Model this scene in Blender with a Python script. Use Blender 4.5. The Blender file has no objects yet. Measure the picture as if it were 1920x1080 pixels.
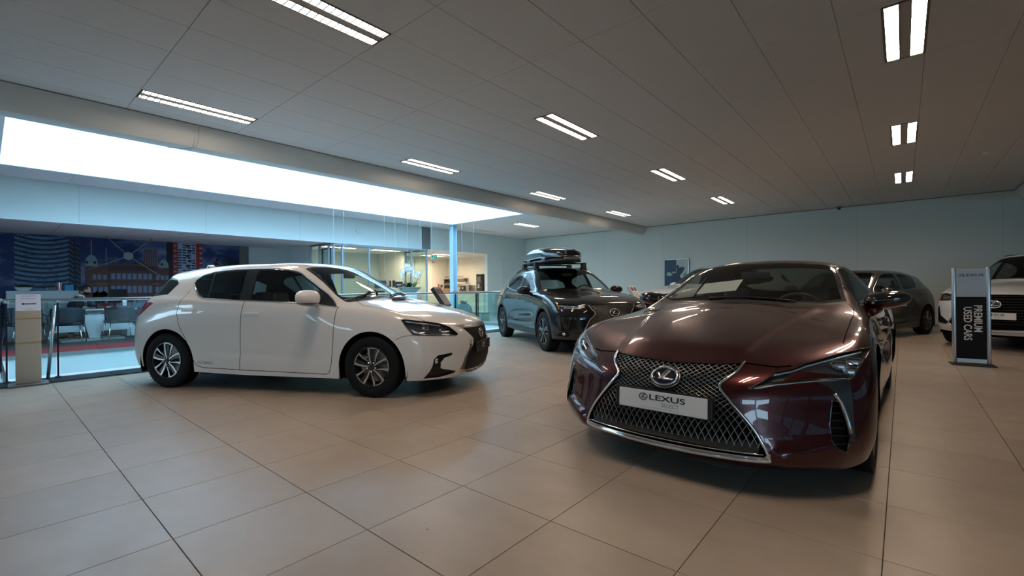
import bpy, bmesh, math, random
import numpy as np
from mathutils import Vector, Matrix
from mathutils.bvhtree import BVHTree
from mathutils.interpolate import poly_3d_calc

random.seed(7)
scene = bpy.context.scene
COL = scene.collection
PI = math.pi

# ---------------------------------------------------------------- camera
CAM_H = 1.1
yaw, pitch, roll = -0.70958, 0.00199, -0.00985
fw = Vector((math.sin(yaw) * math.cos(pitch), math.cos(yaw) * math.cos(pitch), math.sin(pitch)))
r0 = Vector((math.cos(yaw), -math.sin(yaw), 0)); u0 = r0.cross(fw)
rt = r0 * math.cos(roll) + u0 * math.sin(roll); up = u0 * math.cos(roll) - r0 * math.sin(roll)
cam_d = bpy.data.cameras.new('camera'); cam = bpy.data.objects.new('camera', cam_d); COL.objects.link(cam)
cam.matrix_world = Matrix(((rt.x, up.x, -fw.x, 0), (rt.y, up.y, -fw.y, 0), (rt.z, up.z, -fw.z, CAM_H), (0, 0, 0, 1)))
cam_d.sensor_width = 36; cam_d.lens = 852.79 / 1920 * 36; cam_d.clip_start = .05; cam_d.clip_end = 200
scene.camera = cam

# ---------------------------------------------------------------- daylight and exposure
world = bpy.data.worlds.new('overcast_sky'); scene.world = world; world.use_nodes = True
wn = world.node_tree.nodes; wl = world.node_tree.links; wn.clear()
wo = wn.new('ShaderNodeOutputWorld'); wb = wn.new('ShaderNodeBackground')
wb.inputs['Color'].default_value = (0.48, 0.77, 1.0, 1); wb.inputs['Strength'].default_value = 4.7
wl.new(wb.outputs[0], wo.inputs[0])
SKY_ROOM = ((-11.82, -8.64), (0.2, 10.6), 4.75)       # the skylight's opening (x, y, height of its glazing)
def portal(name, loc, rot, sx, sy):
    d = bpy.data.lights.new(name, 'AREA'); d.shape = 'RECTANGLE'; d.size = sx; d.size_y = sy; d.cycles.is_portal = True
    o = bpy.data.objects.new(name, d); o.location = loc; o.rotation_euler = rot; COL.objects.link(o)
portal('skylight_portal', (-10.23, 5.4, 4.74), (0, 0, 0), 3.18, 10.4)
scene.view_settings.view_transform = 'Standard'; scene.view_settings.look = 'None'
scene.view_settings.gamma = 1; scene.view_settings.use_curve_mapping = False
LAMP_STRENGTH = 24.0
scene.view_settings.exposure = 1.06
scene.cycles.max_bounces = 8; scene.cycles.transparent_max_bounces = 24; scene.cycles.diffuse_bounces = 5; scene.cycles.glossy_bounces = 4
scene.cycles.caustics_reflective = False; scene.cycles.caustics_refractive = False
scene.cycles.sample_clamp_indirect = 4

# ---------------------------------------------------------------- materials
def mat(name, col=(.8, .8, .8), rough=.5, metal=0.0, coat=0.0, emit=None, estr=0.0, spec=.5, alpha=1.0, coat_rough=.03, ior=1.45):
    m = bpy.data.materials.new(name); m.use_nodes = True
    b = m.node_tree.nodes['Principled BSDF']
    b.inputs['Base Color'].default_value = (*col, 1); b.inputs['Roughness'].default_value = rough
    b.inputs['Metallic'].default_value = metal; b.inputs['Coat Weight'].default_value = coat
    b.inputs['Coat Roughness'].default_value = coat_rough; b.inputs['Specular IOR Level'].default_value = spec; b.inputs['IOR'].default_value = ior
    if emit: b.inputs['Emission Color'].default_value = (*emit, 1); b.inputs['Emission Strength'].default_value = estr
    m.diffuse_color = (*col, 1)
    return m
def nodes_of(m): return m.node_tree.nodes, m.node_tree.links, m.node_tree.nodes['Principled BSDF']
def add_noise(m, scale=8, amt=.06, bump=0.0, detail=4, rough_amt=0.0, stretch=(1, 1, 1)):
    """subtle procedural variation of colour / relief in object space"""
    n, l, b = nodes_of(m)
    tc = n.new('ShaderNodeTexCoord'); mp = n.new('ShaderNodeMapping'); mp.inputs['Scale'].default_value = stretch
    l.new(tc.outputs['Object'], mp.inputs[0])
    t = n.new('ShaderNodeTexNoise'); t.inputs['Scale'].default_value = scale; t.inputs['Detail'].default_value = detail
    l.new(mp.outputs[0], t.inputs['Vector'])
    c = b.inputs['Base Color'].default_value[:3]
    r = n.new('ShaderNodeValToRGB'); e = r.color_ramp.elements
    e[0].position = .3; e[1].position = .7
    e[0].color = (*[x * (1 - amt) for x in c], 1); e[1].color = (*[min(1, x * (1 + amt)) for x in c], 1)
    l.new(t.outputs['Fac'], r.inputs[0]); l.new(r.outputs[0], b.inputs['Base Color'])
    if bump:
        bp = n.new('ShaderNodeBump'); bp.inputs['Strength'].default_value = bump; bp.inputs['Distance'].default_value = .01
        l.new(t.outputs['Fac'], bp.inputs['Height']); l.new(bp.outputs[0], b.inputs['Normal'])
    return m
def glass(name, tint=(.9, .95, .93), refl=1.0, base=.04, rough=0.0):
    """thin sheet: tinted see-through plus a mirror reflection that grows at grazing angles"""
    m = bpy.data.materials.new(name); m.use_nodes = True; n = m.node_tree.nodes; l = m.node_tree.links; n.clear()
    o = n.new('ShaderNodeOutputMaterial'); mx = n.new('ShaderNodeMixShader'); tr = n.new('ShaderNodeBsdfTransparent'); gl = n.new('ShaderNodeBsdfGlossy')
    tr.inputs[0].default_value = (*tint, 1); gl.inputs['Roughness'].default_value = rough
    f = n.new('ShaderNodeLayerWeight'); f.inputs['Blend'].default_value = .5
    pw = n.new('ShaderNodeMath'); pw.operation = 'POWER'; pw.inputs[1].default_value = 4.5; l.new(f.outputs['Facing'], pw.inputs[0])
    mu = n.new('ShaderNodeMath'); mu.operation = 'MULTIPLY_ADD'; mu.inputs[1].default_value = .9 * min(1, refl); mu.inputs[2].default_value = .065 * refl; mu.use_clamp = True
    l.new(pw.outputs[0], mu.inputs[0]); l.new(mu.outputs[0], mx.inputs[0]); l.new(tr.outputs[0], mx.inputs[1]); l.new(gl.outputs[0], mx.inputs[2]); l.new(mx.outputs[0], o.inputs[0])
    m.diffuse_color = (*tint, .4)
    return m

# ---------------------------------------------------------------- mesh helpers
def mesh_obj(name, me, m=None, parent=None, smooth=None):
    o = bpy.data.objects.new(name, me); COL.objects.link(o)
    if m is not None:
        for q in (m if isinstance(m, (list, tuple)) else [m]): me.materials.append(q)
    if parent is not None: o.parent = parent
    if smooth is not None: me.polygons.foreach_set('use_smooth', [smooth] * len(me.polygons))
    return o
def obj(name, bm, m=None, parent=None, smooth=False, angle=None):
    me = bpy.data.meshes.new(name)
    bm.normal_update()
    bm.to_mesh(me); bm.free()
    o = mesh_obj(name, me, m, parent)
    if smooth or angle is not None:
        me.polygons.foreach_set('use_smooth', [True] * len(me.polygons))
        if angle is not None: me.set_sharp_from_angle(angle=math.radians(angle))
    return o
def empty(name, loc=(0, 0, 0), rz=0.0, parent=None):
    o = bpy.data.objects.new(name, None); COL.objects.link(o); o.location = loc; o.rotation_euler = (0, 0, rz); o.empty_display_size = .2
    if parent is not None: o.parent = parent
    return o
def tag(o, label=None, cat=None, group=None, kind=None):
    if label: o['label'] = label
    if cat: o['category'] = cat
    if group: o['group'] = group
    if kind: o['kind'] = kind
    return o
def NB(): return bmesh.new()
def box(bm, x0, x1, y0, y1, z0, z1, mi=0, rot=None):
    c = Vector(((x0 + x1) / 2, (y0 + y1) / 2, (z0 + z1) / 2))
    r = bmesh.ops.create_cube(bm, size=1)
    for v in r['verts']:
        v.co = Vector((v.co.x * (x1 - x0), v.co.y * (y1 - y0), v.co.z * (z1 - z0)))
        if rot is not None: v.co = rot @ v.co
        v.co += c
    if mi:
        for f in {f for v in r['verts'] for f in v.link_faces}: f.material_index = mi
    return r['verts']
def bbox(bm, x0, x1, y0, y1, z0, z1, bev=.01, seg=2, rot=None, mi=0):
    """box with bevelled edges"""
    t = bmesh.new(); box(t, x0, x1, y0, y1, z0, z1, mi, rot)
    bmesh.ops.bevel(t, geom=t.edges[:], offset=bev, segments=seg, affect='EDGES', profile=.5)
    if mi:
        for f in t.faces: f.material_index = mi
    add(bm, t)
def add(bm, t, M=None):
    if M is not None: bmesh.ops.transform(t, matrix=M, verts=t.verts)
    me = bpy.data.meshes.new('tmp'); t.to_mesh(me); t.free(); bm.from_mesh(me); bpy.data.meshes.remove(me)
def lathe(bm, prof, seg=32, axis='Z', M=None, mi=0, closed=False):
    """profile of (radius, height)"""
    t = bmesh.new(); rows = []
    for r, h in prof:
        rows.append([t.verts.new((r * math.cos(2*PI*k/seg), r * math.sin(2*PI*k/seg), h)) for k in range(seg)] if r > 1e-5 else [t.verts.new((0, 0, h))])
    for a, b in zip(rows, rows[1:]):
        for k in range(seg):
            q = [a[k % len(a)], a[(k + 1) % len(a)], b[(k + 1) % len(b)], b[k % len(b)]]
            u = []
            for v in q:
                if v not in u: u.append(v)
            if len(u) > 2:
                f = t.faces.new(u); f.material_index = mi
    bmesh.ops.recalc_face_normals(t, faces=t.faces)
    R = {'Z': Matrix.Identity(4), 'Y': Matrix.Rotation(-PI/2, 4, 'X'), 'X': Matrix.Rotation(PI/2, 4, 'Y')}[axis]
    add(bm, t, (M or Matrix.Identity(4)) @ R)
def tube(bm, pts, r, seg=6, cap=True, closed=False, mi=0, flat=1.0, upv=None):
    """sweep a circle (or ellipse) along points"""
    P = [Vector(p) for p in pts]; n = len(P); rings = []; prev = None
    for i in range(n):
        a = P[i - 1] if (i or closed) else P[0]; b = P[(i + 1) % n] if (i < n - 1 or closed) else P[-1]
        d = (b - a); d = d.normalized() if d.length > 1e-9 else Vector((0, 0, 1))
        ref = Vector(upv) if upv is not None else (prev if prev is not None else (Vector((0, 0, 1)) if abs(d.z) < .9 else Vector((1, 0, 0))))
        x = ref - d * ref.dot(d)
        if x.length < 1e-6: x = d.orthogonal()
        x.normalize(); y = d.cross(x); prev = x
        rr = r[i] if isinstance(r, (list, tuple)) else r
        rings.append([bm.verts.new(P[i] + x * rr * math.cos(2*PI*k/seg) + y * rr * flat * math.sin(2*PI*k/seg)) for k in range(seg)])
    for i in range(n if closed else n - 1):
        A, B = rings[i], rings[(i + 1) % n]
        for k in range(seg):
            f = bm.faces.new((A[k], A[(k + 1) % seg], B[(k + 1) % seg], B[k])); f.material_index = mi
    if cap and not closed:
        bm.faces.new(rings[0][::-1]).material_index = mi; bm.faces.new(rings[-1]).material_index = mi
def prism(bm, poly, to3, d0, d1, mi=0):
    """extrude a 2-D polygon; to3(a, b, depth) -> point"""
    A = [bm.verts.new(to3(a, b, d0)) for a, b in poly]; B = [bm.verts.new(to3(a, b, d1)) for a, b in poly]
    n = len(poly)
    fs = [bm.faces.new(A), bm.faces.new(B[::-1])] + [bm.faces.new((A[i], B[i], B[(i + 1) % n], A[(i + 1) % n])) for i in range(n)]
    for f in fs: f.material_index = mi
    bmesh.ops.recalc_face_normals(bm, faces=fs)
def text_bm(body, size, extrude=.001, bold=False, sx=1.0, align='CENTER', spacing=1.0):
    """lettering as mesh, lying in local XY"""
    c = bpy.data.curves.new('lettering', 'FONT'); c.body = body; c.size = size; c.extrude = extrude; c.align_x = align; c.align_y = 'CENTER'; c.space_character = spacing
    c.resolution_u = 3
    if bold: c.offset = size * .018
    o = bpy.data.objects.new('lettering', c); COL.objects.link(o)
    dg = bpy.context.evaluated_depsgraph_get(); me = bpy.data.meshes.new_from_object(o.evaluated_get(dg))
    bm = bmesh.new(); bm.from_mesh(me); bpy.data.meshes.remove(me); bpy.data.objects.remove(o); bpy.data.curves.remove(c)
    if sx != 1.0: bmesh.ops.scale(bm, vec=(sx, 1, 1), verts=bm.verts)
    return bm
def copy_tree(o, parent=None):
    c = o.copy(); COL.objects.link(c)
    if parent is not None: c.parent = parent
    for ch in o.children: copy_tree(ch, c)
    return c
# ---------------------------------------------------------------- shared car materials
M_BLACK = mat('black_plastic', (.012, .012, .013), .45)
M_MATTE = mat('matte_black_liner', (.006, .006, .006), .9, spec=.1)
M_GLOSSBLACK = mat('gloss_black', (.008, .008, .009), .12, coat=1)
M_CHROME = mat('chrome', (.82, .82, .84), .07, 1)
M_SATIN = mat('satin_metal', (.42, .40, .39), .32, 1)
M_DARKCHROME = mat('dark_chrome', (.30, .29, .28), .22, 1)
M_RUBBER = mat('tyre_rubber', (.010, .010, .011), .65, spec=.22)
M_RIMDARK = mat('dark_rim_paint', (.02, .019, .019), .3, .3, coat=.6)
M_MACHINED = mat('machined_alloy', (.72, .70, .68), .25, 1)
M_SILVERRIM = mat('silver_rim_paint', (.35, .35, .36), .25, .9)
M_BRAKE = mat('brake_steel', (.30, .28, .26), .35, 1)
M_LEATHER = mat('dark_leather', (.02, .02, .022), .5)
M_LEATHERGREY = mat('grey_leather', (.16, .155, .15), .5)
M_WINDOW = glass('car_window_glass', (.74, .80, .78), .8)
M_WINDOWDARK = glass('car_privacy_glass', (.24, .28, .27), .9)
M_SHIELD = glass('car_windshield_glass', (.84, .89, .87), .75)
M_LENS = glass('lamp_lens', (.90, .92, .95), .7)
M_RED = mat('red_lamp_lens', (.30, .006, .01), .08, coat=1)
M_AMBER = mat('amber_reflector', (.9, .25, .02), .2, coat=1)
M_LAMPIN = mat('lamp_interior', (.13, .13, .135), .3, .7)
M_GUN = mat('gunmetal_trim', (.15, .145, .145), .30, 1)
M_CRYSTAL = mat('lamp_crystal', (.75, .78, .82), .06, .9)
M_WHITEPL = mat('white_plate', (.78, .77, .75), .4)
M_INK = mat('black_ink', (.02, .02, .025), .5)
M_GREYINK = mat('grey_ink', (.28, .28, .29), .5)
M_DRL = mat('daylight_strip', (.55, .68, .80), .1, .5)
# ================================================================= the hall (world metres: x to the back right, y into the hall, z up)
CZ = 3.355
XL, XW, XR, YF, YB = -13.0, -16.1, 9.0, -11.0, 16.1
VX0, VX1, VY0, VY1 = -11.82, -8.45, .19, 10.6          # open well under the skylight
M_WALL = add_noise(mat('painted_wall', (.64, .73, .72), .65), 30, .02, .03)
M_WALLWARM = add_noise(mat('kitchen_wall', (.74, .70, .60), .65), 30, .02, .03)
M_CEIL = add_noise(mat('ceiling_panel', (.66, .67, .68), .8), 60, .04, .08)
M_CEILEDGE = mat('ceiling_grid', (.50, .49, .48), .7)
M_DARKGREY = mat('dark_grey_panel', (.16, .17, .17), .6)
M_WHITE = mat('white_lacquer', (.78, .80, .80), .3)
M_GRANITE = add_noise(mat('dark_stone', (.035, .04, .045), .35), 60, .3)
M_GROUT = mat('grout', (.06, .05, .042), .9)
def tile_mat():
    m = mat('beige_floor_tile', (.42, .36, .30), .34, spec=.5)
    n, l, b = nodes_of(m)
    g = n.new('ShaderNodeNewGeometry')
    n1 = n.new('ShaderNodeTexNoise'); n1.inputs['Scale'].default_value = 2.2; n1.inputs['Detail'].default_value = 6; n1.inputs['Roughness'].default_value = .65
    mp = n.new('ShaderNodeMapping'); mp.inputs['Scale'].default_value = (1.0, 1.6, 1.0); l.new(g.outputs['Position'], mp.inputs[0]); l.new(mp.outputs[0], n1.inputs['Vector'])
    r = n.new('ShaderNodeValToRGB'); e = r.color_ramp.elements; e[0].position = .32; e[1].position = .68
    e[0].color = (.405, .325, .255, 1); e[1].color = (.47, .385, .305, 1); l.new(n1.outputs['Fac'], r.inputs[0])
    # tone differs from tile to tile
    sn = n.new('ShaderNodeVectorMath'); sn.operation = 'SUBTRACT'; sn.inputs[1].default_value = (-4.284 - .301, .5485 - .3, 0); l.new(g.outputs['Position'], sn.inputs[0])
    dv = n.new('ShaderNodeVectorMath'); dv.operation = 'DIVIDE'; dv.inputs[1].default_value = (.602, .5988, 1); l.new(sn.outputs[0], dv.inputs[0])
    fl = n.new('ShaderNodeVectorMath'); fl.operation = 'FLOOR'
    ad = n.new('ShaderNodeVectorMath'); ad.operation = 'ADD'; ad.inputs[1].default_value = (.5, .5, .5); l.new(dv.outputs[0], ad.inputs[0]); l.new(ad.outputs[0], fl.inputs[0])
    wnz = n.new('ShaderNodeTexWhiteNoise'); wnz.noise_dimensions = '2D'; l.new(fl.outputs[0], wnz.inputs['Vector'])
    mr = n.new('ShaderNodeMapRange'); mr.inputs['To Min'].default_value = .93; mr.inputs['To Max'].default_value = 1.05; l.new(wnz.outputs['Value'], mr.inputs[0])
    mx = n.new('ShaderNodeVectorMath'); mx.operation = 'SCALE'; l.new(r.outputs[0], mx.inputs[0]); l.new(mr.outputs[0], mx.inputs['Scale'])
    # scuffs
    n2 = n.new('ShaderNodeTexNoise'); n2.inputs['Scale'].default_value = 26; n2.inputs['Detail'].default_value = 3; l.new(g.outputs['Position'], n2.inputs['Vector'])
    n3 = n.new('ShaderNodeTexNoise'); n3.inputs['Scale'].default_value = 1.3; l.new(g.outputs['Position'], n3.inputs['Vector'])
    mu = n.new('ShaderNodeMath'); mu.operation = 'MULTIPLY'; l.new(n2.outputs['Fac'], mu.inputs[0]); l.new(n3.outputs['Fac'], mu.inputs[1])
    r2 = n.new('ShaderNodeValToRGB'); e = r2.color_ramp.elements; e[0].position = .455; e[1].position = .50; e[0].color = (0, 0, 0, 1); e[1].color = (1, 1, 1, 1); l.new(mu.outputs[0], r2.inputs[0])
    m2 = n.new('ShaderNodeMix'); m2.data_type = 'RGBA'; m2.inputs['B'].default_value = (.27, .21, .16, 1); l.new(r2.outputs[0], m2.inputs['Factor']); l.new(mx.outputs[0], m2.inputs['A'])
    l.new(m2.outputs['Result'], b.inputs['Base Color'])
    n4 = n.new('ShaderNodeTexNoise'); n4.inputs['Scale'].default_value = 7; n4.inputs['Detail'].default_value = 5; l.new(g.outputs['Position'], n4.inputs['Vector'])
    mr2 = n.new('ShaderNodeMapRange'); mr2.inputs['To Min'].default_value = .26; mr2.inputs['To Max'].default_value = .42; l.new(n4.outputs['Fac'], mr2.inputs[0]); l.new(mr2.outputs[0], b.inputs['Roughness'])
    return m
M_TILE = tile_mat()
def struct(name, bm, m, parent=None, **k):
    o = obj(name, bm, m, parent, **k)
    if parent is None: o['kind'] = 'structure'
    return o
def to_px(p):
    d = Vector(p) - Vector((0, 0, CAM_H)); w = d.dot(fw)
    if w < .1: return None
    return 960 + 852.79 * d.dot(rt) / w, 540 - 852.79 * d.dot(up) / w, w
def shows(p, m=150):
    q = to_px(p)
    return q is not None and -m < q[0] < 1920 + m and -m < q[1] < 1080 + m

# ---- floor: slab with separate tiles
b = NB()
for x0, x1, y0, y1 in ((VX1 + .061, XR, YF, YB), (XW - .1, VX1 + .061, VY1 + .061, YB), (XW - .1, VX0 - .061, YF, VY1 + .061), (VX0 - .061, VX1 + .061, YF, VY0 - .061)): box(b, x0, x1, y0, y1, -.30, -.006)
floor = struct('floor', b, M_GROUT)
TX, TY, TA, TB = -4.284, .5485, .602, .5988
cells = []
for i in range(-7, 23):
    for j in range(-19, 27):
        x, y = TX + i * TA, TY + j * TB
        if x < VX1 + .02 and not y > VY1 and not y + TB < VY0: continue
        if x + TA > XR or y + TB > YB + .3: continue
        cells.append((x, y, shows((x + TA / 2, y + TB / 2, 0)), math.hypot(x + TA / 2, y + TB / 2)))
cells.sort(key=lambda c: (not c[2], c[3]))
b = NB(); box(b, .0016, TA - .0016, .0016, TB - .0016, -.012, 0)
bmesh.ops.bevel(b, geom=[e for e in b.edges if all(v.co.z > -.001 for v in e.verts)], offset=.0012, segments=1, affect='EDGES')
tile_me = bpy.data.meshes.new('floor_tile'); b.to_mesh(tile_me); b.free(); tile_me.materials.append(M_TILE)
for k, (x, y, v, d) in enumerate(cells[:290]):
    o = bpy.data.objects.new('floor_tile', tile_me); COL.objects.link(o); o.parent = floor; o.location = (x, y, 0)
b = NB()
for x, y, v, d in cells[290:]: box(b, x + .0016, x + TA - .0016, y + .0016, min(y + TB - .0016, YB), -.012, 0)
o = obj('floor_tile', b, M_TILE, floor); o['kind'] = 'stuff'
# edge strip of dark stone along the well
yy = VY0 - .06
for L in (1.02, 1.2, 1.2, 1.2, 1.2, 1.2, 1.2, 1.2, 1.2):
    b = NB(); box(b, VX1 - .01, VX1 + .43, yy + .003, min(yy + L, VY1 + .2) - .003, -.02, .004); obj('edge_stone', b, M_GRANITE, floor); yy += L
    if yy > VY1: break
# far-side flooring: pale floor, red runner, grey office carpet
b = NB(); box(b, -13.15, VX0 - .02, YF + .1, 7.6, -.01, .004); struct('trim_1', b, add_noise(mat('red_carpet', (.33, .03, .035), .9), 90, .15, .2))
b = NB(); box(b, XW, -13.15, YF + .1, 6.8, -.01, .003); struct('trim_2', b, add_noise(mat('grey_carpet', (.055, .06, .065), .95), 90, .2, .2))
b = NB(); box(b, XW, VX1, VY1 + .05, YB, -.01, .003); box(b, XW, VX0 - .02, 7.6, VY1 + .05, -.01, .003); struct('trim_3', b, mat('pale_screed', (.62, .64, .60), .22))
# fascia walls of the well and its lower floor
b = NB()
box(b, VX0 - .06, VX0, VY0 - .06, VY1 + .06, -3.0, -.012); box(b, VX1, VX1 + .06, VY0 - .06, VY1 + .06, -3.0, -.012)
box(b, VX0, VX1, VY1, VY1 + .06, -3.0, -.012); box(b, VX0, VX1, VY0 - .06, VY0, -3.0, -.012)
struct('wall_well', b, M_WHITE)
b = NB(); box(b, VX0 - .3, VX1 + .3, VY0 - .3, VY1 + .3, -3.1, -3.0); struct('floor_lower', b, M_WHITE)
b = NB(); box(b, VX0 - .02, VX0 + .012, VY0, VY1, -.06, .012); box(b, VX0, VX1, VY1 - .012, VY1 + .02, -.06, .012); box(b, VX0, VX1, VY0 - .02, VY0 + .012, -.06, .012); struct('trim_4', b, M_SATIN)

# ---- walls
b = NB(); box(b, XW - .2, XR + .2, YB, YB + .2, -.3, CZ + .3); wall_back = struct('wall_back', b, M_WALL)
for x in (-12.0, -9.0, -6.6, -3.8, -.97, 1.85, 4.6):
    b = NB(); box(b, x - .0035, x + .0035, YB - .003, YB, .0, CZ); obj('panel_joint', b, M_CEILEDGE, wall_back)
b = NB(); box(b, XL, XR, YB - .012, YB, .0, .07); struct('baseboard_back', b, M_SATIN)
b = NB()                                                          # left wall: upper band, closed part by the door, kitchen jamb
box(b, XL - .15, XL, YF, 13.57, 2.555, CZ + .2); box(b, XL - .15, XL, 13.57, YB, 0, CZ + .2)
wall_left = struct('wall_left', b, M_WALL)
for y in (-.9, 1.32, 3.6, 5.9, 9.2, 11.9):
    b = NB(); box(b, XL, XL + .003, y - .003, y + .003, 2.555, CZ); obj('panel_joint', b, M_CEILEDGE, wall_left)
b = NB(); box(b, XL, XL + .02, 10.23, 10.6, 2.56, 3.34); obj('grey_infill', b, M_DARKGREY, wall_left)
b = NB(); box(b, XL - .15, XL + .01, 13.57, 13.62, 0, 2.56); box(b, XL - .15, XL + .01, 10.5, 13.6, 2.545, 2.56); obj('jamb', b, M_WHITE, wall_left)
b = NB(); box(b, XW - .2, XW, YF, YB, -.3, 2.7); struct('wall_far_left', b, M_WALL)
b = NB(); box(b, XW, -14.4, 6.82, 6.90, 0, 2.56); struct('wall_office_left', b, M_WALL)
b = NB(); box(b, XW, -14.4, 10.46, 10.54, 0, 2.56); struct('wall_office_right', b, M_WALLWARM)
b = NB(); box(b, XW, XL - .15, 14.15, 14.25, 0, 2.56); struct('wall_kitchen', b, M_WALLWARM)
b = NB(); box(b, XW, XW + .01, 10.54, 14.15, 0, 2.56); struct('wall_kitchen_side', b, M_WALLWARM)
b = NB(); box(b, XW - .2, XR + .2, YF - .2, YF, -.3, 1.7); box(b, XW - .2, XR + .2, YF - .2, YF, 2.9, CZ + .3)
for x in (-16.2, -10.5, -6.5, -2.5, 1.5, 5.5, 9.1): box(b, x - .12, x + .12, YF - .2, YF, .4, 3.0)
struct('wall_front', b, M_WALL)
b = NB(); box(b, XR, XR + .2, YF, YB, -.3, 1.5); box(b, XR, XR + .2, YF, YB, 2.7, CZ + .3)
for y in (-10.9, -7.3, -4.9, -2.5, -.1, 2.3, 4.7, 7.1): box(b, XR, XR + .2, y - .1, y + .1, .4, 2.8)
box(b, XR, XR + .2, 7.1, YB, .4, 2.8)
struct('wall_right', b, M_WALL)
G_WIN = glass('window_glass', (.16, .19, .20), .6)
n_w = 1
for a, c in ((-7.2, -5.0), (-4.8, -2.6), (-2.4, -.2), (0, 2.2), (2.4, 4.6), (4.8, 7.0)):
    b = NB(); box(b, XR + .08, XR + .09, a, c, 1.5, 2.7); w = struct('window_%d' % n_w, b, G_WIN); n_w += 1
    b = NB()
    for q in (a, (a + c) / 2 - .02, c - .04): box(b, XR + .06, XR + .12, q, q + .04, 1.5, 2.7)
    for q in (1.5, 2.1, 2.66): box(b, XR + .06, XR + .12, a, c, q, q + .04)
    obj('window_frame', b, M_DARKGREY, w)
for a, c in ((-10.3, -6.7), (-6.3, -2.7), (-2.3, 1.3), (1.7, 5.3)):
    b = NB(); box(b, a, c, YF - .1, YF - .09, 1.7, 2.9); w = struct('window_%d' % n_w, b, G_WIN); n_w += 1
    b = NB()
    for q in (a, (a + c) / 2 - .02, c - .04): box(b, q, q + .04, YF - .13, YF - .06, .5, 2.9)
    for q in (1.7, 2.28, 2.86): box(b, a, c, YF - .13, YF - .06, q, q + .04)
    obj('window_frame', b, M_DARKGREY, w)
portal('window_portal_right', (XR + .25, -.1, 2.1), (0, math.radians(90), 0), 1.2, 14.2)
portal('window_portal_front', (-2.5, YF - .25, 2.3), (math.radians(90), 0, 0), 15.6, 1.2)

# ---- ceiling: grid of panels under a slab, with recessed light fixtures
b = NB(); SX0, SX1, SY0, SY1 = -11.82, -8.64, .2, 10.6
for x0, x1, y0, y1 in ((SX1 + .081, XR, YF, YB), (XL, SX1 + .081, SY1 + .081, YB), (XL, SX0 - .081, YF, SY1 + .081), (SX0 - .081, SX1 + .081, YF, SY0 - .081)): box(b, x0, x1, y0, y1, CZ + .012, CZ + .10)
ceiling = struct('ceiling', b, M_CEILEDGE)
CXX, CYY, CA, CB = -2.799, 1.1587, .597, 1.2056
FX = []                                                            # light fixtures (x range, y range)
for fx in (-6.381, -3.396, .186):
    for k in (0, 3, 6, 9): FX.append((fx - .3, fx, CYY + k * CB, CYY + (k + 1) * CB))
FX.append((-9.963 - .3, -9.963, CYY + 9 * CB, CYY + 10 * CB)); FX.append((-12.35, -12.05, CYY + 9 * CB, CYY + 10 * CB))
pc = []
for i in range(-17, 20):
    for k in range(-11, 13):
        x0 = CXX + i * CA; x1 = x0 + CA; y0 = CYY + k * CB; y1 = min(y0 + CB, YB)
        x0 = max(x0, XL)
        if x1 <= XL + .02 or y0 >= YB - .02: continue
        parts = [(x0, x1, y0, y1)]
        def clip(parts, X0, X1, Y0, Y1):
            o = []
            for a, b_, c, d in parts:
                if b_ <= X0 or a >= X1 or d <= Y0 or c >= Y1: o.append((a, b_, c, d)); continue
                if a < X0: o.append((a, X0, c, d))
                if b_ > X1: o.append((X1, b_, c, d))
                if c < Y0: o.append((max(a, X0), min(b_, X1), c, Y0))
                if d > Y1: o.append((max(a, X0), min(b_, X1), Y1, d))
            return [q for q in o if q[1] - q[0] > .03 and q[3] - q[2] > .03]
        parts = clip(parts, SX0, SX1, SY0, SY1)
        for f in FX: parts = clip(parts, *f)
        for q in parts:
            c = ((q[0] + q[1]) / 2, (q[2] + q[3]) / 2, CZ)
            pc.append((q, shows(c), (Vector(c) - Vector((0, 0, CAM_H))).length))
pc.sort(key=lambda c: (not c[1], c[2]))
mesh_cache = {}
for q, v, d in pc[:290]:
    key = (round(q[1] - q[0], 3), round(q[3] - q[2], 3))
    if key not in mesh_cache:
        b = NB(); w, h = key; g_ = .0018
        box(b, g_, w - g_, g_, h - g_, .0, .02); bmesh.ops.bevel(b, geom=[e for e in b.edges if all(v_.co.z < .001 for v_ in e.verts)], offset=.0025, segments=1, affect='EDGES')
        me = bpy.data.meshes.new('ceiling_panel'); b.to_mesh(me); b.free(); me.materials.append(M_CEIL); mesh_cache[key] = me
    o = bpy.data.objects.new('ceiling_panel', mesh_cache[key]); COL.objects.link(o); o.parent = ceiling; o.location = (q[0], q[2], CZ)
b = NB()
for q, v, d in pc[290:]: box(b, q[0] + .003, q[1] - .003, q[2] + .003, q[3] - .003, CZ, CZ + .02)
o = obj('ceiling_panel', b, M_CEIL, ceiling); o['kind'] = 'stuff'
b = NB(); box(b, XL, XR, YB - .02, YB, CZ - .015, CZ + .01); box(b, -7.21, -7.18, YF, YB, CZ - .006, CZ + .01); box(b, 2.04, 2.07, YF, YB, CZ - .006, CZ + .01); obj('ceiling_trim', b, M_DARKGREY, ceiling)
# lowered ceiling over the desks, office and kitchen
b = NB(); box(b, XW, XL - .15, YF, 14.15, 2.57, 2.70); low = struct('ceiling_low', b, M_DARKGREY)
b = NB(); g_ = .006
xs = [XL - .15 - .60 * i for i in range(6)]; ys = [-6.1 + 1.2 * i for i in range(18)]
for i in range(5):
    for j in range(17):
        x1, x0, y0, y1 = xs[i], max(xs[i + 1], XW), ys[j], min(ys[j + 1], 14.15)
        if x1 - x0 < .05 or y1 - y0 < .05: continue
        t = NB(); box(t, x0 + g_, x1 - g_, y0 + g_, y1 - g_, 2.555, 2.575); obj('ceiling_panel', t, M_CEIL, low)
b.free()
b = NB(); box(b, XL - .17, XL + .002, YF, 10.5, 2.540, 2.556); obj('edge_profile', b, M_WHITE, low)

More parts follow.
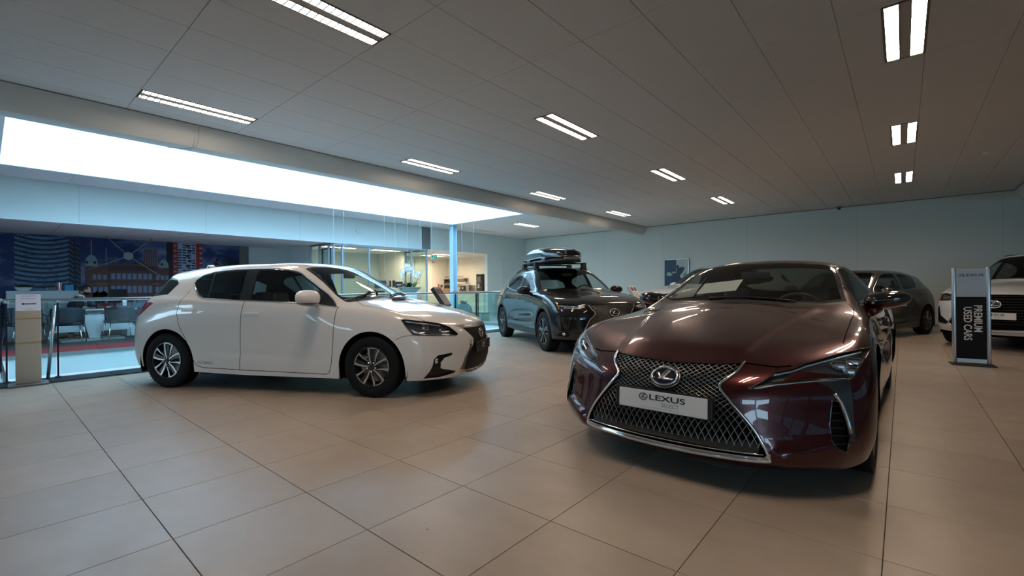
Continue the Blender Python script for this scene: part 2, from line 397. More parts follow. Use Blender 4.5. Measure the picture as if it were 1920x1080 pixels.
# ---- skylight shaft
b = NB(); H = 4.7
box(b, SX0 - .08, SX0, SY0 - .08, SY1 + .08, CZ - .002, H); box(b, SX1, SX1 + .08, SY0 - .08, SY1 + .08, CZ - .002, H)
box(b, SX0, SX1, SY1, SY1 + .08, CZ - .002, H); box(b, SX0, SX1, SY0 - .08, SY0, CZ - .002, H)
shaft = struct('wall_skylight', b, mat('shaft_lining', (.90, .92, .93), .5))
for y in (1.9, 3.6, 5.35, 7.1, 8.85):
    b = NB(); box(b, SX0, SX0 + .003, y - .004, y + .004, CZ, H); obj('panel_joint', b, M_CEILEDGE, shaft)
b = NB(); box(b, SX0 - .1, SX1 + .1, SY0 - .1, SY1 + .1, H + .02, H + .03); sk = struct('window_skylight', b, glass('skylight_glazing', (.93, .97, 1.0), .3))
for y in [SY0 + 1.04 * i for i in range(11)]:
    b = NB(); box(b, SX0, SX1, y - .025, y + .025, H - .03, H + .02); obj('glazing_bar', b, M_WHITE, sk)
# ================================================================= light fixtures, ducts, column, railings
def glow(name, col, s):
    m = bpy.data.materials.new(name); m.use_nodes = True; n = m.node_tree.nodes; l = m.node_tree.links; n.clear()
    o = n.new('ShaderNodeOutputMaterial'); e = n.new('ShaderNodeEmission'); e.inputs[0].default_value = (*col, 1); e.inputs[1].default_value = s; l.new(e.outputs[0], o.inputs[0]); m.diffuse_color = (*col, 1); return m
M_TUBE = glow('warm_lamp_tube', (1.0, .79, .61), LAMP_STRENGTH)
M_TUBE_IN = glow('warm_office_tube', (1.0, .80, .60), LAMP_STRENGTH * 1.8)
M_REFL = mat('lamp_reflector', (.70, .66, .60), .25, .6)
def fixture(loc, label, w=.29, ln=1.19, group='recessed ceiling lights', tube_m=None):
    t = empty('ceiling_light', loc); tag(t, label, 'light', group)
    b = NB()
    box(b, -w/2, w/2, 0, .015, -.004, .02); box(b, -w/2, w/2, ln - .015, ln, -.004, .02)
    for x in (-w/2, -.042, .034, w/2 - .012): box(b, x, x + (.012 if abs(x) > .1 else .008), 0, ln, -.004, .04)
    obj('fixture_frame', b, M_DARKGREY, t)
    b = NB(); box(b, -.034, .034, .0, ln, .0, .012); obj('centre_plate', b, M_CEILEDGE, t)
    for s in (-1, 1):
        b = NB(); x0, x1 = (-w/2 + .012, -.042) if s < 0 else (.042, w/2 - .012)
        vs = [b.verts.new(p) for p in ((x0, .015, .006), (x1, .015, .006), (x1, ln - .015, .006), (x0, ln - .015, .006))]; b.faces.new(vs); 
        obj('tube_lamp', b, tube_m or M_TUBE, t)
        b = NB(); n = 20
        for k in range(n):
            y = .03 + (ln - .06) * k / (n - 1); box(b, x0 + .004, x1 - .004, y - .006, y + .006, -.003, .0055)
        obj('louvre', b, M_REFL, t)['kind'] = 'stuff'
    return t
row = {-6.381: 'row beside the skylight duct', -3.396: 'middle row', .186: 'right-hand row'}
step = {0: 'first', 3: 'second', 6: 'third', 9: 'fourth'}
for fx in (-6.381, -3.396, .186):
    for k in (0, 3, 6, 9):
        if fx in row and k in step and not (fx > 0 and k == 0): lb = 'twin-strip recessed ceiling light, %s from the viewer in the %s' % (step[k], row[fx])
        else: lb = 'twin-strip recessed ceiling light above or behind the viewer, %s' % ('close overhead at the right' if k == 0 else row[fx])
        fixture((fx - .15, CYY + k * CB + .008, CZ), lb)
fixture((-9.963 - .15, CYY + 9 * CB + .008, CZ), 'twin-strip ceiling light beyond the end of the skylight')
fixture((-14.3, 9.0, 2.545), 'slim ceiling light in the glazed office, nearer the kitchen', group=None, tube_m=M_TUBE_IN)
fixture((-14.3, 7.2, 2.545), 'slim ceiling light added to brighten the glazed office, nearer the desks', group=None, tube_m=M_TUBE_IN)  # extra fixture, added to brighten the office interior
fixture((-15.2, 11.9, 2.545), 'slim ceiling light added to brighten the kitchen niche, near its door', group=None, tube_m=M_TUBE_IN)  # second kitchen fixture, put in for more light on the walls
fixture((-14.4, 11.9, 2.545), 'slim ceiling light in the kitchen niche near the hall', group=None, tube_m=M_TUBE_IN)
# fabric air ducts hanging under the ceiling
M_DUCT = add_noise(mat('duct_fabric', (.60, .62, .60), .75), 6, .05, .1, stretch=(1, .3, 1))
def duct(xa, xb, z0, dep, y0, y1, label, seams):
    b = NB(); n = 20; L = []
    for i in range(n + 1):
        a = PI * i / n; t_ = (1 - math.cos(a)) / 2; L.append((xa + (xb - xa) * t_, z0 - dep * (1 - t_) * min(1, t_ / .10) ** .5 * (1 + .12 * math.sin(PI * t_))))
    A = [b.verts.new((x, y0, z)) for x, z in L]; Bv = [b.verts.new((x, y1, z)) for x, z in L]
    for i in range(n): b.faces.new((A[i], A[i + 1], Bv[i + 1], Bv[i]))
    b.faces.new(A); b.faces.new(Bv[::-1])
    o = obj('air_duct', b, M_DUCT, angle=50); tag(o, label, 'duct')
    o.name = 'air_duct'
    for y in seams:
        b = NB(); tube(b, [(x, y, z - .001) for x, z in L], .012, 6, flat=2.2, cap=False); obj('duct_seam', b, M_DUCT, o, True)
duct(-7.2, -8.62, CZ - .003, .30, YF, YB, 'long pale fabric air duct running beside the skylight', (1.9, 8.05, 14.2))
duct(2.06, 3.5, CZ - .003, .30, YF, YB, 'pale fabric air duct at the top right corner of the hall', (1.9, 8.05))
# column at the skylight corner
b = NB(); box(b, -12.02, -11.84, 10.66, 10.68, 0, CZ); box(b, -12.02, -11.84, 10.84, 10.86, 0, CZ); box(b, -11.935, -11.925, 10.68, 10.84, 0, CZ)
M_BLUECOL = mat('column_paint', (.42, .60, .72), .4)
c = obj('steel_column', b, M_BLUECOL); tag(c, 'slim pale blue steel column at the far corner of the skylight', 'column')
# hanging wires
M_WIRE = mat('steel_wire', (.75, .80, .82), .4, .4)
ORD = ['first', 'second', 'third', 'fourth', 'fifth', 'sixth', 'seventh', 'eighth', 'ninth']
ends = [1.1, 1.15, 1.6, 1.6, 1.7, 1.2, 1.7, 1.6, 1.7]
for i, y in enumerate((5.42, 5.68, 6.81, 7.14, 7.54, 7.97, 8.37, 9.55, 10.05)):
    b = NB(); tube(b, [(-10.2, y, 4.69), (-10.2, y, ends[i])], .0022, 6)
    o = obj('hanging_wire', b, M_WIRE); tag(o, 'thin steel wire hanging from the skylight, %s from the left' % ORD[i], 'wire', 'suspension wires under the skylight')
# glass railings round the well
G_RAIL = glass('railing_glass', (.80, .92, .93), .9)
M_RAIL = mat('rail_steel', (.60, .66, .70), .25, .9); M_POST = mat('dark_post', (.03, .04, .05), .35, .6)
def railing(p, q, label, posts, panes, end=True):
    p, q = Vector((*p, 0)), Vector((*q, 0)); d = (q - p).normalized(); L = (q - p).length; nrm = Vector((-d.y, d.x, 0))
    r = empty('glass_railing', (p.x, p.y, 0)); tag(r, label, 'railing')
    def W(u, v, z): w = d * u + nrm * v; return Vector((w.x, w.y, z))
    b = NB(); tube(b, [W(-.03, 0, 1.015), W(L + .03, 0, 1.015)], .021, 10); obj('top_rail', b, M_RAIL, r, True)
    for u in posts:
        b = NB(); bbox(b, -.022, .022, -.009, .009, 0, 1.0, .003); bbox(b, -.05, .05, -.03, .03, 0, .012, .003); bmesh.ops.rotate(b, verts=b.verts, matrix=Matrix.Rotation(math.atan2(nrm.y, nrm.x), 3, 'Z')); bmesh.ops.translate(b, verts=b.verts, vec=W(u, 0, .003)); po = obj('post', b, M_POST, r)
        b = NB(); lathe(b, [(0, .03), (.026, .028), (.03, .0), (.026, -.01)], 14, 'Z', Matrix.Translation(W(u, 0, .99))); obj('post_cap', b, M_RAIL, po, angle=40)
    for u0, u1 in panes:
        b = NB(); w = .005; vs = [W(u0, -w, .05), W(u1, -w, .05), W(u1, w, .05), W(u0, w, .05)]; A = [b.verts.new(v) for v in vs]; Bv = [b.verts.new(v + Vector((0, 0, .92))) for v in vs]
        b.faces.new(A[::-1]); b.faces.new(Bv)
        for i in range(4): b.faces.new((A[i], A[(i + 1) % 4], Bv[(i + 1) % 4], Bv[i]))
        obj('glass_pane', b, G_RAIL, r)
RX_ = VX1 + .07
railing((RX_, VY0), (RX_, VY1), 'long glass railing with steel top rail behind the white hatchback', [0, .45, 2.3, 4.1, 5.9, 8.14, 10.38], [(.02, .43), (.47, 1.37), (1.39, 2.28), (2.32, 4.08), (4.12, 5.88), (5.92, 8.12), (8.16, 10.36)])
railing((RX_ - .06, VY1 + .06), (VX0, VY1 + .06), 'short glass railing across the far end of the open well', [1.1, 2.2, 3.3], [(.05, 1.08), (1.12, 2.18), (2.22, 3.28)])
railing((RX_ - .06, VY0 - .04), (VX0, VY0 - .04), 'glass railing at the near left end of the open well', [1.2, 2.4], [(.05, 1.18), (1.22, 2.38)])
b = NB(); tube(b, [(-8.30, .54, .006), (-8.345, .61, .95)], .018, 10); tag(obj('leaning_pole', b, M_RAIL, None, True), 'grey metal pole leaning behind the glass railing by the arrow sign', 'pole')
# ---------------------------------------------------------------- car body surfaces
def _tan(P, t):
    n = len(t); T = np.zeros_like(P)
    h = np.diff(t); d = (P[1:] - P[:-1]) / h.reshape(-1, *([1] * (P.ndim - 1)))
    for i in range(1, n - 1):
        T[i] = (h[i] * d[i - 1] + h[i - 1] * d[i]) / (h[i - 1] + h[i])
    T[0] = d[0]; T[-1] = d[-1]
    return T

def _interp(P, t, ts):
    T = _tan(P, t)
    i = np.clip(np.searchsorted(t, ts, side='right') - 1, 0, len(t) - 2)
    h = (t[i + 1] - t[i]); s = (ts - t[i]) / h
    sh = (-1,) + (1,) * (P.ndim - 1)
    s = s.reshape(sh); h = h.reshape(sh)
    return ((2*s**3 - 3*s**2 + 1) * P[i] + (s**3 - 2*s**2 + s) * h * T[i]
            + (-2*s**3 + 3*s**2) * P[i + 1] + (s**3 - s**2) * h * T[i + 1])

def sstep(v, a, b):
    t = np.clip((v - a) / (b - a), 0, 1); return t * t * (3 - 2 * t)

def dense_grid(net, step=0.03, shape=None):
    """net[row][col] control points of the half body (y >= 0); rows go sill -> roof centre line, columns nose -> tail"""
    N = np.array(net, float)
    M = np.array([1, -1, 1.0])
    G = np.concatenate([N[:, 1:2] * M, N, N[:, -2:-1] * M], axis=1)        # mirrored ghost columns
    G = np.concatenate([G, G[-2:-1] * M], axis=0)                          # mirrored ghost row
    cu = np.linalg.norm(np.diff(G, axis=1), axis=2).mean(axis=0); tu = np.r_[0, np.cumsum(np.sqrt(cu))]
    cv = np.linalg.norm(np.diff(G, axis=0), axis=2).mean(axis=1); tv = np.r_[0, np.cumsum(np.sqrt(cv))]
    def samples(t, c, a, b):
        o = []
        for i in range(a, b):
            k = max(2, int(math.ceil(c[i] / step)))
            o += [t[i] + (t[i + 1] - t[i]) * j / k for j in range(k)]
        return np.array(o + [t[b]])
    su = samples(tu, cu, 1, len(tu) - 2); sv = samples(tv, cv, 0, len(tv) - 2)
    A = _interp(np.moveaxis(G, 1, 0), tu, su)            # (U, R, 3)
    A = _interp(np.moveaxis(A, 1, 0), tv, sv)            # (V, U, 3)
    for _ in range(5):                                   # light fairing
        E = np.concatenate([A[:, 1:2] * M, A, A[:, -2:-1] * M], axis=1)
        A = .5 * A + .25 * (E[:, :-2] + E[:, 2:])
        A[:, 0, 1] = 0; A[:, -1, 1] = 0
        E = np.concatenate([A, A[-2:-1] * M], axis=0)
        A[1:] = .5 * A[1:] + .25 * (E[:-2] + E[2:])
        A[-1, :, 1] = 0
    if shape is not None: A = shape(A)
    return A

def body_bm(net, step=0.03, shape=None):
    A = dense_grid(net, step, shape)
    V, U, _ = A.shape
    bm = bmesh.new()
    for s in (1, -1):
        vs = [[bm.verts.new((p[0], p[1] * s, p[2])) for p in row] for row in A]
        for j in range(V - 1):
            for i in range(U - 1):
                q = [vs[j][i], vs[j + 1][i], vs[j + 1][i + 1], vs[j][i + 1]]
                if s > 0: q.reverse()
                try: bm.faces.new(q)
                except ValueError: pass
    bmesh.ops.remove_doubles(bm, verts=bm.verts, dist=2e-4)
    bmesh.ops.recalc_face_normals(bm, faces=bm.faces)
    f = max(bm.faces, key=lambda f: f.calc_center_median().z)
    if f.normal.z < 0: bmesh.ops.reverse_faces(bm, faces=bm.faces)
    bm.normal_update()
    return bm

def frame(kind, s=1):
    """projection frames: S side (x,z), F front/rear (|y|,z), T top (x,|y|), C/D corner at 45 degrees"""
    if kind == 'S': return Vector((0, s, 0)), Vector((1, 0, 0)), Vector((0, 0, 1))
    if kind == 'F': return Vector((1, 0, 0)), Vector((0, s, 0)), Vector((0, 0, 1))
    if kind == 'R': return Vector((-1, 0, 0)), Vector((0, s, 0)), Vector((0, 0, 1))
    if kind == 'T': return Vector((0, 0, 1)), Vector((1, 0, 0)), Vector((0, s, 0))
    k = math.sqrt(.5)
    if kind == 'C': return Vector((k, s * k, 0)), Vector((k, -s * k, 0)), Vector((0, 0, 1))
    raise ValueError(kind)

def inpoly(a, b, P):
    r = False; j = len(P) - 1
    for i in range(len(P)):
        if (P[i][1] > b) != (P[j][1] > b):
            if a < (P[j][0] - P[i][0]) * (b - P[i][1]) / (P[j][1] - P[i][1]) + P[i][0]: r = not r
        j = i
    return r

def smooth_poly(P, n=4, closed=True):
    """Catmull-Rom through the points"""
    o = []; N = len(P)
    for i in range(N if closed else N - 1):
        g = (lambda k: P[k % N]) if closed else (lambda k: P[min(max(k, 0), N - 1)])
        p0, p1, p2, p3 = g(i - 1), g(i), g(i + 1), g(i + 2)
        for k in range(n):
            t = k / n
            o.append(tuple(.5 * (2*p1[q] + (p2[q]-p0[q])*t + (2*p0[q]-5*p1[q]+4*p2[q]-p3[q])*t*t + (3*p1[q]-p0[q]-3*p2[q]+p3[q])*t**3) for q in (0, 1)))
    if not closed: o.append(tuple(P[-1]))
    return o

def round_poly(P, r=.03, n=3):
    """rounded corners"""
    o = []; N = len(P)
    for i in range(N):
        a, b, c = Vector(P[i - 1]), Vector(P[i]), Vector(P[(i + 1) % N])
        u = a - b; v = c - b
        k = min(r, u.length * .45, v.length * .45)
        p, q = b + u.normalized() * k, b + v.normalized() * k
        for j in range(n + 1):
            t = j / n
            o.append(tuple((1-t)**2 * p + 2*t*(1-t) * b + t*t * q))
    return o

def band(L, w):
    """outline of a strip of width w along an open polyline"""
    a, b = [], []
    for i in range(len(L)):
        p = Vector(L[max(i - 1, 0)]); q = Vector(L[min(i + 1, len(L) - 1)]); c = Vector(L[i])
        d = (q - p).normalized(); n = Vector((-d.y, d.x)) * w / 2
        a.append(tuple(c + n)); b.append(tuple(c - n))
    return a + b[::-1]

class Body:
    def __init__(self, net, step=.03, shape=None):
        self.bm = body_bm(net, step, shape)
        self.pid = self.bm.faces.layers.int.new('pid')
        self.base = self.bm.copy(); bmesh.ops.triangulate(self.base, faces=self.base.faces)
        self.base.normal_update()
        self.bvh = BVHTree.FromBMesh(self.base)
        self.base.faces.ensure_lookup_table()
        self.ids = {}; self.nc = {}
    def normal_at(self, co):
        p, n, i, d = self.bvh.find_nearest(co)
        f = self.base.faces[i]; v = f.verts
        try:
            w = poly_3d_calc([x.co for x in v], p)
        except Exception: return n
        return (v[0].normal * w[0] + v[1].normal * w[1] + v[2].normal * w[2]).normalized()
    def hit(self, kind, a, b, s=1, inset=0.0, start=3.0):
        """point of the body surface seen along the frame's direction"""
        d, t, u = frame(kind, s)
        o = t * a + u * b + d * start
        p, n, i, dist = self.bvh.ray_cast(o, -d)
        if p is None:
            p, n, i, dist = self.bvh.find_nearest(t * a + u * b + d * (.9 if kind == 'S' else 2.0))
        return p - d * inset
    def flat(self, kind, pts, s=1):
        d, t, u = frame(kind, s)
        return [((Vector((x, y * s, z))).dot(t), (Vector((x, y * s, z))).dot(u)) for x, y, z in pts]
    def cut(self, kind, P, name, s=1, lim=None, nd=.08):
        self.bm.normal_update(); self.nc.clear()
        if len(P[0]) == 3: P = self.flat(kind, P, s)
        d, t, u = frame(kind, s); bm = self.bm
        pid = self.ids.setdefault(name, len(self.ids) + 1)
        A = [p[0] for p in P]; B = [p[1] for p in P]
        a0, a1, b0, b1 = min(A) - .01, max(A) + .01, min(B) - .01, max(B) + .01
        cand = []
        for f in bm.faces:
            if f.normal.dot(d) < nd: continue
            c = f.calc_center_median()
            if not (a0 - .1 < c.dot(t) < a1 + .1 and b0 - .1 < c.dot(u) < b1 + .1): continue
            if lim and not lim(c): continue
            cand.append(f)
        n = len(P)
        for i in range(n):
            p, q = P[i], P[(i + 1) % n]
            lo = (min(p[0], q[0]) - 1e-4, min(p[1], q[1]) - 1e-4); hi = (max(p[0], q[0]) + 1e-4, max(p[1], q[1]) + 1e-4)
            e = Vector((q[0] - p[0], q[1] - p[1]))
            if e.length < 1e-6: continue
            nr = Vector((-e.y, e.x)).normalized()
            sub = []
            for f in cand:
                if not f.is_valid: continue
                mn = [9, 9]; mx = [-9, -9]; sd = [0, 0]
                for v in f.verts:
                    x, y = v.co.dot(t), v.co.dot(u)
                    mn = [min(mn[0], x), min(mn[1], y)]; mx = [max(mx[0], x), max(mx[1], y)]
                    sd[((x - p[0]) * nr.x + (y - p[1]) * nr.y) > 0] = 1
                if sd[0] and sd[1] and mn[0] <= hi[0] and mx[0] >= lo[0] and mn[1] <= hi[1] and mx[1] >= lo[1]: sub.append(f)
            if not sub: continue
            geom = set(sub)
            for f in sub: geom.update(f.edges); geom.update(f.verts)
            r = bmesh.ops.bisect_plane(bm, geom=list(geom), dist=2e-5, plane_co=t * p[0] + u * p[1], plane_no=t * nr.x + u * nr.y)
            cs = set(f for f in cand if f.is_valid)
            cs.update(g for g in r['geom'] if isinstance(g, bmesh.types.BMFace) and g.is_valid)
            cand = list(cs)
        for f in cand:
            if not f.is_valid: continue
            c = f.calc_center_median()
            if inpoly(c.dot(t), c.dot(u), P): f[self.pid] = pid
    def both(self, kind, P, name, lim=None, nd=.08):
        for s in (1, -1):
            self.cut(kind, P, name + ('' if s > 0 else '#'), s, (lambda c, s=s: c.y * s > 0 and (lim is None or lim(c))), nd)
    def mesh(self, names, label, offset=0.0, flip=False):
        """mesh of all faces that carry one of the named ids (0 = rest)"""
        want = {self.ids.get(n, 0) if n else 0 for n in names}
        fs = [f for f in self.bm.faces if f[self.pid] in want]
        idx = {}; vs = []; ns = []; F = []
        for f in fs:
            q = []
            for v in f.verts:
                k = idx.get(v)
                if k is None:
                        n = self.nc.get(v)
                        if n is None: n = self.nc[v] = self.normal_at(v.co)
                        k = idx[v] = len(vs); ns.append(n); vs.append(v.co + n * offset)
                q.append(k)
            F.append(q)
        me = bpy.data.meshes.new(label); me.from_pydata([tuple(v) for v in vs], [], F)
        me.polygons.foreach_set('use_smooth', [True] * len(F))
        if vs: me.normals_split_custom_set_from_vertices([tuple(n) for n in ns])
        me.update()
        return me
# ---------------------------------------------------------------- control nets (local metres: x forward from mid wheelbase, y left, z up)
# each column lists the row points from the lower edge to the roof centre line
COUPE = [
 [(2.27,0,.14),(2.335,0,.21),(2.325,0,.42),(2.29,0,.57),(2.17,0,.665),(2.05,0,.725),(1.95,0,.76),(1.8,0,.80),(1.65,0,.835),(1.5,0,.868)],
 [(2.26,.28,.14),(2.325,.28,.21),(2.315,.28,.42),(2.28,.28,.57),(2.165,.28,.672),(2.02,.25,.738),(1.88,.21,.78),(1.72,.16,.82),(1.54,.1,.857),(1.36,0,.895)],
 [(2.22,.50,.145),(2.28,.52,.22),(2.255,.48,.42),(2.225,.47,.57),(2.10,.47,.675),(1.95,.42,.745),(1.8,.35,.79),(1.63,.26,.835),(1.43,.14,.88),(1.2,0,.92)],
 [(2.08,.72,.15),(2.12,.75,.24),(2.09,.74,.42),(2.07,.735,.56),(1.97,.71,.695),(1.82,.65,.765),(1.68,.55,.80),(1.5,.42,.845),(1.3,.24,.89),(1.08,0,.935)],
 [(1.93,.875,.17),(1.96,.91,.28),(1.93,.92,.44),(1.90,.905,.58),(1.84,.865,.715),(1.72,.80,.785),(1.58,.68,.812),(1.4,.5,.86),(1.2,.28,.905),(1.02,0,.947)],
 [(1.76,.92,.19),(1.78,.95,.30),(1.76,.958,.46),(1.75,.95,.60),(1.70,.91,.755),(1.62,.85,.812),(1.48,.74,.832),(1.3,.54,.878),(1.12,.3,.922),(.96,0,.957)],
 [(1.435,.93,.19),(1.435,.955,.32),(1.435,.965,.48),(1.435,.96,.64),(1.42,.92,.79),(1.38,.86,.838),(1.28,.76,.852),(1.15,.56,.893),(1.03,.3,.937),(.92,0,.965)],
 [(1.0,.92,.19),(1.0,.93,.32),(1.0,.925,.48),(1.0,.93,.66),(.98,.895,.83),(.95,.84,.873),(.92,.76,.892),(.86,.6,.938),(.86,.33,.967),(.88,0,.977)],
 [(.62,.90,.18),(.62,.91,.32),(.62,.90,.48),(.62,.905,.68),(.60,.865,.88),(.55,.80,.94),(.50,.755,1.0),(.42,.66,1.065),(.44,.36,1.125),(.47,0,1.14)],
 [(.05,.90,.18),(.05,.91,.32),(.05,.89,.48),(.05,.90,.70),(.05,.86,.925),(.05,.80,.985),(.03,.73,1.105),(-.03,.585,1.255),(-.02,.33,1.315),(0,0,1.33)],
 [(-.55,.905,.18),(-.55,.92,.32),(-.55,.90,.48),(-.55,.92,.72),(-.55,.88,.935),(-.55,.835,.985),(-.55,.76,1.11),(-.55,.60,1.285),(-.52,.33,1.335),(-.5,0,1.346)],
 [(-1.0,.92,.19),(-1.0,.94,.32),(-1.0,.94,.48),(-1.0,.95,.72),(-1.0,.90,.94),(-1.0,.84,.99),(-1.0,.75,1.08),(-1.0,.60,1.21),(-.98,.33,1.265),(-.95,0,1.28)],
 [(-1.435,.935,.2),(-1.435,.955,.34),(-1.435,.965,.5),(-1.435,.96,.72),(-1.435,.90,.945),(-1.43,.80,.995),(-1.43,.72,1.05),(-1.4,.58,1.11),(-1.38,.33,1.15),(-1.36,0,1.165)],
 [(-1.85,.93,.22),(-1.85,.95,.34),(-1.85,.95,.5),(-1.85,.93,.72),(-1.84,.85,.955),(-1.82,.76,.99),(-1.8,.66,1.015),(-1.78,.5,1.03),(-1.76,.28,1.04),(-1.74,0,1.045)],
 [(-2.12,.82,.26),(-2.18,.84,.36),(-2.2,.83,.52),(-2.2,.81,.74),(-2.12,.74,.965),(-2.03,.68,.99),(-1.97,.56,1.0),(-1.93,.42,1.01),(-1.9,.24,1.015),(-1.88,0,1.02)],
 [(-2.28,.45,.26),(-2.35,.45,.38),(-2.37,.45,.54),(-2.36,.45,.76),(-2.28,.43,.98),(-2.2,.4,.995),(-2.12,.34,1.0),(-2.06,.26,1.005),(-2.02,.15,1.01),(-2.0,0,1.012)],
 [(-2.3,0,.26),(-2.37,0,.38),(-2.4,0,.54),(-2.39,0,.77),(-2.31,0,.985),(-2.25,0,.998),(-2.21,0,1.003),(-2.17,0,1.005),(-2.12,0,1.008),(-2.07,0,1.01)],
]
HATCH = [
 [(2.10,0,.17),(2.17,0,.28),(2.18,0,.45),(2.165,0,.60),(2.11,0,.735),(1.99,0,.80),(1.88,0,.84),(1.76,0,.87),(1.62,0,.90),(1.47,0,.93)],
 [(2.09,.3,.17),(2.155,.3,.28),(2.16,.3,.45),(2.14,.3,.60),(2.08,.3,.74),(1.94,.27,.805),(1.81,.22,.85),(1.67,.17,.882),(1.51,.1,.915),(1.33,0,.945)],
 [(2.02,.53,.175),(2.08,.55,.28),(2.08,.54,.45),(2.06,.53,.60),(1.99,.50,.75),(1.86,.44,.815),(1.73,.37,.86),(1.58,.28,.893),(1.4,.15,.93),(1.22,0,.962)],
 [(1.90,.70,.18),(1.95,.725,.30),(1.93,.735,.46),(1.91,.73,.61),(1.83,.69,.77),(1.70,.61,.83),(1.58,.51,.872),(1.44,.39,.905),(1.28,.22,.945),(1.12,0,.978)],
 [(1.76,.80,.18),(1.79,.835,.32),(1.77,.85,.48),(1.74,.845,.64),(1.67,.785,.80),(1.56,.70,.855),(1.45,.61,.89),(1.33,.46,.925),(1.2,.26,.963),(1.08,0,.992)],
 [(1.62,.84,.18),(1.63,.868,.34),(1.62,.875,.5),(1.60,.868,.67),(1.54,.81,.845),(1.45,.745,.885),(1.36,.66,.912),(1.26,.49,.947),(1.17,.28,.98),(1.10,0,1.0)],
 [(1.30,.855,.18),(1.30,.875,.36),(1.30,.882,.52),(1.30,.878,.69),(1.28,.83,.875),(1.25,.785,.912),(1.2,.71,.942),(1.15,.52,.975),(1.13,.3,1.0),(1.13,0,1.008)],
 [(.95,.85,.18),(.95,.865,.36),(.95,.87,.52),(.95,.87,.70),(.93,.83,.90),(.90,.79,.94),(.88,.73,.975),(.86,.64,1.02),(.98,.35,1.05),(1.03,0,1.055)],
 [(.62,.85,.18),(.62,.86,.36),(.62,.862,.52),(.62,.865,.72),(.62,.84,.92),(.62,.80,.965),(.60,.75,1.05),(.56,.655,1.19),(.64,.36,1.235),(.68,0,1.25)],
 [(.25,.85,.18),(.25,.86,.36),(.25,.858,.52),(.25,.865,.73),(.25,.85,.94),(.25,.815,.985),(.24,.75,1.13),(.21,.60,1.365),(.28,.36,1.405),(.3,0,1.415)],
 [(-.30,.85,.18),(-.30,.865,.36),(-.30,.862,.52),(-.30,.872,.74),(-.30,.858,.96),(-.30,.825,1.0),(-.30,.755,1.15),(-.30,.62,1.385),(-.30,.37,1.43),(-.3,0,1.442)],
 [(-.80,.85,.19),(-.80,.865,.36),(-.80,.866,.52),(-.80,.88,.75),(-.80,.862,.98),(-.80,.83,1.02),(-.80,.755,1.15),(-.80,.62,1.375),(-.8,.37,1.428),(-.8,0,1.442)],
 [(-1.15,.855,.20),(-1.15,.87,.36),(-1.15,.878,.52),(-1.15,.882,.76),(-1.15,.86,1.0),(-1.15,.82,1.04),(-1.15,.74,1.17),(-1.15,.60,1.345),(-1.15,.36,1.415),(-1.15,0,1.43)],
 [(-1.55,.85,.22),(-1.55,.865,.36),(-1.55,.87,.52),(-1.55,.865,.77),(-1.53,.82,1.0),(-1.5,.765,1.06),(-1.48,.69,1.18),(-1.46,.57,1.315),(-1.5,.34,1.385),(-1.5,0,1.40)],
 [(-1.86,.79,.24),(-1.89,.81,.36),(-1.9,.81,.52),(-1.89,.79,.78),(-1.82,.73,.99),(-1.76,.68,1.06),(-1.70,.62,1.17),(-1.64,.54,1.30),(-1.75,.32,1.345),(-1.80,0,1.36)],
 [(-2.04,.5,.26),(-2.12,.5,.38),(-2.14,.5,.54),(-2.11,.5,.80),(-2.01,.47,.98),(-1.93,.45,1.05),(-1.86,.42,1.15),(-1.78,.38,1.27),(-1.86,.2,1.305),(-1.9,0,1.31)],
 [(-2.10,0,.26),(-2.17,0,.38),(-2.19,0,.54),(-2.16,0,.80),(-2.08,0,.98),(-2.0,0,1.05),(-1.93,0,1.14),(-1.88,0,1.24),(-1.93,0,1.285),(-1.95,0,1.295)],
]
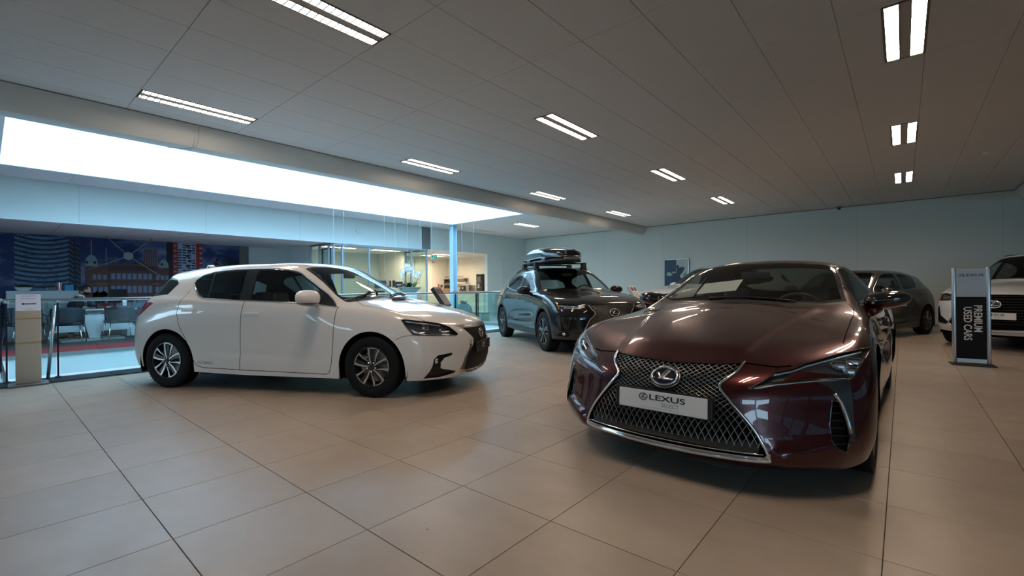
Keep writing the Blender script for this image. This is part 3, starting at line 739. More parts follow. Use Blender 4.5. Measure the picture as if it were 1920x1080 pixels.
CROSS = [
 [(2.16,0,.24),(2.23,0,.36),(2.245,0,.52),(2.235,0,.70),(2.17,0,.855),(2.02,0,.915),(1.9,0,.95),(1.76,0,.975),(1.62,0,.995),(1.47,0,1.015)],
 [(2.15,.3,.24),(2.22,.3,.36),(2.23,.3,.52),(2.215,.3,.70),(2.15,.3,.86),(1.97,.27,.922),(1.84,.22,.958),(1.69,.17,.982),(1.51,.1,1.005),(1.33,0,1.03)],
 [(2.08,.55,.25),(2.14,.57,.36),(2.15,.56,.52),(2.13,.56,.70),(2.06,.53,.865),(1.9,.46,.93),(1.76,.38,.965),(1.6,.28,.99),(1.42,.15,1.015),(1.23,0,1.042)],
 [(1.94,.76,.26),(1.99,.79,.38),(1.98,.79,.54),(1.96,.78,.71),(1.88,.74,.875),(1.73,.65,.94),(1.6,.53,.975),(1.45,.4,1.0),(1.3,.22,1.03),(1.14,0,1.055)],
 [(1.80,.865,.26),(1.82,.89,.40),(1.81,.895,.56),(1.78,.885,.73),(1.70,.83,.90),(1.58,.75,.955),(1.46,.63,.985),(1.34,.47,1.012),(1.2,.26,1.045),(1.07,0,1.067)],
 [(1.66,.90,.26),(1.67,.915,.42),(1.66,.918,.58),(1.63,.91,.75),(1.55,.86,.92),(1.46,.79,.972),(1.36,.68,.998),(1.26,.5,1.027),(1.16,.28,1.055),(1.06,0,1.077)],
 [(1.32,.90,.24),(1.32,.918,.42),(1.32,.92,.58),(1.32,.915,.76),(1.3,.875,.94),(1.26,.83,.985),(1.2,.74,1.01),(1.13,.54,1.045),(1.09,.3,1.07),(1.06,0,1.085)],
 [(.95,.89,.24),(.95,.90,.42),(.95,.895,.58),(.95,.90,.76),(.93,.87,.955),(.9,.83,1.0),(.87,.76,1.03),(.82,.66,1.075),(.93,.35,1.115),(.97,0,1.125)],
 [(.60,.88,.24),(.60,.89,.42),(.60,.88,.58),(.60,.89,.78),(.60,.87,.97),(.60,.83,1.015),(.58,.78,1.10),(.53,.68,1.25),(.60,.37,1.305),(.63,0,1.32)],
 [(.22,.88,.24),(.22,.885,.42),(.22,.875,.58),(.22,.89,.79),(.22,.88,.985),(.22,.845,1.03),(.21,.78,1.17),(.18,.62,1.44),(.24,.37,1.49),(.26,0,1.50)],
 [(-.30,.88,.24),(-.30,.89,.42),(-.30,.88,.58),(-.30,.90,.80),(-.30,.885,1.0),(-.30,.855,1.04),(-.30,.785,1.20),(-.30,.64,1.465),(-.30,.38,1.525),(-.3,0,1.54)],
 [(-.80,.88,.25),(-.80,.90,.42),(-.80,.895,.58),(-.80,.91,.82),(-.80,.89,1.02),(-.80,.86,1.06),(-.80,.785,1.21),(-.80,.64,1.455),(-.8,.38,1.52),(-.8,0,1.535)],
 [(-1.2,.90,.26),(-1.2,.91,.42),(-1.2,.91,.58),(-1.2,.915,.83),(-1.2,.885,1.05),(-1.2,.845,1.10),(-1.2,.76,1.24),(-1.2,.615,1.42),(-1.2,.37,1.49),(-1.2,0,1.505)],
 [(-1.6,.89,.28),(-1.6,.905,.42),(-1.6,.905,.58),(-1.6,.89,.84),(-1.58,.845,1.05),(-1.55,.79,1.12),(-1.52,.71,1.24),(-1.5,.585,1.375),(-1.53,.35,1.44),(-1.53,0,1.455)],
 [(-1.93,.82,.30),(-1.95,.84,.42),(-1.95,.84,.58),(-1.94,.82,.86),(-1.86,.76,1.05),(-1.8,.70,1.12),(-1.74,.63,1.22),(-1.68,.54,1.34),(-1.78,.32,1.385),(-1.82,0,1.40)],
 [(-2.12,.5,.32),(-2.18,.5,.44),(-2.19,.5,.60),(-2.17,.5,.88),(-2.08,.47,1.04),(-1.99,.45,1.11),(-1.92,.42,1.2),(-1.83,.38,1.31),(-1.9,.2,1.345),(-1.94,0,1.35)],
 [(-2.16,0,.32),(-2.22,0,.44),(-2.24,0,.60),(-2.22,0,.88),(-2.14,0,1.04),(-2.06,0,1.11),(-1.99,0,1.19),(-1.92,0,1.28),(-1.96,0,1.325),(-1.98,0,1.335)],
]
def net_of(cols): return [[c[r] for c in cols] for r in range(10)]
def paint(name, col, flake=.25, metal=.55, rough=.28, coat=1.0):
    m = mat(name, col, rough, metal, coat, coat_rough=.02)
    n, l, b = nodes_of(m)
    tc = n.new('ShaderNodeTexCoord'); v = n.new('ShaderNodeTexNoise'); v.inputs['Scale'].default_value = 900; v.inputs['Detail'].default_value = 1
    l.new(tc.outputs['Object'], v.inputs['Vector'])
    mr = n.new('ShaderNodeMapRange'); mr.inputs['From Min'].default_value = .35; mr.inputs['From Max'].default_value = .65
    mr.inputs['To Min'].default_value = rough * .8; mr.inputs['To Max'].default_value = rough * 1.25
    l.new(v.outputs['Fac'], mr.inputs[0]); l.new(mr.outputs[0], b.inputs['Roughness'])
    mx = n.new('ShaderNodeMix'); mx.data_type = 'RGBA'
    mx.inputs['A'].default_value = (*[c * (1 - flake) for c in col], 1); mx.inputs['B'].default_value = (*[min(1, c * (1 + flake)) for c in col], 1)
    l.new(v.outputs['Fac'], mx.inputs['Factor']); l.new(mx.outputs['Result'], b.inputs['Base Color'])
    return m

# ---------------------------------------------------------------- car parts
def P(name, bm, m, parent, smooth=False, angle=None, label=None):
    o = obj(name, bm, m, parent, smooth, angle)
    if label: o['label'] = label
    return o

def build_wheel(car, x, s, r, w, rim, yout, style, tread='wide'):
    """wheel with its outer face at |y| = yout; axis along y"""
    e = empty('wheel', (x, s * yout, r), 0, car)
    F = Matrix.Scale(-1, 4, (0, 1, 0)) if s < 0 else Matrix.Identity(4)
    def fin(bm, name, m, angle=30):
        if s < 0:
            bmesh.ops.transform(bm, matrix=F, verts=bm.verts); bmesh.ops.reverse_faces(bm, faces=bm.faces)
        return obj(name, bm, m, e, angle=angle)
    # tyre
    sw = r - rim
    pr = [(rim - .004, -.022), (rim + .004, -.012), (rim + sw * .25, -.003), (rim + sw * .5, 0.0), (rim + sw * .72, -.003), (r - .012, -.013), (r - .004, -.024)]
    g = 5; z0, z1 = -.03, -w + .03; step = (z1 - z0) / g
    for i in range(g):
        a = z0 + i * step
        pr += [(r - .001, a), (r, a + step * .12), (r, a + step * .82), (r - .001, a + step * .88), (r - .008, a + step * .89), (r - .008, a + step * .99)]
    pr += [(r - .001, z1), (r - .012, -w + .013), (rim + sw * .5, -w), (rim, -w + .015)]
    b = NB(); lathe(b, pr, 56, 'Y')
    for k in range(56):                                           # shoulder blocks of the tread
        th = 2 * PI * k / 56
        t = NB(); box(t, -.0035, .0035, -.031, -.012, r - .012, r - .0015)
        add(b, t, Matrix.Rotation(th, 4, 'Y'))
    fin(b, 'tyre', M_RUBBER, 35)
    b = NB(); lathe(b, [(rim + .002, -.016), (rim - .001, -.008), (rim - .008, -.007), (rim - .012, -.014), (rim - .016, -.03), (rim - .030, -.07), (rim - .034, -.14), (rim - .01, -w + .02)], 56, 'Y')
    lathe(b, [(rim - .03, -w + .05), (.05, -w + .04)], 32, 'Y')
    fin(b, 'rim_barrel', M_RIMDARK if style != 'silver' else M_SILVERRIM, 35)
    b = NB(); lathe(b, [(.155 * rim / .2, -.105), (.155 * rim / .2, -.085), (.06, -.085), (.055, -.06)], 32, 'Y')
    fin(b, 'brake_disc', M_BRAKE)
    b = NB(); bbox(b, -.055, .055, -.12, -.065, .10 * rim / .2, .16 * rim / .2, .01); bmesh.ops.rotate(b, verts=b.verts, matrix=Matrix.Rotation(-1.1, 3, 'Y'))
    fin(b, 'brake_caliper', M_BRAKE)
    # spokes
    R1 = rim - .012
    def to3(off):
        def f(a, c, d): return Vector((a, d, c))
        return f
    def polar(rr, th): return (rr * math.sin(th), rr * math.cos(th))
    n = 5
    for k in range(n):
        th = 2 * PI * k / n + .15
        if style in ('hatch', 'dark'):
            face = M_MACHINED if style == 'hatch' else M_DARKCHROME
            hw = math.radians(17)
            # dark wedge blade
            b = NB()
            dk = [polar(.036, th - .5), polar(R1 * .55, th - hw * 1.05 + .05), polar(R1, th - hw), polar(R1, th - hw * .1), polar(R1 * .5, th + .02), polar(.036, th + .25)]
            prism(b, dk, lambda a, c, d: Vector((a, d, c)), -.030, -.018)
            fin(b, 'spoke_blade', M_RIMDARK, 20)
            # bright machined edges
            b = NB()
            def strip(p0, p1, w0, w1, bend):
                L = []; 
                for i in range(7):
                    t = i / 6; q = Vector((p0[0] + (p1[0] - p0[0]) * t, p0[1] + (p1[1] - p0[1]) * t)); d = Vector((p1[0] - p0[0], p1[1] - p0[1])).normalized(); nn = Vector((-d.y, d.x))
                    L.append((q + nn * bend * math.sin(PI * t), nn, (w0 + (w1 - w0) * t) / 2))
                A = [tuple(q + nn * w_) for q, nn, w_ in L]; B = [tuple(q - nn * w_) for q, nn, w_ in L]
                prism(b, A + B[::-1], lambda a, c, d: Vector((a, d, c)), -.022, -.010)
            strip(polar(.030, th - .25), polar(R1, th - hw), .012, .024, .008)
            strip(polar(R1 * .33, th + .55), polar(R1, th + hw), .006, .022, .006)
            arc = [polar(R1 + .004, th - hw + i * 2 * hw / 8 * 1.0) for i in range(9)]; arc2 = [polar(R1 - .007, th - hw + i * 2 * hw / 8) for i in range(9)]
            prism(b, arc + arc2[::-1], lambda a, c, d: Vector((a, d, c)), -.022, -.010)
            fin(b, 'spoke', face, 20)
        else:
            b = NB()
            for q in (-.16, .16):
                p0 = polar(.04, th + q * 1.5); p1 = polar(R1, th + q)
                d = (Vector(p1) - Vector(p0)).normalized(); nn = Vector((-d.y, d.x))
                pl = [tuple(Vector(p0) + nn * .013), tuple(Vector(p0) - nn * .013), tuple(Vector(p1) - nn * .017), tuple(Vector(p1) + nn * .017)]
                prism(b, pl, lambda a, c, d: Vector((a, d, c)), -.04, -.014)
            fin(b, 'spoke', M_SILVERRIM if style == 'silver' else M_DARKCHROME, 20)
    b = NB(); lathe(b, [(.062, -.04), (.060, -.024), (.034, -.018), (.033, -.009), (.026, -.006), (0, -.006)], 24, 'Y'); fin(b, 'hub_cap', M_RIMDARK, 30)
    for k in range(5):
        th = 2 * PI * k / 5 + .6
        b = NB(); lathe(b, [(.0095, -.024), (.0095, -.006), (.006, -.003), (0, -.003)], 8, 'Y'); bmesh.ops.translate(b, verts=b.verts, vec=(.048 * math.sin(th), 0, .048 * math.cos(th)))
        fin(b, 'wheel_nut', M_MACHINED, 30)
    return e

def emblem_bm(w=.16, h=.11, t=.006, ring=.05):
    """oval ring with a slanted hook inside, in local XY facing +Z"""
    b = NB()
    N = 40
    tube(b, [(w / 2 * math.cos(2*PI*k/N), h / 2 * math.sin(2*PI*k/N), t / 2) for k in range(N)], w * ring, 6, closed=True)
    q = [(.10, .80), (.36, .80), (-.10, -.22), (.80, -.22), (.66, -.42), (-.52, -.42), (-.42, -.20)]
    prism(b, [(a * w / 2, c * h / 2) for a, c in q], lambda a, c, d: Vector((a, c, d)), 0, t)
    return b

def place_on(body, kind, a, b_, s=1, off=.004):
    """matrix that puts local XY on the body surface with +Z outward"""
    p = body.hit(kind, a, b_, s); n = body.normal_at(p)
    z = n; x = Vector((0, 0, 1)).cross(z).normalized(); y = z.cross(x)
    return Matrix(((x.x, y.x, z.x, p.x + n.x * off), (x.y, y.y, z.y, p.y + n.y * off), (x.z, y.z, z.z, p.z + n.z * off), (0, 0, 0, 1)))

def surf_line(body, kind, pts, s=1, off=.002, step=.02, closed=False):
    if len(pts[0]) == 3: pts = body.flat(kind, pts, s)
    L = []
    n = len(pts)
    for i in range(n if closed else n - 1):
        p, q = Vector(pts[i]), Vector(pts[(i + 1) % n]); k = max(1, int((q - p).length / step))
        for j in range(k): L.append(p.lerp(q, j / k))
    if not closed: L.append(Vector(pts[-1]))
    o = []
    for p in L:
        h = body.hit(kind, p.x, p.y, s); o.append(h + body.normal_at(h) * off)
    return o

def trim(body, car, name, kind, pts, s, r, m, off=.002, closed=False, flat=1.0, seg=6, label=None):
    b = NB(); tube(b, surf_line(body, kind, pts, s, off, closed=closed), r, seg, closed=closed, flat=flat)
    return P(name, b, m, car, True, label=label)

def bucket(body, car, idn, kind, poly, s, depth, name, m, shrink=.92):
    """recess behind an opening: walls from the rim plus the surface pushed inward"""
    if len(poly[0]) == 3: poly = body.flat(kind, poly, s)
    d, t, u = frame(kind, s)
    b = NB(); rim = []
    n = len(poly)
    for i in range(n):
        p, q = Vector(poly[i]), Vector(poly[(i + 1) % n]); k = max(1, int((q - p).length / .03))
        for j in range(k): rim.append(p.lerp(q, j / k))
    c = sum(rim, Vector((0, 0))) / len(rim)
    A = [body.hit(kind, p.x, p.y, s) for p in rim]
    B = [body.hit(kind, *(c + (p - c) * shrink), s) - d * depth for p in rim]
    va = [b.verts.new(p) for p in A]; vb = [b.verts.new(p) for p in B]; N = len(va)
    for i in range(N): b.faces.new((va[i], va[(i + 1) % N], vb[(i + 1) % N], vb[i]))
    e = [b.edges.get((vb[i], vb[(i + 1) % N])) for i in range(N)]
    bmesh.ops.triangle_fill(b, use_beauty=True, edges=e)
    return P(name, b, m, car)

def lattice(body, car, name, poly, cw, ch, m, r=.003, inset=.012, step=.02, kind='F', clear=None, skew=1.0):
    """diamond mesh inside a symmetric opening; ch(z) is the cell height there"""
    full = poly + [(-a, z) for a, z in poly[::-1]]
    zs = [z for _, z in poly]; z0, z1 = min(zs), max(zs); ys = max(a for a, _ in poly)
    K = 240; Z = [z0 + (z1 - z0) * i / K for i in range(K + 1)]; Wd = [0]
    for i in range(K): Wd.append(Wd[-1] + (z1 - z0) / K / ch((Z[i] + Z[i + 1]) / 2))
    b = NB(); tot = Wd[-1]; nn = int(ys / cw + tot) + 2
    for fam in (1, -1):
        for k in range(-nn, nn + 1):
            run = []
            for i in range(0, K + 1, 2):
                y = (k - fam * (Wd[i] - tot)) * cw
                if inpoly(y, Z[i], full) and not (clear and clear(y, Z[i])): run.append((y, Z[i]))
                elif run:
                    if len(run) > 1: _wire(b, body, run, r, inset, step, kind)
                    run = []
            if len(run) > 1: _wire(b, body, run, r, inset, step, kind)
    return P(name, b, m, car, True)
def _wire(b, body, run, r, inset, step, kind):
    q = [run[0]]
    for p in run[1:]:
        if (Vector(p) - Vector(q[-1])).length >= step: q.append(p)
    if q[-1] != run[-1]: q.append(run[-1])
    if len(q) < 2: return
    pts = [body.hit(kind, y, z, 1) - Vector((inset, 0, 0)) for y, z in q]
    tube(b, pts, r, 4, cap=False)

def seat(car, x, y, m, lean=.30, z=.34, head=True, wd=.25, hb=.56):
    b = NB()
    bbox(b, -.24, .24, -wd, wd, -.08, .08, .05, 3)
    bmesh.ops.translate(b, verts=b.verts, vec=(x + .03, y, z))
    t = NB(); bbox(t, -.06, .06, -wd, wd, 0, hb, .05, 3)
    for v in t.verts:
        if abs(v.co.y) > wd * .6: v.co.x += .035
        v.co.y *= 1 - .25 * max(0, v.co.z / hb - .4)
    add(b, t, Matrix.Translation((x - .2, y, z)) @ Matrix.Rotation(-lean, 4, 'Y'))
    if head:
        t = NB(); bbox(t, -.05, .05, -.12, .12, hb + .05, hb + .21, .035, 3); box(t, -.01, .01, -.06, -.045, hb - .03, hb + .08); box(t, -.01, .01, .045, .06, hb - .03, hb + .08)
        add(b, t, Matrix.Translation((x - .2, y, z)) @ Matrix.Rotation(-lean * .8, 4, 'Y'))
    return P('seat', b, m, car, angle=40)

def interior(car, x_dash, zdash, seats, m, xw, wid=.62, steer_y=.36, zf=.22, sw_z=None, tail=-1.7):
    b = NB(); bbox(b, tail, x_dash + .45, -wid, wid, zf - .06, zf, .01); P('cabin_floor', b, M_MATTE, car)
    b = NB(); bbox(b, x_dash - .16, x_dash + .38, -wid, wid, zdash - .32, zdash, .06, 3)
    bbox(b, x_dash - .20, x_dash + .02, steer_y - .2, steer_y + .2, zdash - .05, zdash + .05, .03, 2)
    bbox(b, x_dash - .19, x_dash - .15, -.13, .13, zdash - .05, zdash + .06, .01)
    P('dashboard', b, M_BLACK, car, angle=40)
    for sx, sy, hd in seats: seat(car, sx, sy, m, head=hd)
    b = NB()
    c = Vector((xw, steer_y, sw_z or zdash - .02)); R = Matrix.Rotation(math.radians(-62), 3, 'Y')
    tube(b, [c + R @ Vector((.185 * math.cos(2*PI*k/28), .185 * math.sin(2*PI*k/28), 0)) for k in range(28)], .016, 8, closed=True)
    for a in (PI / 2, -PI / 2, PI):
        tube(b, [c, c + R @ Vector((.18 * math.cos(a), .18 * math.sin(a), 0))], .018, 6)
    tube(b, [c + Vector((.28, 0, -.12)), c], .03, 8)
    P('steering_wheel', b, M_BLACK, car, True)

def wheel_housing(car, x, s, r, y0, y1, z):
    b = NB(); n = 18; A, B = [], []
    for i in range(n + 1):
        a = -.35 + (PI + .7) * i / n
        A.append(b.verts.new((x + r * math.cos(a), s * y1, z + r * math.sin(a)))); B.append(b.verts.new((x + r * math.cos(a), s * y0, z + r * math.sin(a))))
    for i in range(n): b.faces.new((A[i], A[i + 1], B[i + 1], B[i]))
    b.faces.new(B)
    return P('wheel_arch_liner', b, M_MATTE, car)

def arch(x, z, r, zb, n=26, flare=0):
    """side-view outline of a wheel opening"""
    L = [(x + r * math.cos(a), z + r * math.sin(a)) for a in [PI * i / n for i in range(n + 1)]]
    return [(x + r + flare, zb)] + L + [(x - r - flare, zb)]

def mirror_part(car, c, s, size, m_top, m_low, foot, tilt=0, cutz=-.35, m_foot=None):
    """door mirror: shell with flat glass side facing rearward, foot reaching to the door"""
    sx, sy, sz = size
    t = NB(); bmesh.ops.create_uvsphere(t, u_segments=28, v_segments=16, radius=1)
    for v in t.verts:
        x, y, z = v.co
        x = (abs(x) ** .8) * (1 if x > 0 else -1); z = (abs(z) ** .75) * (1 if z > 0 else -1)
        k = 1 + .12 * y * s * (-1)                                     # taller near the door, tapering outward
        if x < -.15: x = -.15
        v.co = Vector((x * sx, y * sy, z * sz * k + tilt * y * s * sz))
    low = NB(); me = bpy.data.meshes.new('t'); t.to_mesh(me); low.from_mesh(me); bpy.data.meshes.remove(me)
    bmesh.ops.bisect_plane(t, geom=t.verts[:] + t.edges[:] + t.faces[:], plane_co=(0, 0, sz * cutz), plane_no=(0, 0, 1), clear_inner=True)
    bmesh.ops.bisect_plane(low, geom=low.verts[:] + low.edges[:] + low.faces[:], plane_co=(0, 0, sz * cutz), plane_no=(0, 0, 1), clear_outer=True)
    bmesh.ops.translate(t, verts=t.verts, vec=c); bmesh.ops.translate(low, verts=low.verts, vec=c)
    o = P('door_mirror', t, m_top, car, angle=50); P('mirror_lower_trim', low, m_low, o, angle=50)
    b = NB(); bbox(b, c[0] - .152 * sx - .004, c[0] - .15 * sx + .001, c[1] - sy * .8, c[1] + sy * .8, c[2] - sz * .7, c[2] + sz * .75, .002); P('mirror_glass', b, M_CHROME, o)
    b = NB(); mid = (Vector(c) + Vector(foot)) / 2 + Vector((0, 0, -.01)); tube(b, [Vector(c) + Vector((0, -s * sy * .6, -sz * .6)), mid + Vector((0, 0, -.015)), foot], [.034, .03, .034], 10, flat=.7); P('mirror_foot', b, m_foot or m_low, o, True)
    return o

def handle_part(body, parent, x, z, s, m, ln=.20):
    p = body.hit('S', x, z, s)
    b = NB(); bbox(b, p.x - ln / 2, p.x + ln / 2, -.010, .010, p.z - .014, p.z + .014, .008, 3)
    for v in b.verts: v.co.y += p.y + s * (.030 - .022 * ((v.co.x - p.x) / (ln / 2)) ** 4)
    box(b, p.x - ln / 2 + .01, p.x - ln / 2 + .04, p.y, p.y + s * .02, p.z - .01, p.z + .01)
    o = P('door_handle', b, m, parent, angle=40)
    b = NB(); t = NB(); bmesh.ops.create_uvsphere(t, u_segments=16, v_segments=8, radius=1)
    bmesh.ops.scale(t, verts=t.verts, vec=(.065, .006, .034)); add(b, t, Matrix.Translation((p.x + .02, p.y - s * .001, p.z - .004)))
    return o
# ================================================================= printed city wall behind the desks
MX = XW + .02
def cloud_sky():
    m = mat('printed_sky', (.01, .03, .12), .45); n, l, b = nodes_of(m)
    g = n.new('ShaderNodeNewGeometry'); mp = n.new('ShaderNodeMapping'); mp.inputs['Scale'].default_value = (1, .75, 1.7); mp.inputs['Location'].default_value = (0, 3.3, .4); l.new(g.outputs['Position'], mp.inputs[0])
    t = n.new('ShaderNodeTexNoise'); t.inputs['Scale'].default_value = 1.15; t.inputs['Detail'].default_value = 7; t.inputs['Roughness'].default_value = .55; l.new(mp.outputs[0], t.inputs['Vector'])
    r = n.new('ShaderNodeValToRGB'); e = r.color_ramp.elements; e[0].position = .47; e[0].color = (.008, .028, .13, 1); e[1].position = .68; e[1].color = (.22, .26, .42, 1)
    l.new(t.outputs['Fac'], r.inputs[0]); l.new(r.outputs[0], b.inputs['Base Color']); return m
def flatm(name, c): return mat(name, c, .45)
PRN = {k: flatm('print_' + k, c) for k, c in dict(slate=(.05, .10, .20), pale=(.10, .20, .34), night=(.010, .022, .05), brick=(.10, .045, .04), brickd=(.05, .022, .022), copper=(.20, .34, .36), white=(.34, .40, .55), window=(.16, .22, .34), red=(.32, .03, .02), stone=(.16, .13, .16), leaf=(.012, .035, .03), sign=(.62, .64, .60), ochre=(.30, .12, .03), dark=(.01, .01, .02)).items()}
mural = empty('city_mural', (MX, -1.5, 0)); tag(mural, 'large wall print of a blue city skyline with a brick harbour office', 'wall print')
lay = [0]
def pr(name, polys, m, parent=mural, d=None):
    """flat printed shapes (y, z) a hair above the panel"""
    lay[0] += 1; x = MX + .0015 + (lay[0] * .00035 if d is None else d)
    b = NB()
    for q in polys:
        vs = [b.verts.new((x - MX, y + 1.5, z)) for y, z in q]; f = b.faces.new(vs)
        if f.normal.x < 0: f.normal_flip()
    bmesh.ops.recalc_face_normals(b, faces=b.faces)
    for f in b.faces:
        if f.normal.x < 0: f.normal_flip()
    bmesh.ops.triangulate(b, faces=b.faces)
    o = obj(name, b, m, parent)
    if len(polys) > 1: o['kind'] = 'stuff'
    return o
def rc(y0, y1, z0, z1): return [(y0, z0), (y1, z0), (y1, z1), (y0, z1)]
b = NB(); box(b, -.012, 0, 0, 6.85, 0, 2.55); obj('print_panel', b, cloud_sky(), mural)
pr('printed_tower', [rc(.505, 1.42, .0, 2.54)], PRN['night']); pr('printed_tower', [[(1.42, 0), (1.655, 0), (1.655, 2.30), (1.42, 2.54)]], PRN['dark'])
bands, wins, sideb = [], [], []
for i in range(20):
    z = 2.60 - i * .118; c = .020 + .045 * (1 - i / 20)
    top = [(.50 + .93 * k / 10, z - c * (1 - ((k - 5) / 5) ** 2) * 1.6) for k in range(11)]; bt = [(y, zz - .062) for y, zz in top]
    if top[5][1] > .05: bands.append([p for p in top] + bt[::-1])
    for k in range(8):
        if random.random() < .45: y = .54 + .105 * k; wins.append(rc(y, y + .085, z - .115, z - .075))
    sideb.append([(1.43, z + .02), (1.53, z - .09), (1.53, z - .13), (1.43, z - .03)]); sideb.append([(1.56, z - .05), (1.65, z - .13), (1.65, z - .16), (1.56, z - .09)])
clampz = lambda P_: [[(y, min(max(zz, .0), 2.54)) for y, zz in q] for q in P_]
pr('printed_floors', clampz(bands), PRN['pale']); pr('printed_floors', clampz(wins), PRN['slate']); pr('printed_floors', clampz(sideb), PRN['slate'])
pr('printed_tower', [[(2.931, 1.5), (2.934, 2.19), (2.982, 2.312), (3.06, 2.37), (3.13, 2.37), (3.209, 2.326), (3.256, 2.207), (3.256, 1.5)]], PRN['stone'])
pr('printed_windows', [rc(2.95 + .05 * i, 2.975 + .05 * i, 2.27 - .055 * j, 2.295 - .055 * j) for i in range(6) for j in range(9)], PRN['dark'])
pr('printed_tower', [rc(3.456, 3.62, 0, 2.55)], PRN['dark']); pr('printed_tower', [rc(3.61, 4.33, .0, 2.545)], PRN['red'])
pr('printed_tower', [rc(3.73, 4.18, .0, 2.545)], PRN['white'])
pr('printed_windows', [rc(3.73 + .115 * i, 3.82 + .115 * i, 2.47 - .075 * j, 2.505 - .075 * j) for i in range(4) for j in range(30) if (i + j // 2) % 5] + [rc(3.93 + .05 * (j % 2), 4.02 + .05 * (j % 2), 2.44 - .15 * j, 2.50 - .15 * j) for j in range(12)], PRN['night'])
pr('printed_windows', [rc(3.635, 3.70, 2.44 - .15 * j, 2.47 - .15 * j) for j in range(14)] + [rc(4.27, 4.34, 2.40 - .15 * j, 2.44 - .15 * j) for j in range(14)], PRN['white'])
pr('printed_facade', [[(1.734, 0), (1.734, 1.80), (1.836, 1.827), (2.224, 1.84), (2.311, 1.915), (2.387, 1.846), (2.588, 1.939), (2.723, 1.871), (2.909, 1.952), (3.085, 1.824), (3.291, 1.83), (3.513, 1.78), (3.52, 0)]], PRN['brick'])
pr('printed_cornice', [rc(1.74, 3.51, 1.40, 1.425), rc(1.74, 3.51, 1.36, 1.375), rc(2.24, 3.13, 1.66, 1.68), rc(1.74, 3.51, 1.04, 1.06), rc(2.19, 2.215, .5, 1.8), rc(3.15, 3.175, .5, 1.8)], PRN['brickd'])
pr('printed_windows', [rc(2.25 + .113 * i, 2.33 + .113 * i, 1.47, 1.625) for i in range(8)] + [rc(2.25 + .113 * i, 2.33 + .113 * i, 1.10, 1.285) for i in range(8)] + [rc(y, y + .07, 1.46, 1.58) for y in (1.88, 1.98, 2.09, 3.22, 3.33, 3.43)] + [rc(y, y + .08, 1.10, 1.26) for y in (1.88, 2.0, 2.1, 3.2, 3.31, 3.42)] + [rc(1.85 + .12 * i, 1.93 + .12 * i, .72, .90) for i in range(13)], PRN['window'])
pr('printed_windows', [rc(y, y + .07, 1.585, 1.61) for y in (1.88, 1.98)] + [rc(1.96, 2.18, 1.33, 1.355), rc(3.12, 3.28, 1.33, 1.355)], PRN['ochre'])
dome = lambda cy, z0, r, h: [(cy + r * math.cos(PI * k / 12), z0 + h * math.sin(PI * k / 12)) for k in range(13)]
pr('printed_dome', [dome(1.858, 1.86, .125, .24), rc(1.735, 1.98, 1.80, 1.87), dome(3.395, 1.80, .115, .24), rc(1.85, 1.868, 2.08, 2.5), rc(2.143, 2.158, 1.83, 2.30)], PRN['copper'])
pr('printed_clock', [[(cy + .032 * math.cos(2*PI*k/10), 1.90 + .038 * math.sin(2*PI*k/10)) for k in range(10)] for cy in (1.77, 1.925, 3.35)], PRN['dark'])
pr('printed_flag', [[(1.852, 2.45), (1.852, 2.37), (1.747, 2.28)], [(1.93, .742), (2.09, .85), (2.25, .747)]], PRN['red'])
pr('printed_tents', [[(2.30, .70), (2.42, .86), (2.54, .70)], [(2.75, .70), (2.82, .90), (2.98, .90), (3.05, .70)]], PRN['window'])
def leaves(cy, cz, ry, rz, n, sz):
    o = []
    for _ in range(n):
        a = random.random() * 2 * PI; r_ = random.random() ** .5; y, z = cy + ry * r_ * math.cos(a), cz + rz * r_ * math.sin(a)
        k = sz * (.5 + random.random()); t = random.random() * 3; o.append([(y + k * math.cos(t + 2.09 * q), z + k * math.sin(t + 2.09 * q)) for q in range(3)])
    return o
pr('printed_trees', leaves(2.03, 1.0, .14, .16, 90, .035) + leaves(2.5, .9, .2, .12, 60, .035) + leaves(5.0, 1.98, .34, .22, 170, .03) + [[(4.6, 1.80), (5.35, 1.80), (5.35, 1.6), (4.5, 1.6)]], PRN['leaf'])
b = text_bm('HOLLAND  AMERIKA  LIJN', .095, .0005, bold=True, sx=.80); M_ = Matrix.Translation((.0085, 1.5 + 2.685, 1.765)) @ Matrix(((0, 0, 1, 0), (1, 0, 0, 0), (0, 1, 0, 0), (0, 0, 0, 1)))
bmesh.ops.transform(b, matrix=M_, verts=b.verts); bmesh.ops.recalc_face_normals(b, faces=b.faces); pr('printed_band', [rc(2.22, 3.15, 1.70, 1.83)], PRN['brickd']); obj('printed_lettering', b, PRN['sign'], mural)
b = NB(); box(b, XW, XW + .05, 5.36, 5.62, 0, 2.55); t = obj('wall_cladding', b, M_DARKGREY); tag(t, 'grey vertical cladding strip beside the city print', 'cladding')
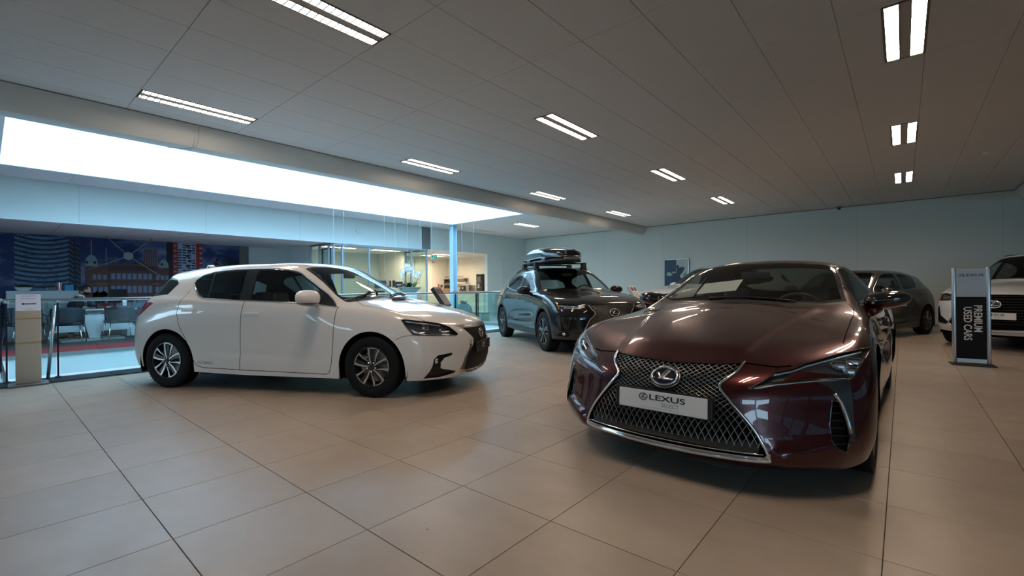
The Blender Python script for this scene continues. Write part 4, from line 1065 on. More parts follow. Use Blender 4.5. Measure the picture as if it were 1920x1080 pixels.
# round plate with four rods fixed in front of the print
t = empty('ceiling_spider', (-15.4, 2.5, 2.06)); tag(t, 'round grey plate with four thin rods hanging before the city print', 'lamp')
b = NB(); lathe(b, [(0, .02), (.10, .015), (.105, 0), (.10, -.015), (0, -.02)], 28, 'X'); obj('plate', b, mat('sage_metal', (.25, .32, .31), .4, .3), t, angle=40)
for p in ((0, -.45, .495), (0, .50, .495), (0, -.95, -.46), (0, .72, -.55)):
    b = NB(); tube(b, [(0, 0, 0), p], .010, 6); obj('rod', b, mat('sage_rod', (.25, .32, .31), .4, .3), t, True)
for i, (x, y) in enumerate(((-14.2, 2.06), (-14.76, 2.06), (-13.55, 3.22), (-13.58, 3.81), (-15.36, 3.25), (-15.3, 3.81), (-14.7, 4.96), (-14.2, 4.99))):
    b = NB(); lathe(b, [(.05, .003), (.055, -.004), (.045, -.006), (.04, .004), (0, .004)], 18); o = obj('downlight', b, M_SATIN, None, angle=40); o.location = (x, y, 2.556)
    tag(o, 'small round downlight in the lowered ceiling over the desks', 'light', 'downlights over the desk area')

# ================================================================= desk area
M_PALE = mat('pale_laminate', (.42, .47, .47), .4); M_CHAIR = add_noise(mat('charcoal_upholstery', (.035, .045, .06), .7), 60, .2, .1)
t = empty('sideboard', (-15.55, .95, 0)); tag(t, 'low pale grey sideboard standing under the city print', 'cabinet')
b = NB(); box(b, -.43, .13, -.60, .60, .0, 1.165); obj('body', b, M_PALE, t)
for s in (-1, 1):
    b = NB(); box(b, .132, .15, min(.004 * s, .592 * s), max(.004 * s, .592 * s), .06, 1.15); d = obj('door', b, M_PALE, t)
    b = NB(); bbox(b, .15, .172, .05 * s - .006, .05 * s + .006, .75, .95, .003); obj('handle', b, M_SATIN, d)
def leaf(b, base, tip, w, m=0, sag=.0, n=6):
    base, tip = Vector(base), Vector(tip); d = tip - base; side = d.cross(Vector((0, 0, 1)));
    if side.length < 1e-4: side = Vector((1, 0, 0))
    side.normalize(); L, R_ = [], []
    for i in range(n + 1):
        u = i / n; c = base + d * u + Vector((0, 0, sag * 4 * u * (1 - u))); k = w * math.sin(PI * min(1, .12 + u * .88)) ** .7
        L.append(b.verts.new(c + side * k)); R_.append(b.verts.new(c - side * k + Vector((0, 0, .0))))
    for i in range(n):
        f = b.faces.new((L[i], L[i + 1], R_[i + 1], R_[i])); f.material_index = m
M_LEAF = mat('plant_leaf', (.02, .07, .02), .45); M_SOIL = mat('bark_soil', (.05, .03, .02), .9)
t = empty('planter', (-15.5, .62, 1.166)); tag(t, 'white low bowl with dark green plants on the sideboard', 'plant')
b = NB(); lathe(b, [(0, 0), (.09, 0), (.15, .08), (.14, .08), (.08, .01), (0, .01)], 20); obj('bowl', b, M_WHITE, t, angle=40)
b = NB()
for k in range(60):
    a = random.random() * 6.28; r_ = random.random() * .10; leaf(b, (r_ * math.cos(a), r_ * math.sin(a), .06), ((r_ + .06) * math.cos(a + .3), (r_ + .06) * math.sin(a + .3), .11 + .05 * random.random()), .015, 0, .01, 3)
obj('foliage', b, M_LEAF, t)
t = obj('ice_bucket', (lambda b: (lathe(b, [(0, 0), (.055, 0), (.085, .19), (.088, .19), (.086, .195), (.08, .19), (.05, .01), (0, .01)], 24), b)[1])(NB()), M_CHROME, None, angle=40); t.location = (-15.5, 1.21, 1.166); tag(t, 'shiny steel bucket standing on the sideboard', 'bucket')
G_CUP = glass('drinking_glass', (.92, .95, .95), 1.0)
for i in range(5):
    b = NB(); lathe(b, [(0, .002), (.018, 0), (.024, .08), (.022, .08), (.016, .006), (0, .006)], 12); o = obj('drinking_glass', b, G_CUP, None, angle=40); o.location = (-15.45 - .05 * (i % 2), 1.0 + .032 * i, 1.166); tag(o, 'clear drinking glass on the sideboard beside the steel bucket', 'glass', 'glasses on the sideboard')
t = NB(); bbox(t, -.05, .05, -.08, .08, 0, .14, .004); o = obj('blue_box', t, mat('blue_card', (.02, .22, .45), .5)); o.location = (-15.5, 1.38, 1.166); tag(o, 'small blue box standing on the right end of the sideboard', 'box')
# desk
t = empty('desk', (-14.5, 1.62, 0)); tag(t, 'white desk with tapering pedestal where the man in the suit sits', 'desk')
b = NB(); bbox(b, -.42, .42, -.68, .82, .70, .73, .006); obj('desk_top', b, M_WHITE, t, angle=40)
b = NB(); prism(b, [(-.20, .70), (.36, .70), (.24, .46), (.16, .06), (-.02, .06), (-.10, .46)], lambda a, c, d: Vector((d, a, c)), .20, .30); obj('pedestal', b, M_WHITE, t)
b = NB(); box(b, .06, .10, -.60, .78, .21, .42); obj('modesty_panel', b, M_WHITE, t)
b = NB(); bbox(b, -.35, .38, -.5, .6, .0, .05, .01); obj('foot_plate', b, M_PALE, t)
t = empty('drawer_unit', (-14.9, 2.55, 0)); tag(t, 'white drawer unit on the floor behind the right-hand chair', 'drawers')
b = NB(); bbox(b, -.3, .3, -.22, .22, .03, .30, .005); obj('body', b, M_WHITE, t)
for z in (.06, .18):
    b = NB(); box(b, .30, .315, -.21, .21, z, z + .105); d = obj('drawer', b, M_WHITE, t); b = NB(); box(b, .315, .325, -.06, .06, z + .08, z + .09); obj('handle', b, M_SATIN, d)
t = empty('monitor', (-14.45, 2.12, .731)); tag(t, 'black computer monitor on the white desk', 'monitor')
b = NB(); bbox(b, -.02, .015, -.16, .20, .12, .46, .006); obj('screen', b, M_GLOSSBLACK, t); b = NB(); box(b, .016, .0165, -.15, .19, .13, .45); obj('display', b, mat('screen_dark', (.004, .006, .006), .15), t)
b = NB(); tube(b, [(-.03, .02, .28), (-.06, .02, .02)], .014, 8); lathe(b, [(0, .012), (.10, .008), (.10, 0), (0, 0)], 20, 'Z', Matrix.Translation((-.05, .02, 0))); obj('stand', b, M_SATIN, t)
for (x, y, z, sx_, sy_, sz_, m, lb, ct) in ((-14.25, 1.95, .731, .03, .04, .045, M_WHITE, 'small white cube on the desk near the monitor', 'ornament'), (-14.3, 2.24, .731, .05, .035, .26, M_WHITE, 'slim white upright block at the right end of the desk', 'speaker'), (-14.25, 1.66, .731, .07, .16, .008, mat('keyboard_grey', (.12, .13, .14), .5), 'grey keyboard lying on the desk by the man', 'keyboard')):
    b = NB(); bbox(b, -sx_, sx_, -sy_, sy_, 0, sz_, .004, 1); o = obj(ct.replace(' ', '_'), b, m); o.location = (x, y, z); tag(o, lb, ct)
def armchair(x, y, rz, label):
    """curved shell chair on a bent tube frame, seen from behind when rz = 0 (back towards +x)"""
    t = empty('visitor_chair', (x, y, 0), rz); tag(t, label, 'chair', 'visitor chairs at the desk')
    b = NB(); n = 14; W_, H_ = .27, .38; G = []
    for i in range(n + 1):
        u = -1 + 2 * i / n; col = []
        for j in range(7):
            v = j / 6; z = .42 + H_ * v; yy = W_ * u * (1 + .06 * v); xx = .22 - .30 * abs(u) ** 3.0 + .05 * v
            zz = z - .05 * abs(u) ** 3 * v + (.05 * abs(u) ** 2 * (1 - v))
            col.append((xx, yy, zz))
        G.append(col)
    F_ = [[b.verts.new(p) for p in c] for c in G]; K_ = [[b.verts.new((p[0] - .04, p[1] * .88, p[2])) for p in c] for c in G]
    for i in range(n):
        for j in range(6):
            b.faces.new((F_[i][j], F_[i + 1][j], F_[i + 1][j + 1], F_[i][j + 1])); b.faces.new((K_[i][j + 1], K_[i + 1][j + 1], K_[i + 1][j], K_[i][j]))
        b.faces.new((F_[i][6], F_[i + 1][6], K_[i + 1][6], K_[i][6])); b.faces.new((F_[i + 1][0], F_[i][0], K_[i][0], K_[i + 1][0]))
    for i in (0, n):
        for j in range(6):
            q = (F_[i][j], F_[i][j + 1], K_[i][j + 1], K_[i][j]); b.faces.new(q if i == 0 else q[::-1])
    obj('backrest', b, M_CHAIR, t, True)
    b = NB(); bbox(b, -.28, .20, -.25, .25, .40, .47, .03, 3); obj('seat', b, M_CHAIR, t, angle=40)
    for s in (-1, 1):
        b = NB(); tube(b, [(.14, s * .22, .41), (.20, s * .27, .02), (.185, s * .27, .012)], .010, 8); obj('leg', b, M_CHROME, t, True)
        b = NB(); tube(b, [(-.22, s * .22, .41), (-.26, s * .27, .012)], .010, 8); obj('leg', b, M_CHROME, t, True)
        b = NB(); tube(b, [(.16, s * .27, .42), (.14, s * .285, .62), (-.05, s * .285, .64), (-.22, s * .285, .62)], .011, 8); obj('arm', b, M_CHAIR, t, True)
    return t
armchair(-13.80, 1.20, -.25, 'dark grey shell chair at the desk, left one seen from behind')
armchair(-13.86, 2.10, .12, 'dark grey shell chair at the desk, right one nearest the white car')
armchair(-14.35, .58, PI + .3, 'dark grey chair at the left end of the desk behind the arrow sign')
armchair(-15.55, 3.9, PI, 'dark grey chair against the city print behind the white car')

# ---- the seated man
def skin(name, verts, edges, radii, m, parent, lev=2, root=0):
    me = bpy.data.meshes.new(name); me.from_pydata(verts, edges, []); o = bpy.data.objects.new(name, me); COL.objects.link(o)
    sm = o.modifiers.new('skin', 'SKIN'); sm.use_smooth_shade = True
    for i, r_ in enumerate(radii):
        me.skin_vertices[0].data[i].radius = (r_, r_) if not isinstance(r_, tuple) else r_
    me.skin_vertices[0].data[root].use_root = True
    ss = o.modifiers.new('sub', 'SUBSURF'); ss.levels = lev; ss.render_levels = lev
    dg = bpy.context.evaluated_depsgraph_get(); m2 = bpy.data.meshes.new_from_object(o.evaluated_get(dg)); bpy.data.objects.remove(o)
    m2.name = name; m2.polygons.foreach_set('use_smooth', [True] * len(m2.polygons)); m2.materials.clear(); m2.materials.append(m)
    o = bpy.data.objects.new(name, m2); COL.objects.link(o); o.parent = parent; return o
M_SKIN = mat('skin', (.42, .24, .17), .5); M_SUIT = mat('navy_suit', (.008, .012, .028), .75); M_SHIRT = mat('white_shirt', (.65, .68, .72), .6); M_HAIR = mat('dark_hair', (.008, .006, .005), .6)
man = empty('person', (-15.05, 1.42, 0)); tag(man, 'seated bearded man in a navy suit, white shirt and striped tie, hand on the desk', 'person')
V = [(0,0,.50),(0,.01,.62),(0,.02,.80),(.01,.05,.95),(.02,.09,1.03),(.03,.13,1.09),                # pelvis..neck 0-5
     (0,-.10,.50),(.34,-.10,.50),(.36,-.08,.12),(.48,-.08,.05),                                      # leg 6-9
     (0,.10,.50),(.34,.13,.50),(.36,.14,.12),(.48,.14,.05),                                          # leg 10-13
     (.16,.08,.93),(.32,.08,.76),(.55,.14,.755),(.62,.17,.755),                                      # left arm 14-17 (towards the viewer)
     (-.15,.10,.94),(-.12,.28,.76),(.12,.46,.76),(.19,.50,.76)]                                      # other arm 18-21
E_ = [(0,1),(1,2),(2,3),(3,4),(4,5),(0,6),(6,7),(7,8),(8,9),(0,10),(10,11),(11,12),(12,13),(3,14),(14,15),(15,16),(16,17),(3,18),(18,19),(19,20),(20,21)]
R_ = [.13,.125,.14,.12,.06,.052,.09,.075,.05,.045,.09,.075,.05,.045,.065,.048,.034,.026,.065,.048,.034,.026]
body_o = skin('body', V, E_, [r_ * .93 for r_ in R_], M_SKIN, man)
b = NB(); me = body_o.data; b.from_mesh(me)
t = NB(); bmesh.ops.create_uvsphere(t, u_segments=24, v_segments=18, radius=1)                       # head, face towards +y and slightly down
for v in t.verts:
    x, y, z = v.co
    v.co = Vector((x * .075, y * .098 + (.012 if z < 0 and y > 0 else 0) * -z, z * .118 * (1 if z > 0 else 1.02)))
    if y > .3 and z < -.2: v.co.x *= 1 - .25 * min(1, -z)
    if y > .93 and abs(x) < .25 and -.35 < z < .12: v.co.y += .018 * (1 - abs(z + .12) / .3)         # nose
    if y > .75 and .05 < z < .28 and .2 < abs(x) < .6: v.co.y -= .007                                # eye sockets
    if y > .85 and -.62 < z < -.45 and abs(x) < .3: v.co.y += .004                                   # lips
HM = Matrix.Translation((.05, .20, 1.175)) @ Matrix.Rotation(-.28, 4, 'Z') @ Matrix.Rotation(-.30, 4, 'X')
add(b, t, HM)
for s in (-1, 1):
    t = NB(); bmesh.ops.create_uvsphere(t, u_segments=10, v_segments=8, radius=1); bmesh.ops.scale(t, verts=t.verts, vec=(.012, .022, .034)); add(b, t, HM @ Matrix.Translation((s * .075, -.005, -.01)))
def hand(b, M_, s):
    t = NB(); bbox(t, -.04, .04, 0, .085, -.012, .014, .011, 2)
    for i, (x, L_) in enumerate(((-.030, .065), (-.010, .075), (.011, .070), (.030, .055))):
        tube(t, [(x, .07, .002), (x * 1.1, .085 + L_ * .4, .010), (x * 1.1, .085 + L_ * .75, .0), (x * 1.1, .085 + L_, -.012)], [.010, .0095, .0085, .006], 7)
    tube(t, [(s * .03, .02, 0), (s * .062, .045, -.004), (s * .068, .075, -.010)], [.014, .011, .008], 7)
    add(b, t, M_)
hand(b, Matrix.Translation((.60, .165, .752)) @ Matrix.Rotation(-.35, 4, 'Z'), -1); hand(b, Matrix.Translation((.18, .49, .757)) @ Matrix.Rotation(-.9, 4, 'Z'), 1)
b.to_mesh(me); b.free(); me.polygons.foreach_set('use_smooth', [True] * len(me.polygons))
keep = [0,1,2,3,4]
JV = V[:4] + [(.02,.08,1.0)] + [V[14],V[15],(.53,.135,.757),V[18],V[19],(.10,.445,.762)]
skin('jacket', JV, [(0,1),(1,2),(2,3),(3,4),(3,5),(5,6),(6,7),(3,8),(8,9),(9,10)], [.145,.142,.158,.135,.075,.078,.062,.048,.078,.062,.048], M_SUIT, man)
skin('trousers', [V[0],V[6],V[7],V[8],V[10],V[11],V[12]], [(0,1),(1,2),(2,3),(0,4),(4,5),(5,6)], [.14,.10,.088,.062,.10,.088,.062], M_SUIT, man)
b = NB()
for s in (-.08, .14): bbox(b, .30, .56, s - .05, s + .05, .0, .09, .03, 2)
obj('shoes', b, M_GLOSSBLACK, man, angle=50)
b = NB(); lathe(b, [(.058, 0), (.052, .03), (.050, .03), (.048, 0)], 16, 'Z', Matrix.Translation((.03, .115, 1.03)) @ Matrix.Rotation(-.35, 4, 'X')); prism(b, [(-.06, 0), (.0, -.30), (.06, 0)], lambda a, c, d: Vector((.08 + a * .6, .13 + d - c * .15, 1.05 + c)), .02, .045)
tube(b, [(.53, .135, .757), (.565, .145, .757)], .038, 12); obj('shirt', b, M_SHIRT, man, True)
b = NB(); prism(b, [(-.012, 0), (.012, 0), (.024, -.22), (0, -.26), (-.024, -.22)], lambda a, c, d: Vector((.11 + a * .7, .16 + d - c * .15, 1.04 + c)), .02, .035)
mt = mat('striped_tie', (.02, .02, .03), .6); n_, l_, b_ = nodes_of(mt); wv = n_.new('ShaderNodeTexWave'); wv.inputs['Scale'].default_value = 9; wv.bands_direction = 'DIAGONAL'; tc = n_.new('ShaderNodeTexCoord'); l_.new(tc.outputs['Object'], wv.inputs[0]); cr = n_.new('ShaderNodeValToRGB'); cr.color_ramp.elements[0].color = (.01, .01, .02, 1); cr.color_ramp.elements[1].color = (.3, .3, .33, 1); l_.new(wv.outputs[0], cr.inputs[0]); l_.new(cr.outputs[0], b_.inputs['Base Color'])
obj('tie', b, mt, man)
def cap(scale, keepf, name):
    t = NB(); bmesh.ops.create_uvsphere(t, u_segments=28, v_segments=20, radius=1)
    bmesh.ops.delete(t, geom=[f for f in t.faces if not keepf(*f.calc_center_median())], context='FACES')
    for v in t.verts: v.co = Vector((v.co.x * .075 * scale, v.co.y * .098 * scale, v.co.z * .118 * scale))
    b = NB(); add(b, t, HM); o = obj(name, b, M_HAIR, man, True); md = o.modifiers.new('thick', 'SOLIDIFY'); md.thickness = .008; md.offset = 1
cap(1.06, lambda x, y, z: z > .42 + .25 * (y > .3) or (y < -.1 and z > -.35) or (y < .35 and z > .2), 'hair')
cap(1.05, lambda x, y, z: z < -.32 and y > .05 and not (y > .8 and z > -.6 and abs(x) < .3 and z > -.5), 'beard')
t = empty('office_chair', (-15.08, 1.40, 0)); tag(t, 'black office chair under the seated man in the suit', 'chair')
b = NB(); bbox(b, -.25, .25, -.25, .25, .33, .385, .03); obj('seat', b, M_CHAIR, t, angle=40)
b = NB(); bbox(b, -.22, .22, -.30, -.25, .42, .85, .02); obj('backrest', b, M_CHAIR, t, angle=40)
b = NB(); tube(b, [(0, 0, .34), (0, 0, .08)], .025, 10); obj('column', b, M_BLACK, t, True)
for k in range(5):
    a = 2 * PI * k / 5; b = NB(); tube(b, [(0, 0, .09), (.27 * math.cos(a), .27 * math.sin(a), .055)], .018, 8); lg = obj('leg', b, M_BLACK, t, True)
    b = NB(); lathe(b, [(0, -.02), (.026, -.02), (.026, .02), (0, .02)], 12, 'Y', Matrix.Translation((.27 * math.cos(a), .27 * math.sin(a), .030))); obj('castor', b, M_BLACK, lg)

# ================================================================= glazed office
M_FRAME = mat('blue_grey_frame', (.34, .46, .58), .4, .2)
G_OFF = glass('office_glass', (.86, .93, .92), .8)
t = empty('glass_partition', (XL - .06, 6.91, 0)); tag(t, 'pale blue framed glass partition of the office under the white band', 'partition')
for y in (6.93, 7.21, 8.13, 9.80, 10.48):
    b = NB(); box(b, -.03, .03, y - 6.91 - .02, y - 6.91 + .02, 0, 2.55); obj('mullion', b, M_FRAME, t)
b = NB(); box(b, -.03, .03, 0, 3.6, 2.50, 2.555); obj('head_rail', b, M_FRAME, t); b = NB(); box(b, -.03, .03, 0, 3.6, 0, .06); obj('foot_rail', b, M_FRAME, t)
for a, c in ((6.95, 7.19), (7.23, 8.11), (8.15, 9.78), (9.82, 10.46)):
    b = NB(); box(b, -.004, .004, a - 6.91, c - 6.91, .06, 2.50); obj('glass_pane', b, G_OFF, t)
for yy, nm, lb in ((6.86, 'left', 'glass side partition on the left of the office'), (10.50, 'right', 'glass side partition between the office and the kitchen niche')):
    t = empty('glass_partition', (-13.2, yy, 0)); tag(t, lb, 'partition')
    for x in (-1.17, -.6, -.02) if yy < 9 else (-1.17,):
        b = NB(); box(b, x - .025, x + .025, -.025, .025, 0, 2.55); obj('mullion', b, M_FRAME, t)
    b = NB(); box(b, -1.15, .14, -.02, .02, 2.50, 2.55); obj('head_rail', b, M_DARKGREY, t)
    b = NB(); box(b, -1.15, .14, -.004, .004, 0, 2.50); obj('glass_pane', b, G_OFF, t)
t = empty('office_door', (-13.22, 6.95, 0)); tag(t, 'grey framed glass door standing in the office side wall', 'door')
b = NB(); 
for q in ((-.60, -.55, 0, 2.42), (-.10, -.04, 0, 2.42)): box(b, q[0], q[1], -.02, .02, q[2], q[3])
box(b, -.60, -.04, -.02, .02, 2.36, 2.42); box(b, -.60, -.04, -.02, .02, 0, .08); obj('door_frame', b, M_DARKGREY, t); b = NB(); box(b, -.55, -.10, -.004, .004, .08, 2.36); obj('glass_pane', b, G_OFF, t)
t = empty('office_counter', (-14.9, 9.95, 0)); tag(t, 'long white counter along the office wall', 'counter')
b = NB(); bbox(b, -1.1, .9, -.05, .48, 1.14, 1.17, .004); obj('top', b, M_WHITE, t); b = NB(); box(b, -1.08, .88, .0, .46, 0, 1.14); obj('cabinet', b, M_WHITE, t)
def simple(name, x, y, z, dx, dy, dz, m, lb, ct, bev=.006, grp=None):
    b = NB(); bbox(b, -dx / 2, dx / 2, -dy / 2, dy / 2, 0, dz, bev, 2); o = obj(name, b, m, None, angle=40); o.location = (x, y, z); tag(o, lb, ct, grp); return o
M_BLUEBOX = mat('navy_case', (.02, .05, .22), .5)
simple('storage_box', -15.35, 10.05, 1.171, .30, .34, .30, M_BLUEBOX, 'blue storage box on the office counter', 'box')
simple('storage_tray', -15.1, 10.3, 1.171, .20, .24, .10, M_BLACK, 'black tray on the office counter beside the blue box', 'tray')
t = empty('coffee_maker', (-14.78, 10.2, 1.171)); tag(t, 'small grey coffee maker with dark front on the office counter', 'coffee maker')
b = NB(); bbox(b, -.09, .09, -.09, .09, 0, .34, .008); obj('body', b, M_PALE, t, angle=40); b = NB(); box(b, -.06, .06, -.093, -.09, .05, .29); box(b, .09, .093, -.06, .06, .05, .29); obj('front', b, M_BLACK, t)
t = empty('name_board', (-14.35, 10.2, 1.171)); tag(t, 'dark blue name board with pale lettering on the office counter', 'sign')
b = NB(); box(b, -.14, .14, -.012, .012, 0, .24); obj('board', b, mat('navy_board', (.015, .02, .06), .4), t)
b = text_bm('LEXUS', .06, .001, bold=True); M_ = Matrix.Translation((0, -.0125, .12)) @ Matrix.Rotation(PI / 2, 4, 'X'); bmesh.ops.transform(b, matrix=M_, verts=b.verts); obj('lettering', b, M_WHITEPL, t); t.rotation_euler.z = .75

# ================================================================= reception pedestal with orchids
t = empty('pedestal', (-12.32, 8.9, 0)); tag(t, 'white display pedestal carrying the orchid bowl beyond the well', 'pedestal')
b = NB(); bbox(b, -.28, .28, -.52, .52, .004, .975, .006); obj('body', b, M_WHITE, t, angle=40)
b = NB(); box(b, -.30, .30, -.54, .54, .975, .995); obj('top', b, M_WALL, t)
b = NB(); box(b, .281, .283, .36, .52, .79, .93); s_ = obj('fire_sign', b, mat('sign_red', (.62, .02, .02), .4), t)
b = NB(); box(b, .2835, .2845, .385, .41, .81, .91); prism(b, [(.43, .81), (.46, .81), (.46, .88), (.475, .88), (.475, .91), (.43, .91)], lambda a, c, d: Vector((d, a, c)), .2835, .2845); box(b, .2835, .2845, .485, .497, .81, .91); obj('fire_symbol', b, M_WHITEPL, s_)
t = empty('orchid_bowl', (-12.3, 9.15, .996)); tag(t, 'white orchids in a wide grey-green bowl on the white pedestal', 'plant')
b = NB(); lathe(b, [(0, 0), (.19, 0), (.20, .02), (.34, .13), (.385, .19), (.37, .195), (.32, .13), (0, .10)], 36); obj('bowl', b, add_noise(mat('celadon', (.20, .26, .25), .3), 8, .2), t, angle=45)
b = NB(); lathe(b, [(0, .18), (.25, .19), (.36, .178), (.36, .15)], 30); obj('soil', b, M_SOIL, t, angle=60)
b = NB()
for k in range(26):
    a = random.random() * 6.28; L_ = .14 + .16 * random.random(); leaf(b, (.12 * math.cos(a), .16 * math.sin(a), .18), ((.12 + L_ * .6) * math.cos(a), (.16 + L_) * math.sin(a), .22 + .12 * random.random()), .032, 0, .07, 6)
leaf(b, (0, -.25, .2), (.1, -.42, .06), .03, 0, .06); obj('leaves', b, M_LEAF, t, True)
fl = NB(); st = NB(); M_PETAL = mat('white_petal', (.80, .82, .84), .6)
stems = [(-.30, .50, 8), (-.18, .62, 12), (-.05, .74, 14), (.06, .66, 12), (.20, .50, 7), (.33, .52, 9), (.42, .46, 5)]
for (dy, h, nf) in stems:
    P_ = [Vector((random.uniform(-.05, .05), dy * .4, .18)), Vector((0, dy * .7, .18 + h * .5)), Vector((.02, dy, .18 + h * .95)), Vector((.04, dy * 1.15 - .03, .18 + h))]
    tube(st, P_, .005, 6)
    for i in range(nf):
        q = P_[2].lerp(P_[3], random.random()) + Vector((random.uniform(-.08, .08), random.uniform(-.10, .10), random.uniform(-.16, .04)))
        M_ = Matrix.Translation(q) @ Matrix.Rotation(random.uniform(-.5, .5), 4, 'Z') @ Matrix.Rotation(PI / 2 + random.uniform(-.4, .4), 4, 'Y')
        tt = NB()
        for k in range(5):
            a = 2 * PI * k / 5 + .3; w = .5 if k in (1, 4) else .36; n_ = 6; c0 = tt.verts.new((0, 0, 0)); ring = []
            for j in range(n_ + 1):
                th = a + w * (-1 + 2 * j / n_); r_ = .048 * (1 - .35 * abs(-1 + 2 * j / n_) ** 2); ring.append(tt.verts.new((r_ * math.cos(th), r_ * math.sin(th), .008 * math.cos(3 * th))))
            for j in range(n_): tt.faces.new((c0, ring[j], ring[j + 1]))
        add(fl, tt, M_)
for (y0, y1, h) in ((-.25, -.36, .55), (.28, .46, .62), (.30, .56, .60), (.33, .50, .45)):
    tube(st, [(0, y0 * .6, .18), (0.02, y0, .18 + h * .4), (.02, y1, .18 + h)], [.006, .005, .003], 6)
obj('stems', st, mat('orchid_stem', (.07, .09, .03), .5), t, True); obj('flowers', fl, M_PETAL, t, True)['kind'] = 'stuff'

# ================================================================= kitchen niche
t = empty('kitchen_counter', (-14.6, 13.85, 0)); tag(t, 'pale base cabinets with white worktop in the kitchen niche', 'cabinet')
b = NB(); bbox(b, -1.45, 1.45, -.36, .29, .94, .98, .004); obj('worktop', b, M_WHITE, t); b = NB(); box(b, -1.45, 1.45, -.30, .29, .10, .94); box(b, -1.45, 1.45, -.22, .29, 0, .10, 0); obj('body', b, mat('cream_front', (.66, .66, .56), .5), t)
for i in range(5):
    x0 = -1.44 + .576 * i; b = NB(); box(b, x0 + .003, x0 + .573, -.318, -.30, .11, .74); d = obj('door', b, mat('cream_front', (.66, .66, .56), .5), t); b = NB(); box(b, x0 + .2, x0 + .38, -.328, -.318, .70, .71); obj('handle', b, M_SATIN, d)
    b = NB(); box(b, x0 + .003, x0 + .573, -.318, -.30, .75, .93); d = obj('drawer', b, mat('cream_front', (.66, .66, .56), .5), t); b = NB(); box(b, x0 + .2, x0 + .38, -.328, -.318, .88, .89); obj('handle', b, M_SATIN, d)
M_WOOD = add_noise(mat('light_wood', (.52, .42, .30), .5), 20, .15, stretch=(1, 8, 8))
for z, lb in ((1.575, 'upper light wooden wall shelf in the kitchen niche'), (1.335, 'lower light wooden wall shelf in the kitchen niche')):
    t = empty('wall_shelf', (-15.45, 14.0, z)); tag(t, lb, 'shelf', None); b = NB(); bbox(b, -.75, .75, -.14, .15, 0, .03, .003); obj('board', b, M_WOOD, t)
    for x in (-.6, .6): b = NB(); box(b, x - .01, x + .01, -.10, .15, -.10, 0); obj('bracket', b, M_SATIN, t)
for i in range(14):
    b = NB(); lathe(b, [(0, .002), (.024, 0), (.03, .11), (.028, .11), (.022, .006), (0, .006)], 12); o = obj('drinking_glass', b, G_CUP, None, angle=40); o.location = (-16.1 + .075 * i + (.25 if i > 6 else 0), 13.98, 1.606); tag(o, 'clear glass standing on the upper kitchen shelf', 'glass', 'glasses on the upper kitchen shelf')
M_CUP = mat('white_china', (.75, .74, .70), .3)
def cup(x, y, z, lb, grp):
    b = NB(); lathe(b, [(0, 0), (.025, 0), (.038, .06), (.035, .06), (.022, .006), (0, .006)], 14); tube(b, [(.036, 0, .05), (.056, 0, .045), (.054, 0, .022), (.030, 0, .018)], .005, 6); o = obj('cup', b, M_CUP, None, angle=45); o.location = (x, y, z); tag(o, lb, 'cup', grp)
for i in range(7): cup(-15.25 + .08 * i, 13.98, 1.366, 'white cup on the lower kitchen shelf', 'cups on the lower kitchen shelf')
simple('shelf_tray', -15.85, 13.98, 1.366, .40, .2, .10, M_BLACK, 'black tray at the left end of the lower kitchen shelf', 'tray')
b = NB(); 
t = empty('espresso_machine', (-14.4, 13.75, .981)); tag(t, 'black and steel espresso machine with cups stacked on top', 'coffee machine')
b = NB(); bbox(b, -.24, .30, -.18, .20, 0, .30, .012); obj('body', b, M_SATIN, t, angle=40); b = NB(); bbox(b, -.26, .10, -.22, -.17, .03, .28, .01); obj('front', b, M_GLOSSBLACK, t, angle=40)
for x in (-.15, .02): b = NB(); lathe(b, [(0, .05), (.03, .05), (.035, 0), (0, 0)], 14, 'Y', Matrix.Translation((x, -.24, .17)) @ Matrix.Rotation(PI, 4, 'X')); obj('brew_head', b, M_CHROME, t, angle=40)
for i in range(6): cup(-14.62 + .085 * i, 13.75, 1.282, 'white cup stacked on the espresso machine', 'cups on the espresso machine')
t = empty('water_dispenser', (-13.56, 13.85, .981)); tag(t, 'tall black drinks machine at the right end of the worktop', 'drinks machine')
b = NB(); bbox(b, -.17, .19, -.20, .20, 0, .76, .012); obj('body', b, M_GLOSSBLACK, t, angle=40); b = NB(); box(b, -.08, .10, -.206, -.20, .42, .66); obj('display', b, mat('display_grey', (.12, .14, .15), .2), t)
b = NB(); box(b, -.12, .14, -.24, -.20, .17, .20); box(b, -.03, .05, -.23, -.20, .30, .36); obj('tap', b, M_SATIN, t); b = NB(); lathe(b, [(0, 0), (.03, 0), (.035, .08), (.03, .08), (0, .01)], 12, 'Z', Matrix.Translation((.01, -.225, .201))); obj('jug', b, M_CUP, t)
simple('wooden_box', -15.7, 13.8, .981, .38, .24, .17, mat('box_wood', (.28, .15, .07), .5), 'brown wooden box on the kitchen worktop', 'box'); simple('bread_tin', -15.68, 13.8, 1.152, .34, .2, .12, M_BLACK, 'black tin on top of the brown wooden box', 'box')
b = NB(); tube(b, [(0, 0, 0), (0, 0, .22), (0, -.04, .26), (0, -.12, .25), (0, -.14, .20)], .012, 8); o = obj('faucet', b, M_CHROME, None, True); o.location = (-13.92, 13.85, .981); tag(o, 'curved steel faucet on the kitchen worktop', 'faucet')
b = NB(); tube(b, [(0, 0, 0), (0, 0, .13)], [.03, .022], 10); o = obj('soap_bottle', b, M_PALE, None, True); o.location = (-15.2, 13.75, .981); tag(o, 'small grey bottle on the worktop beside the espresso machine', 'bottle')
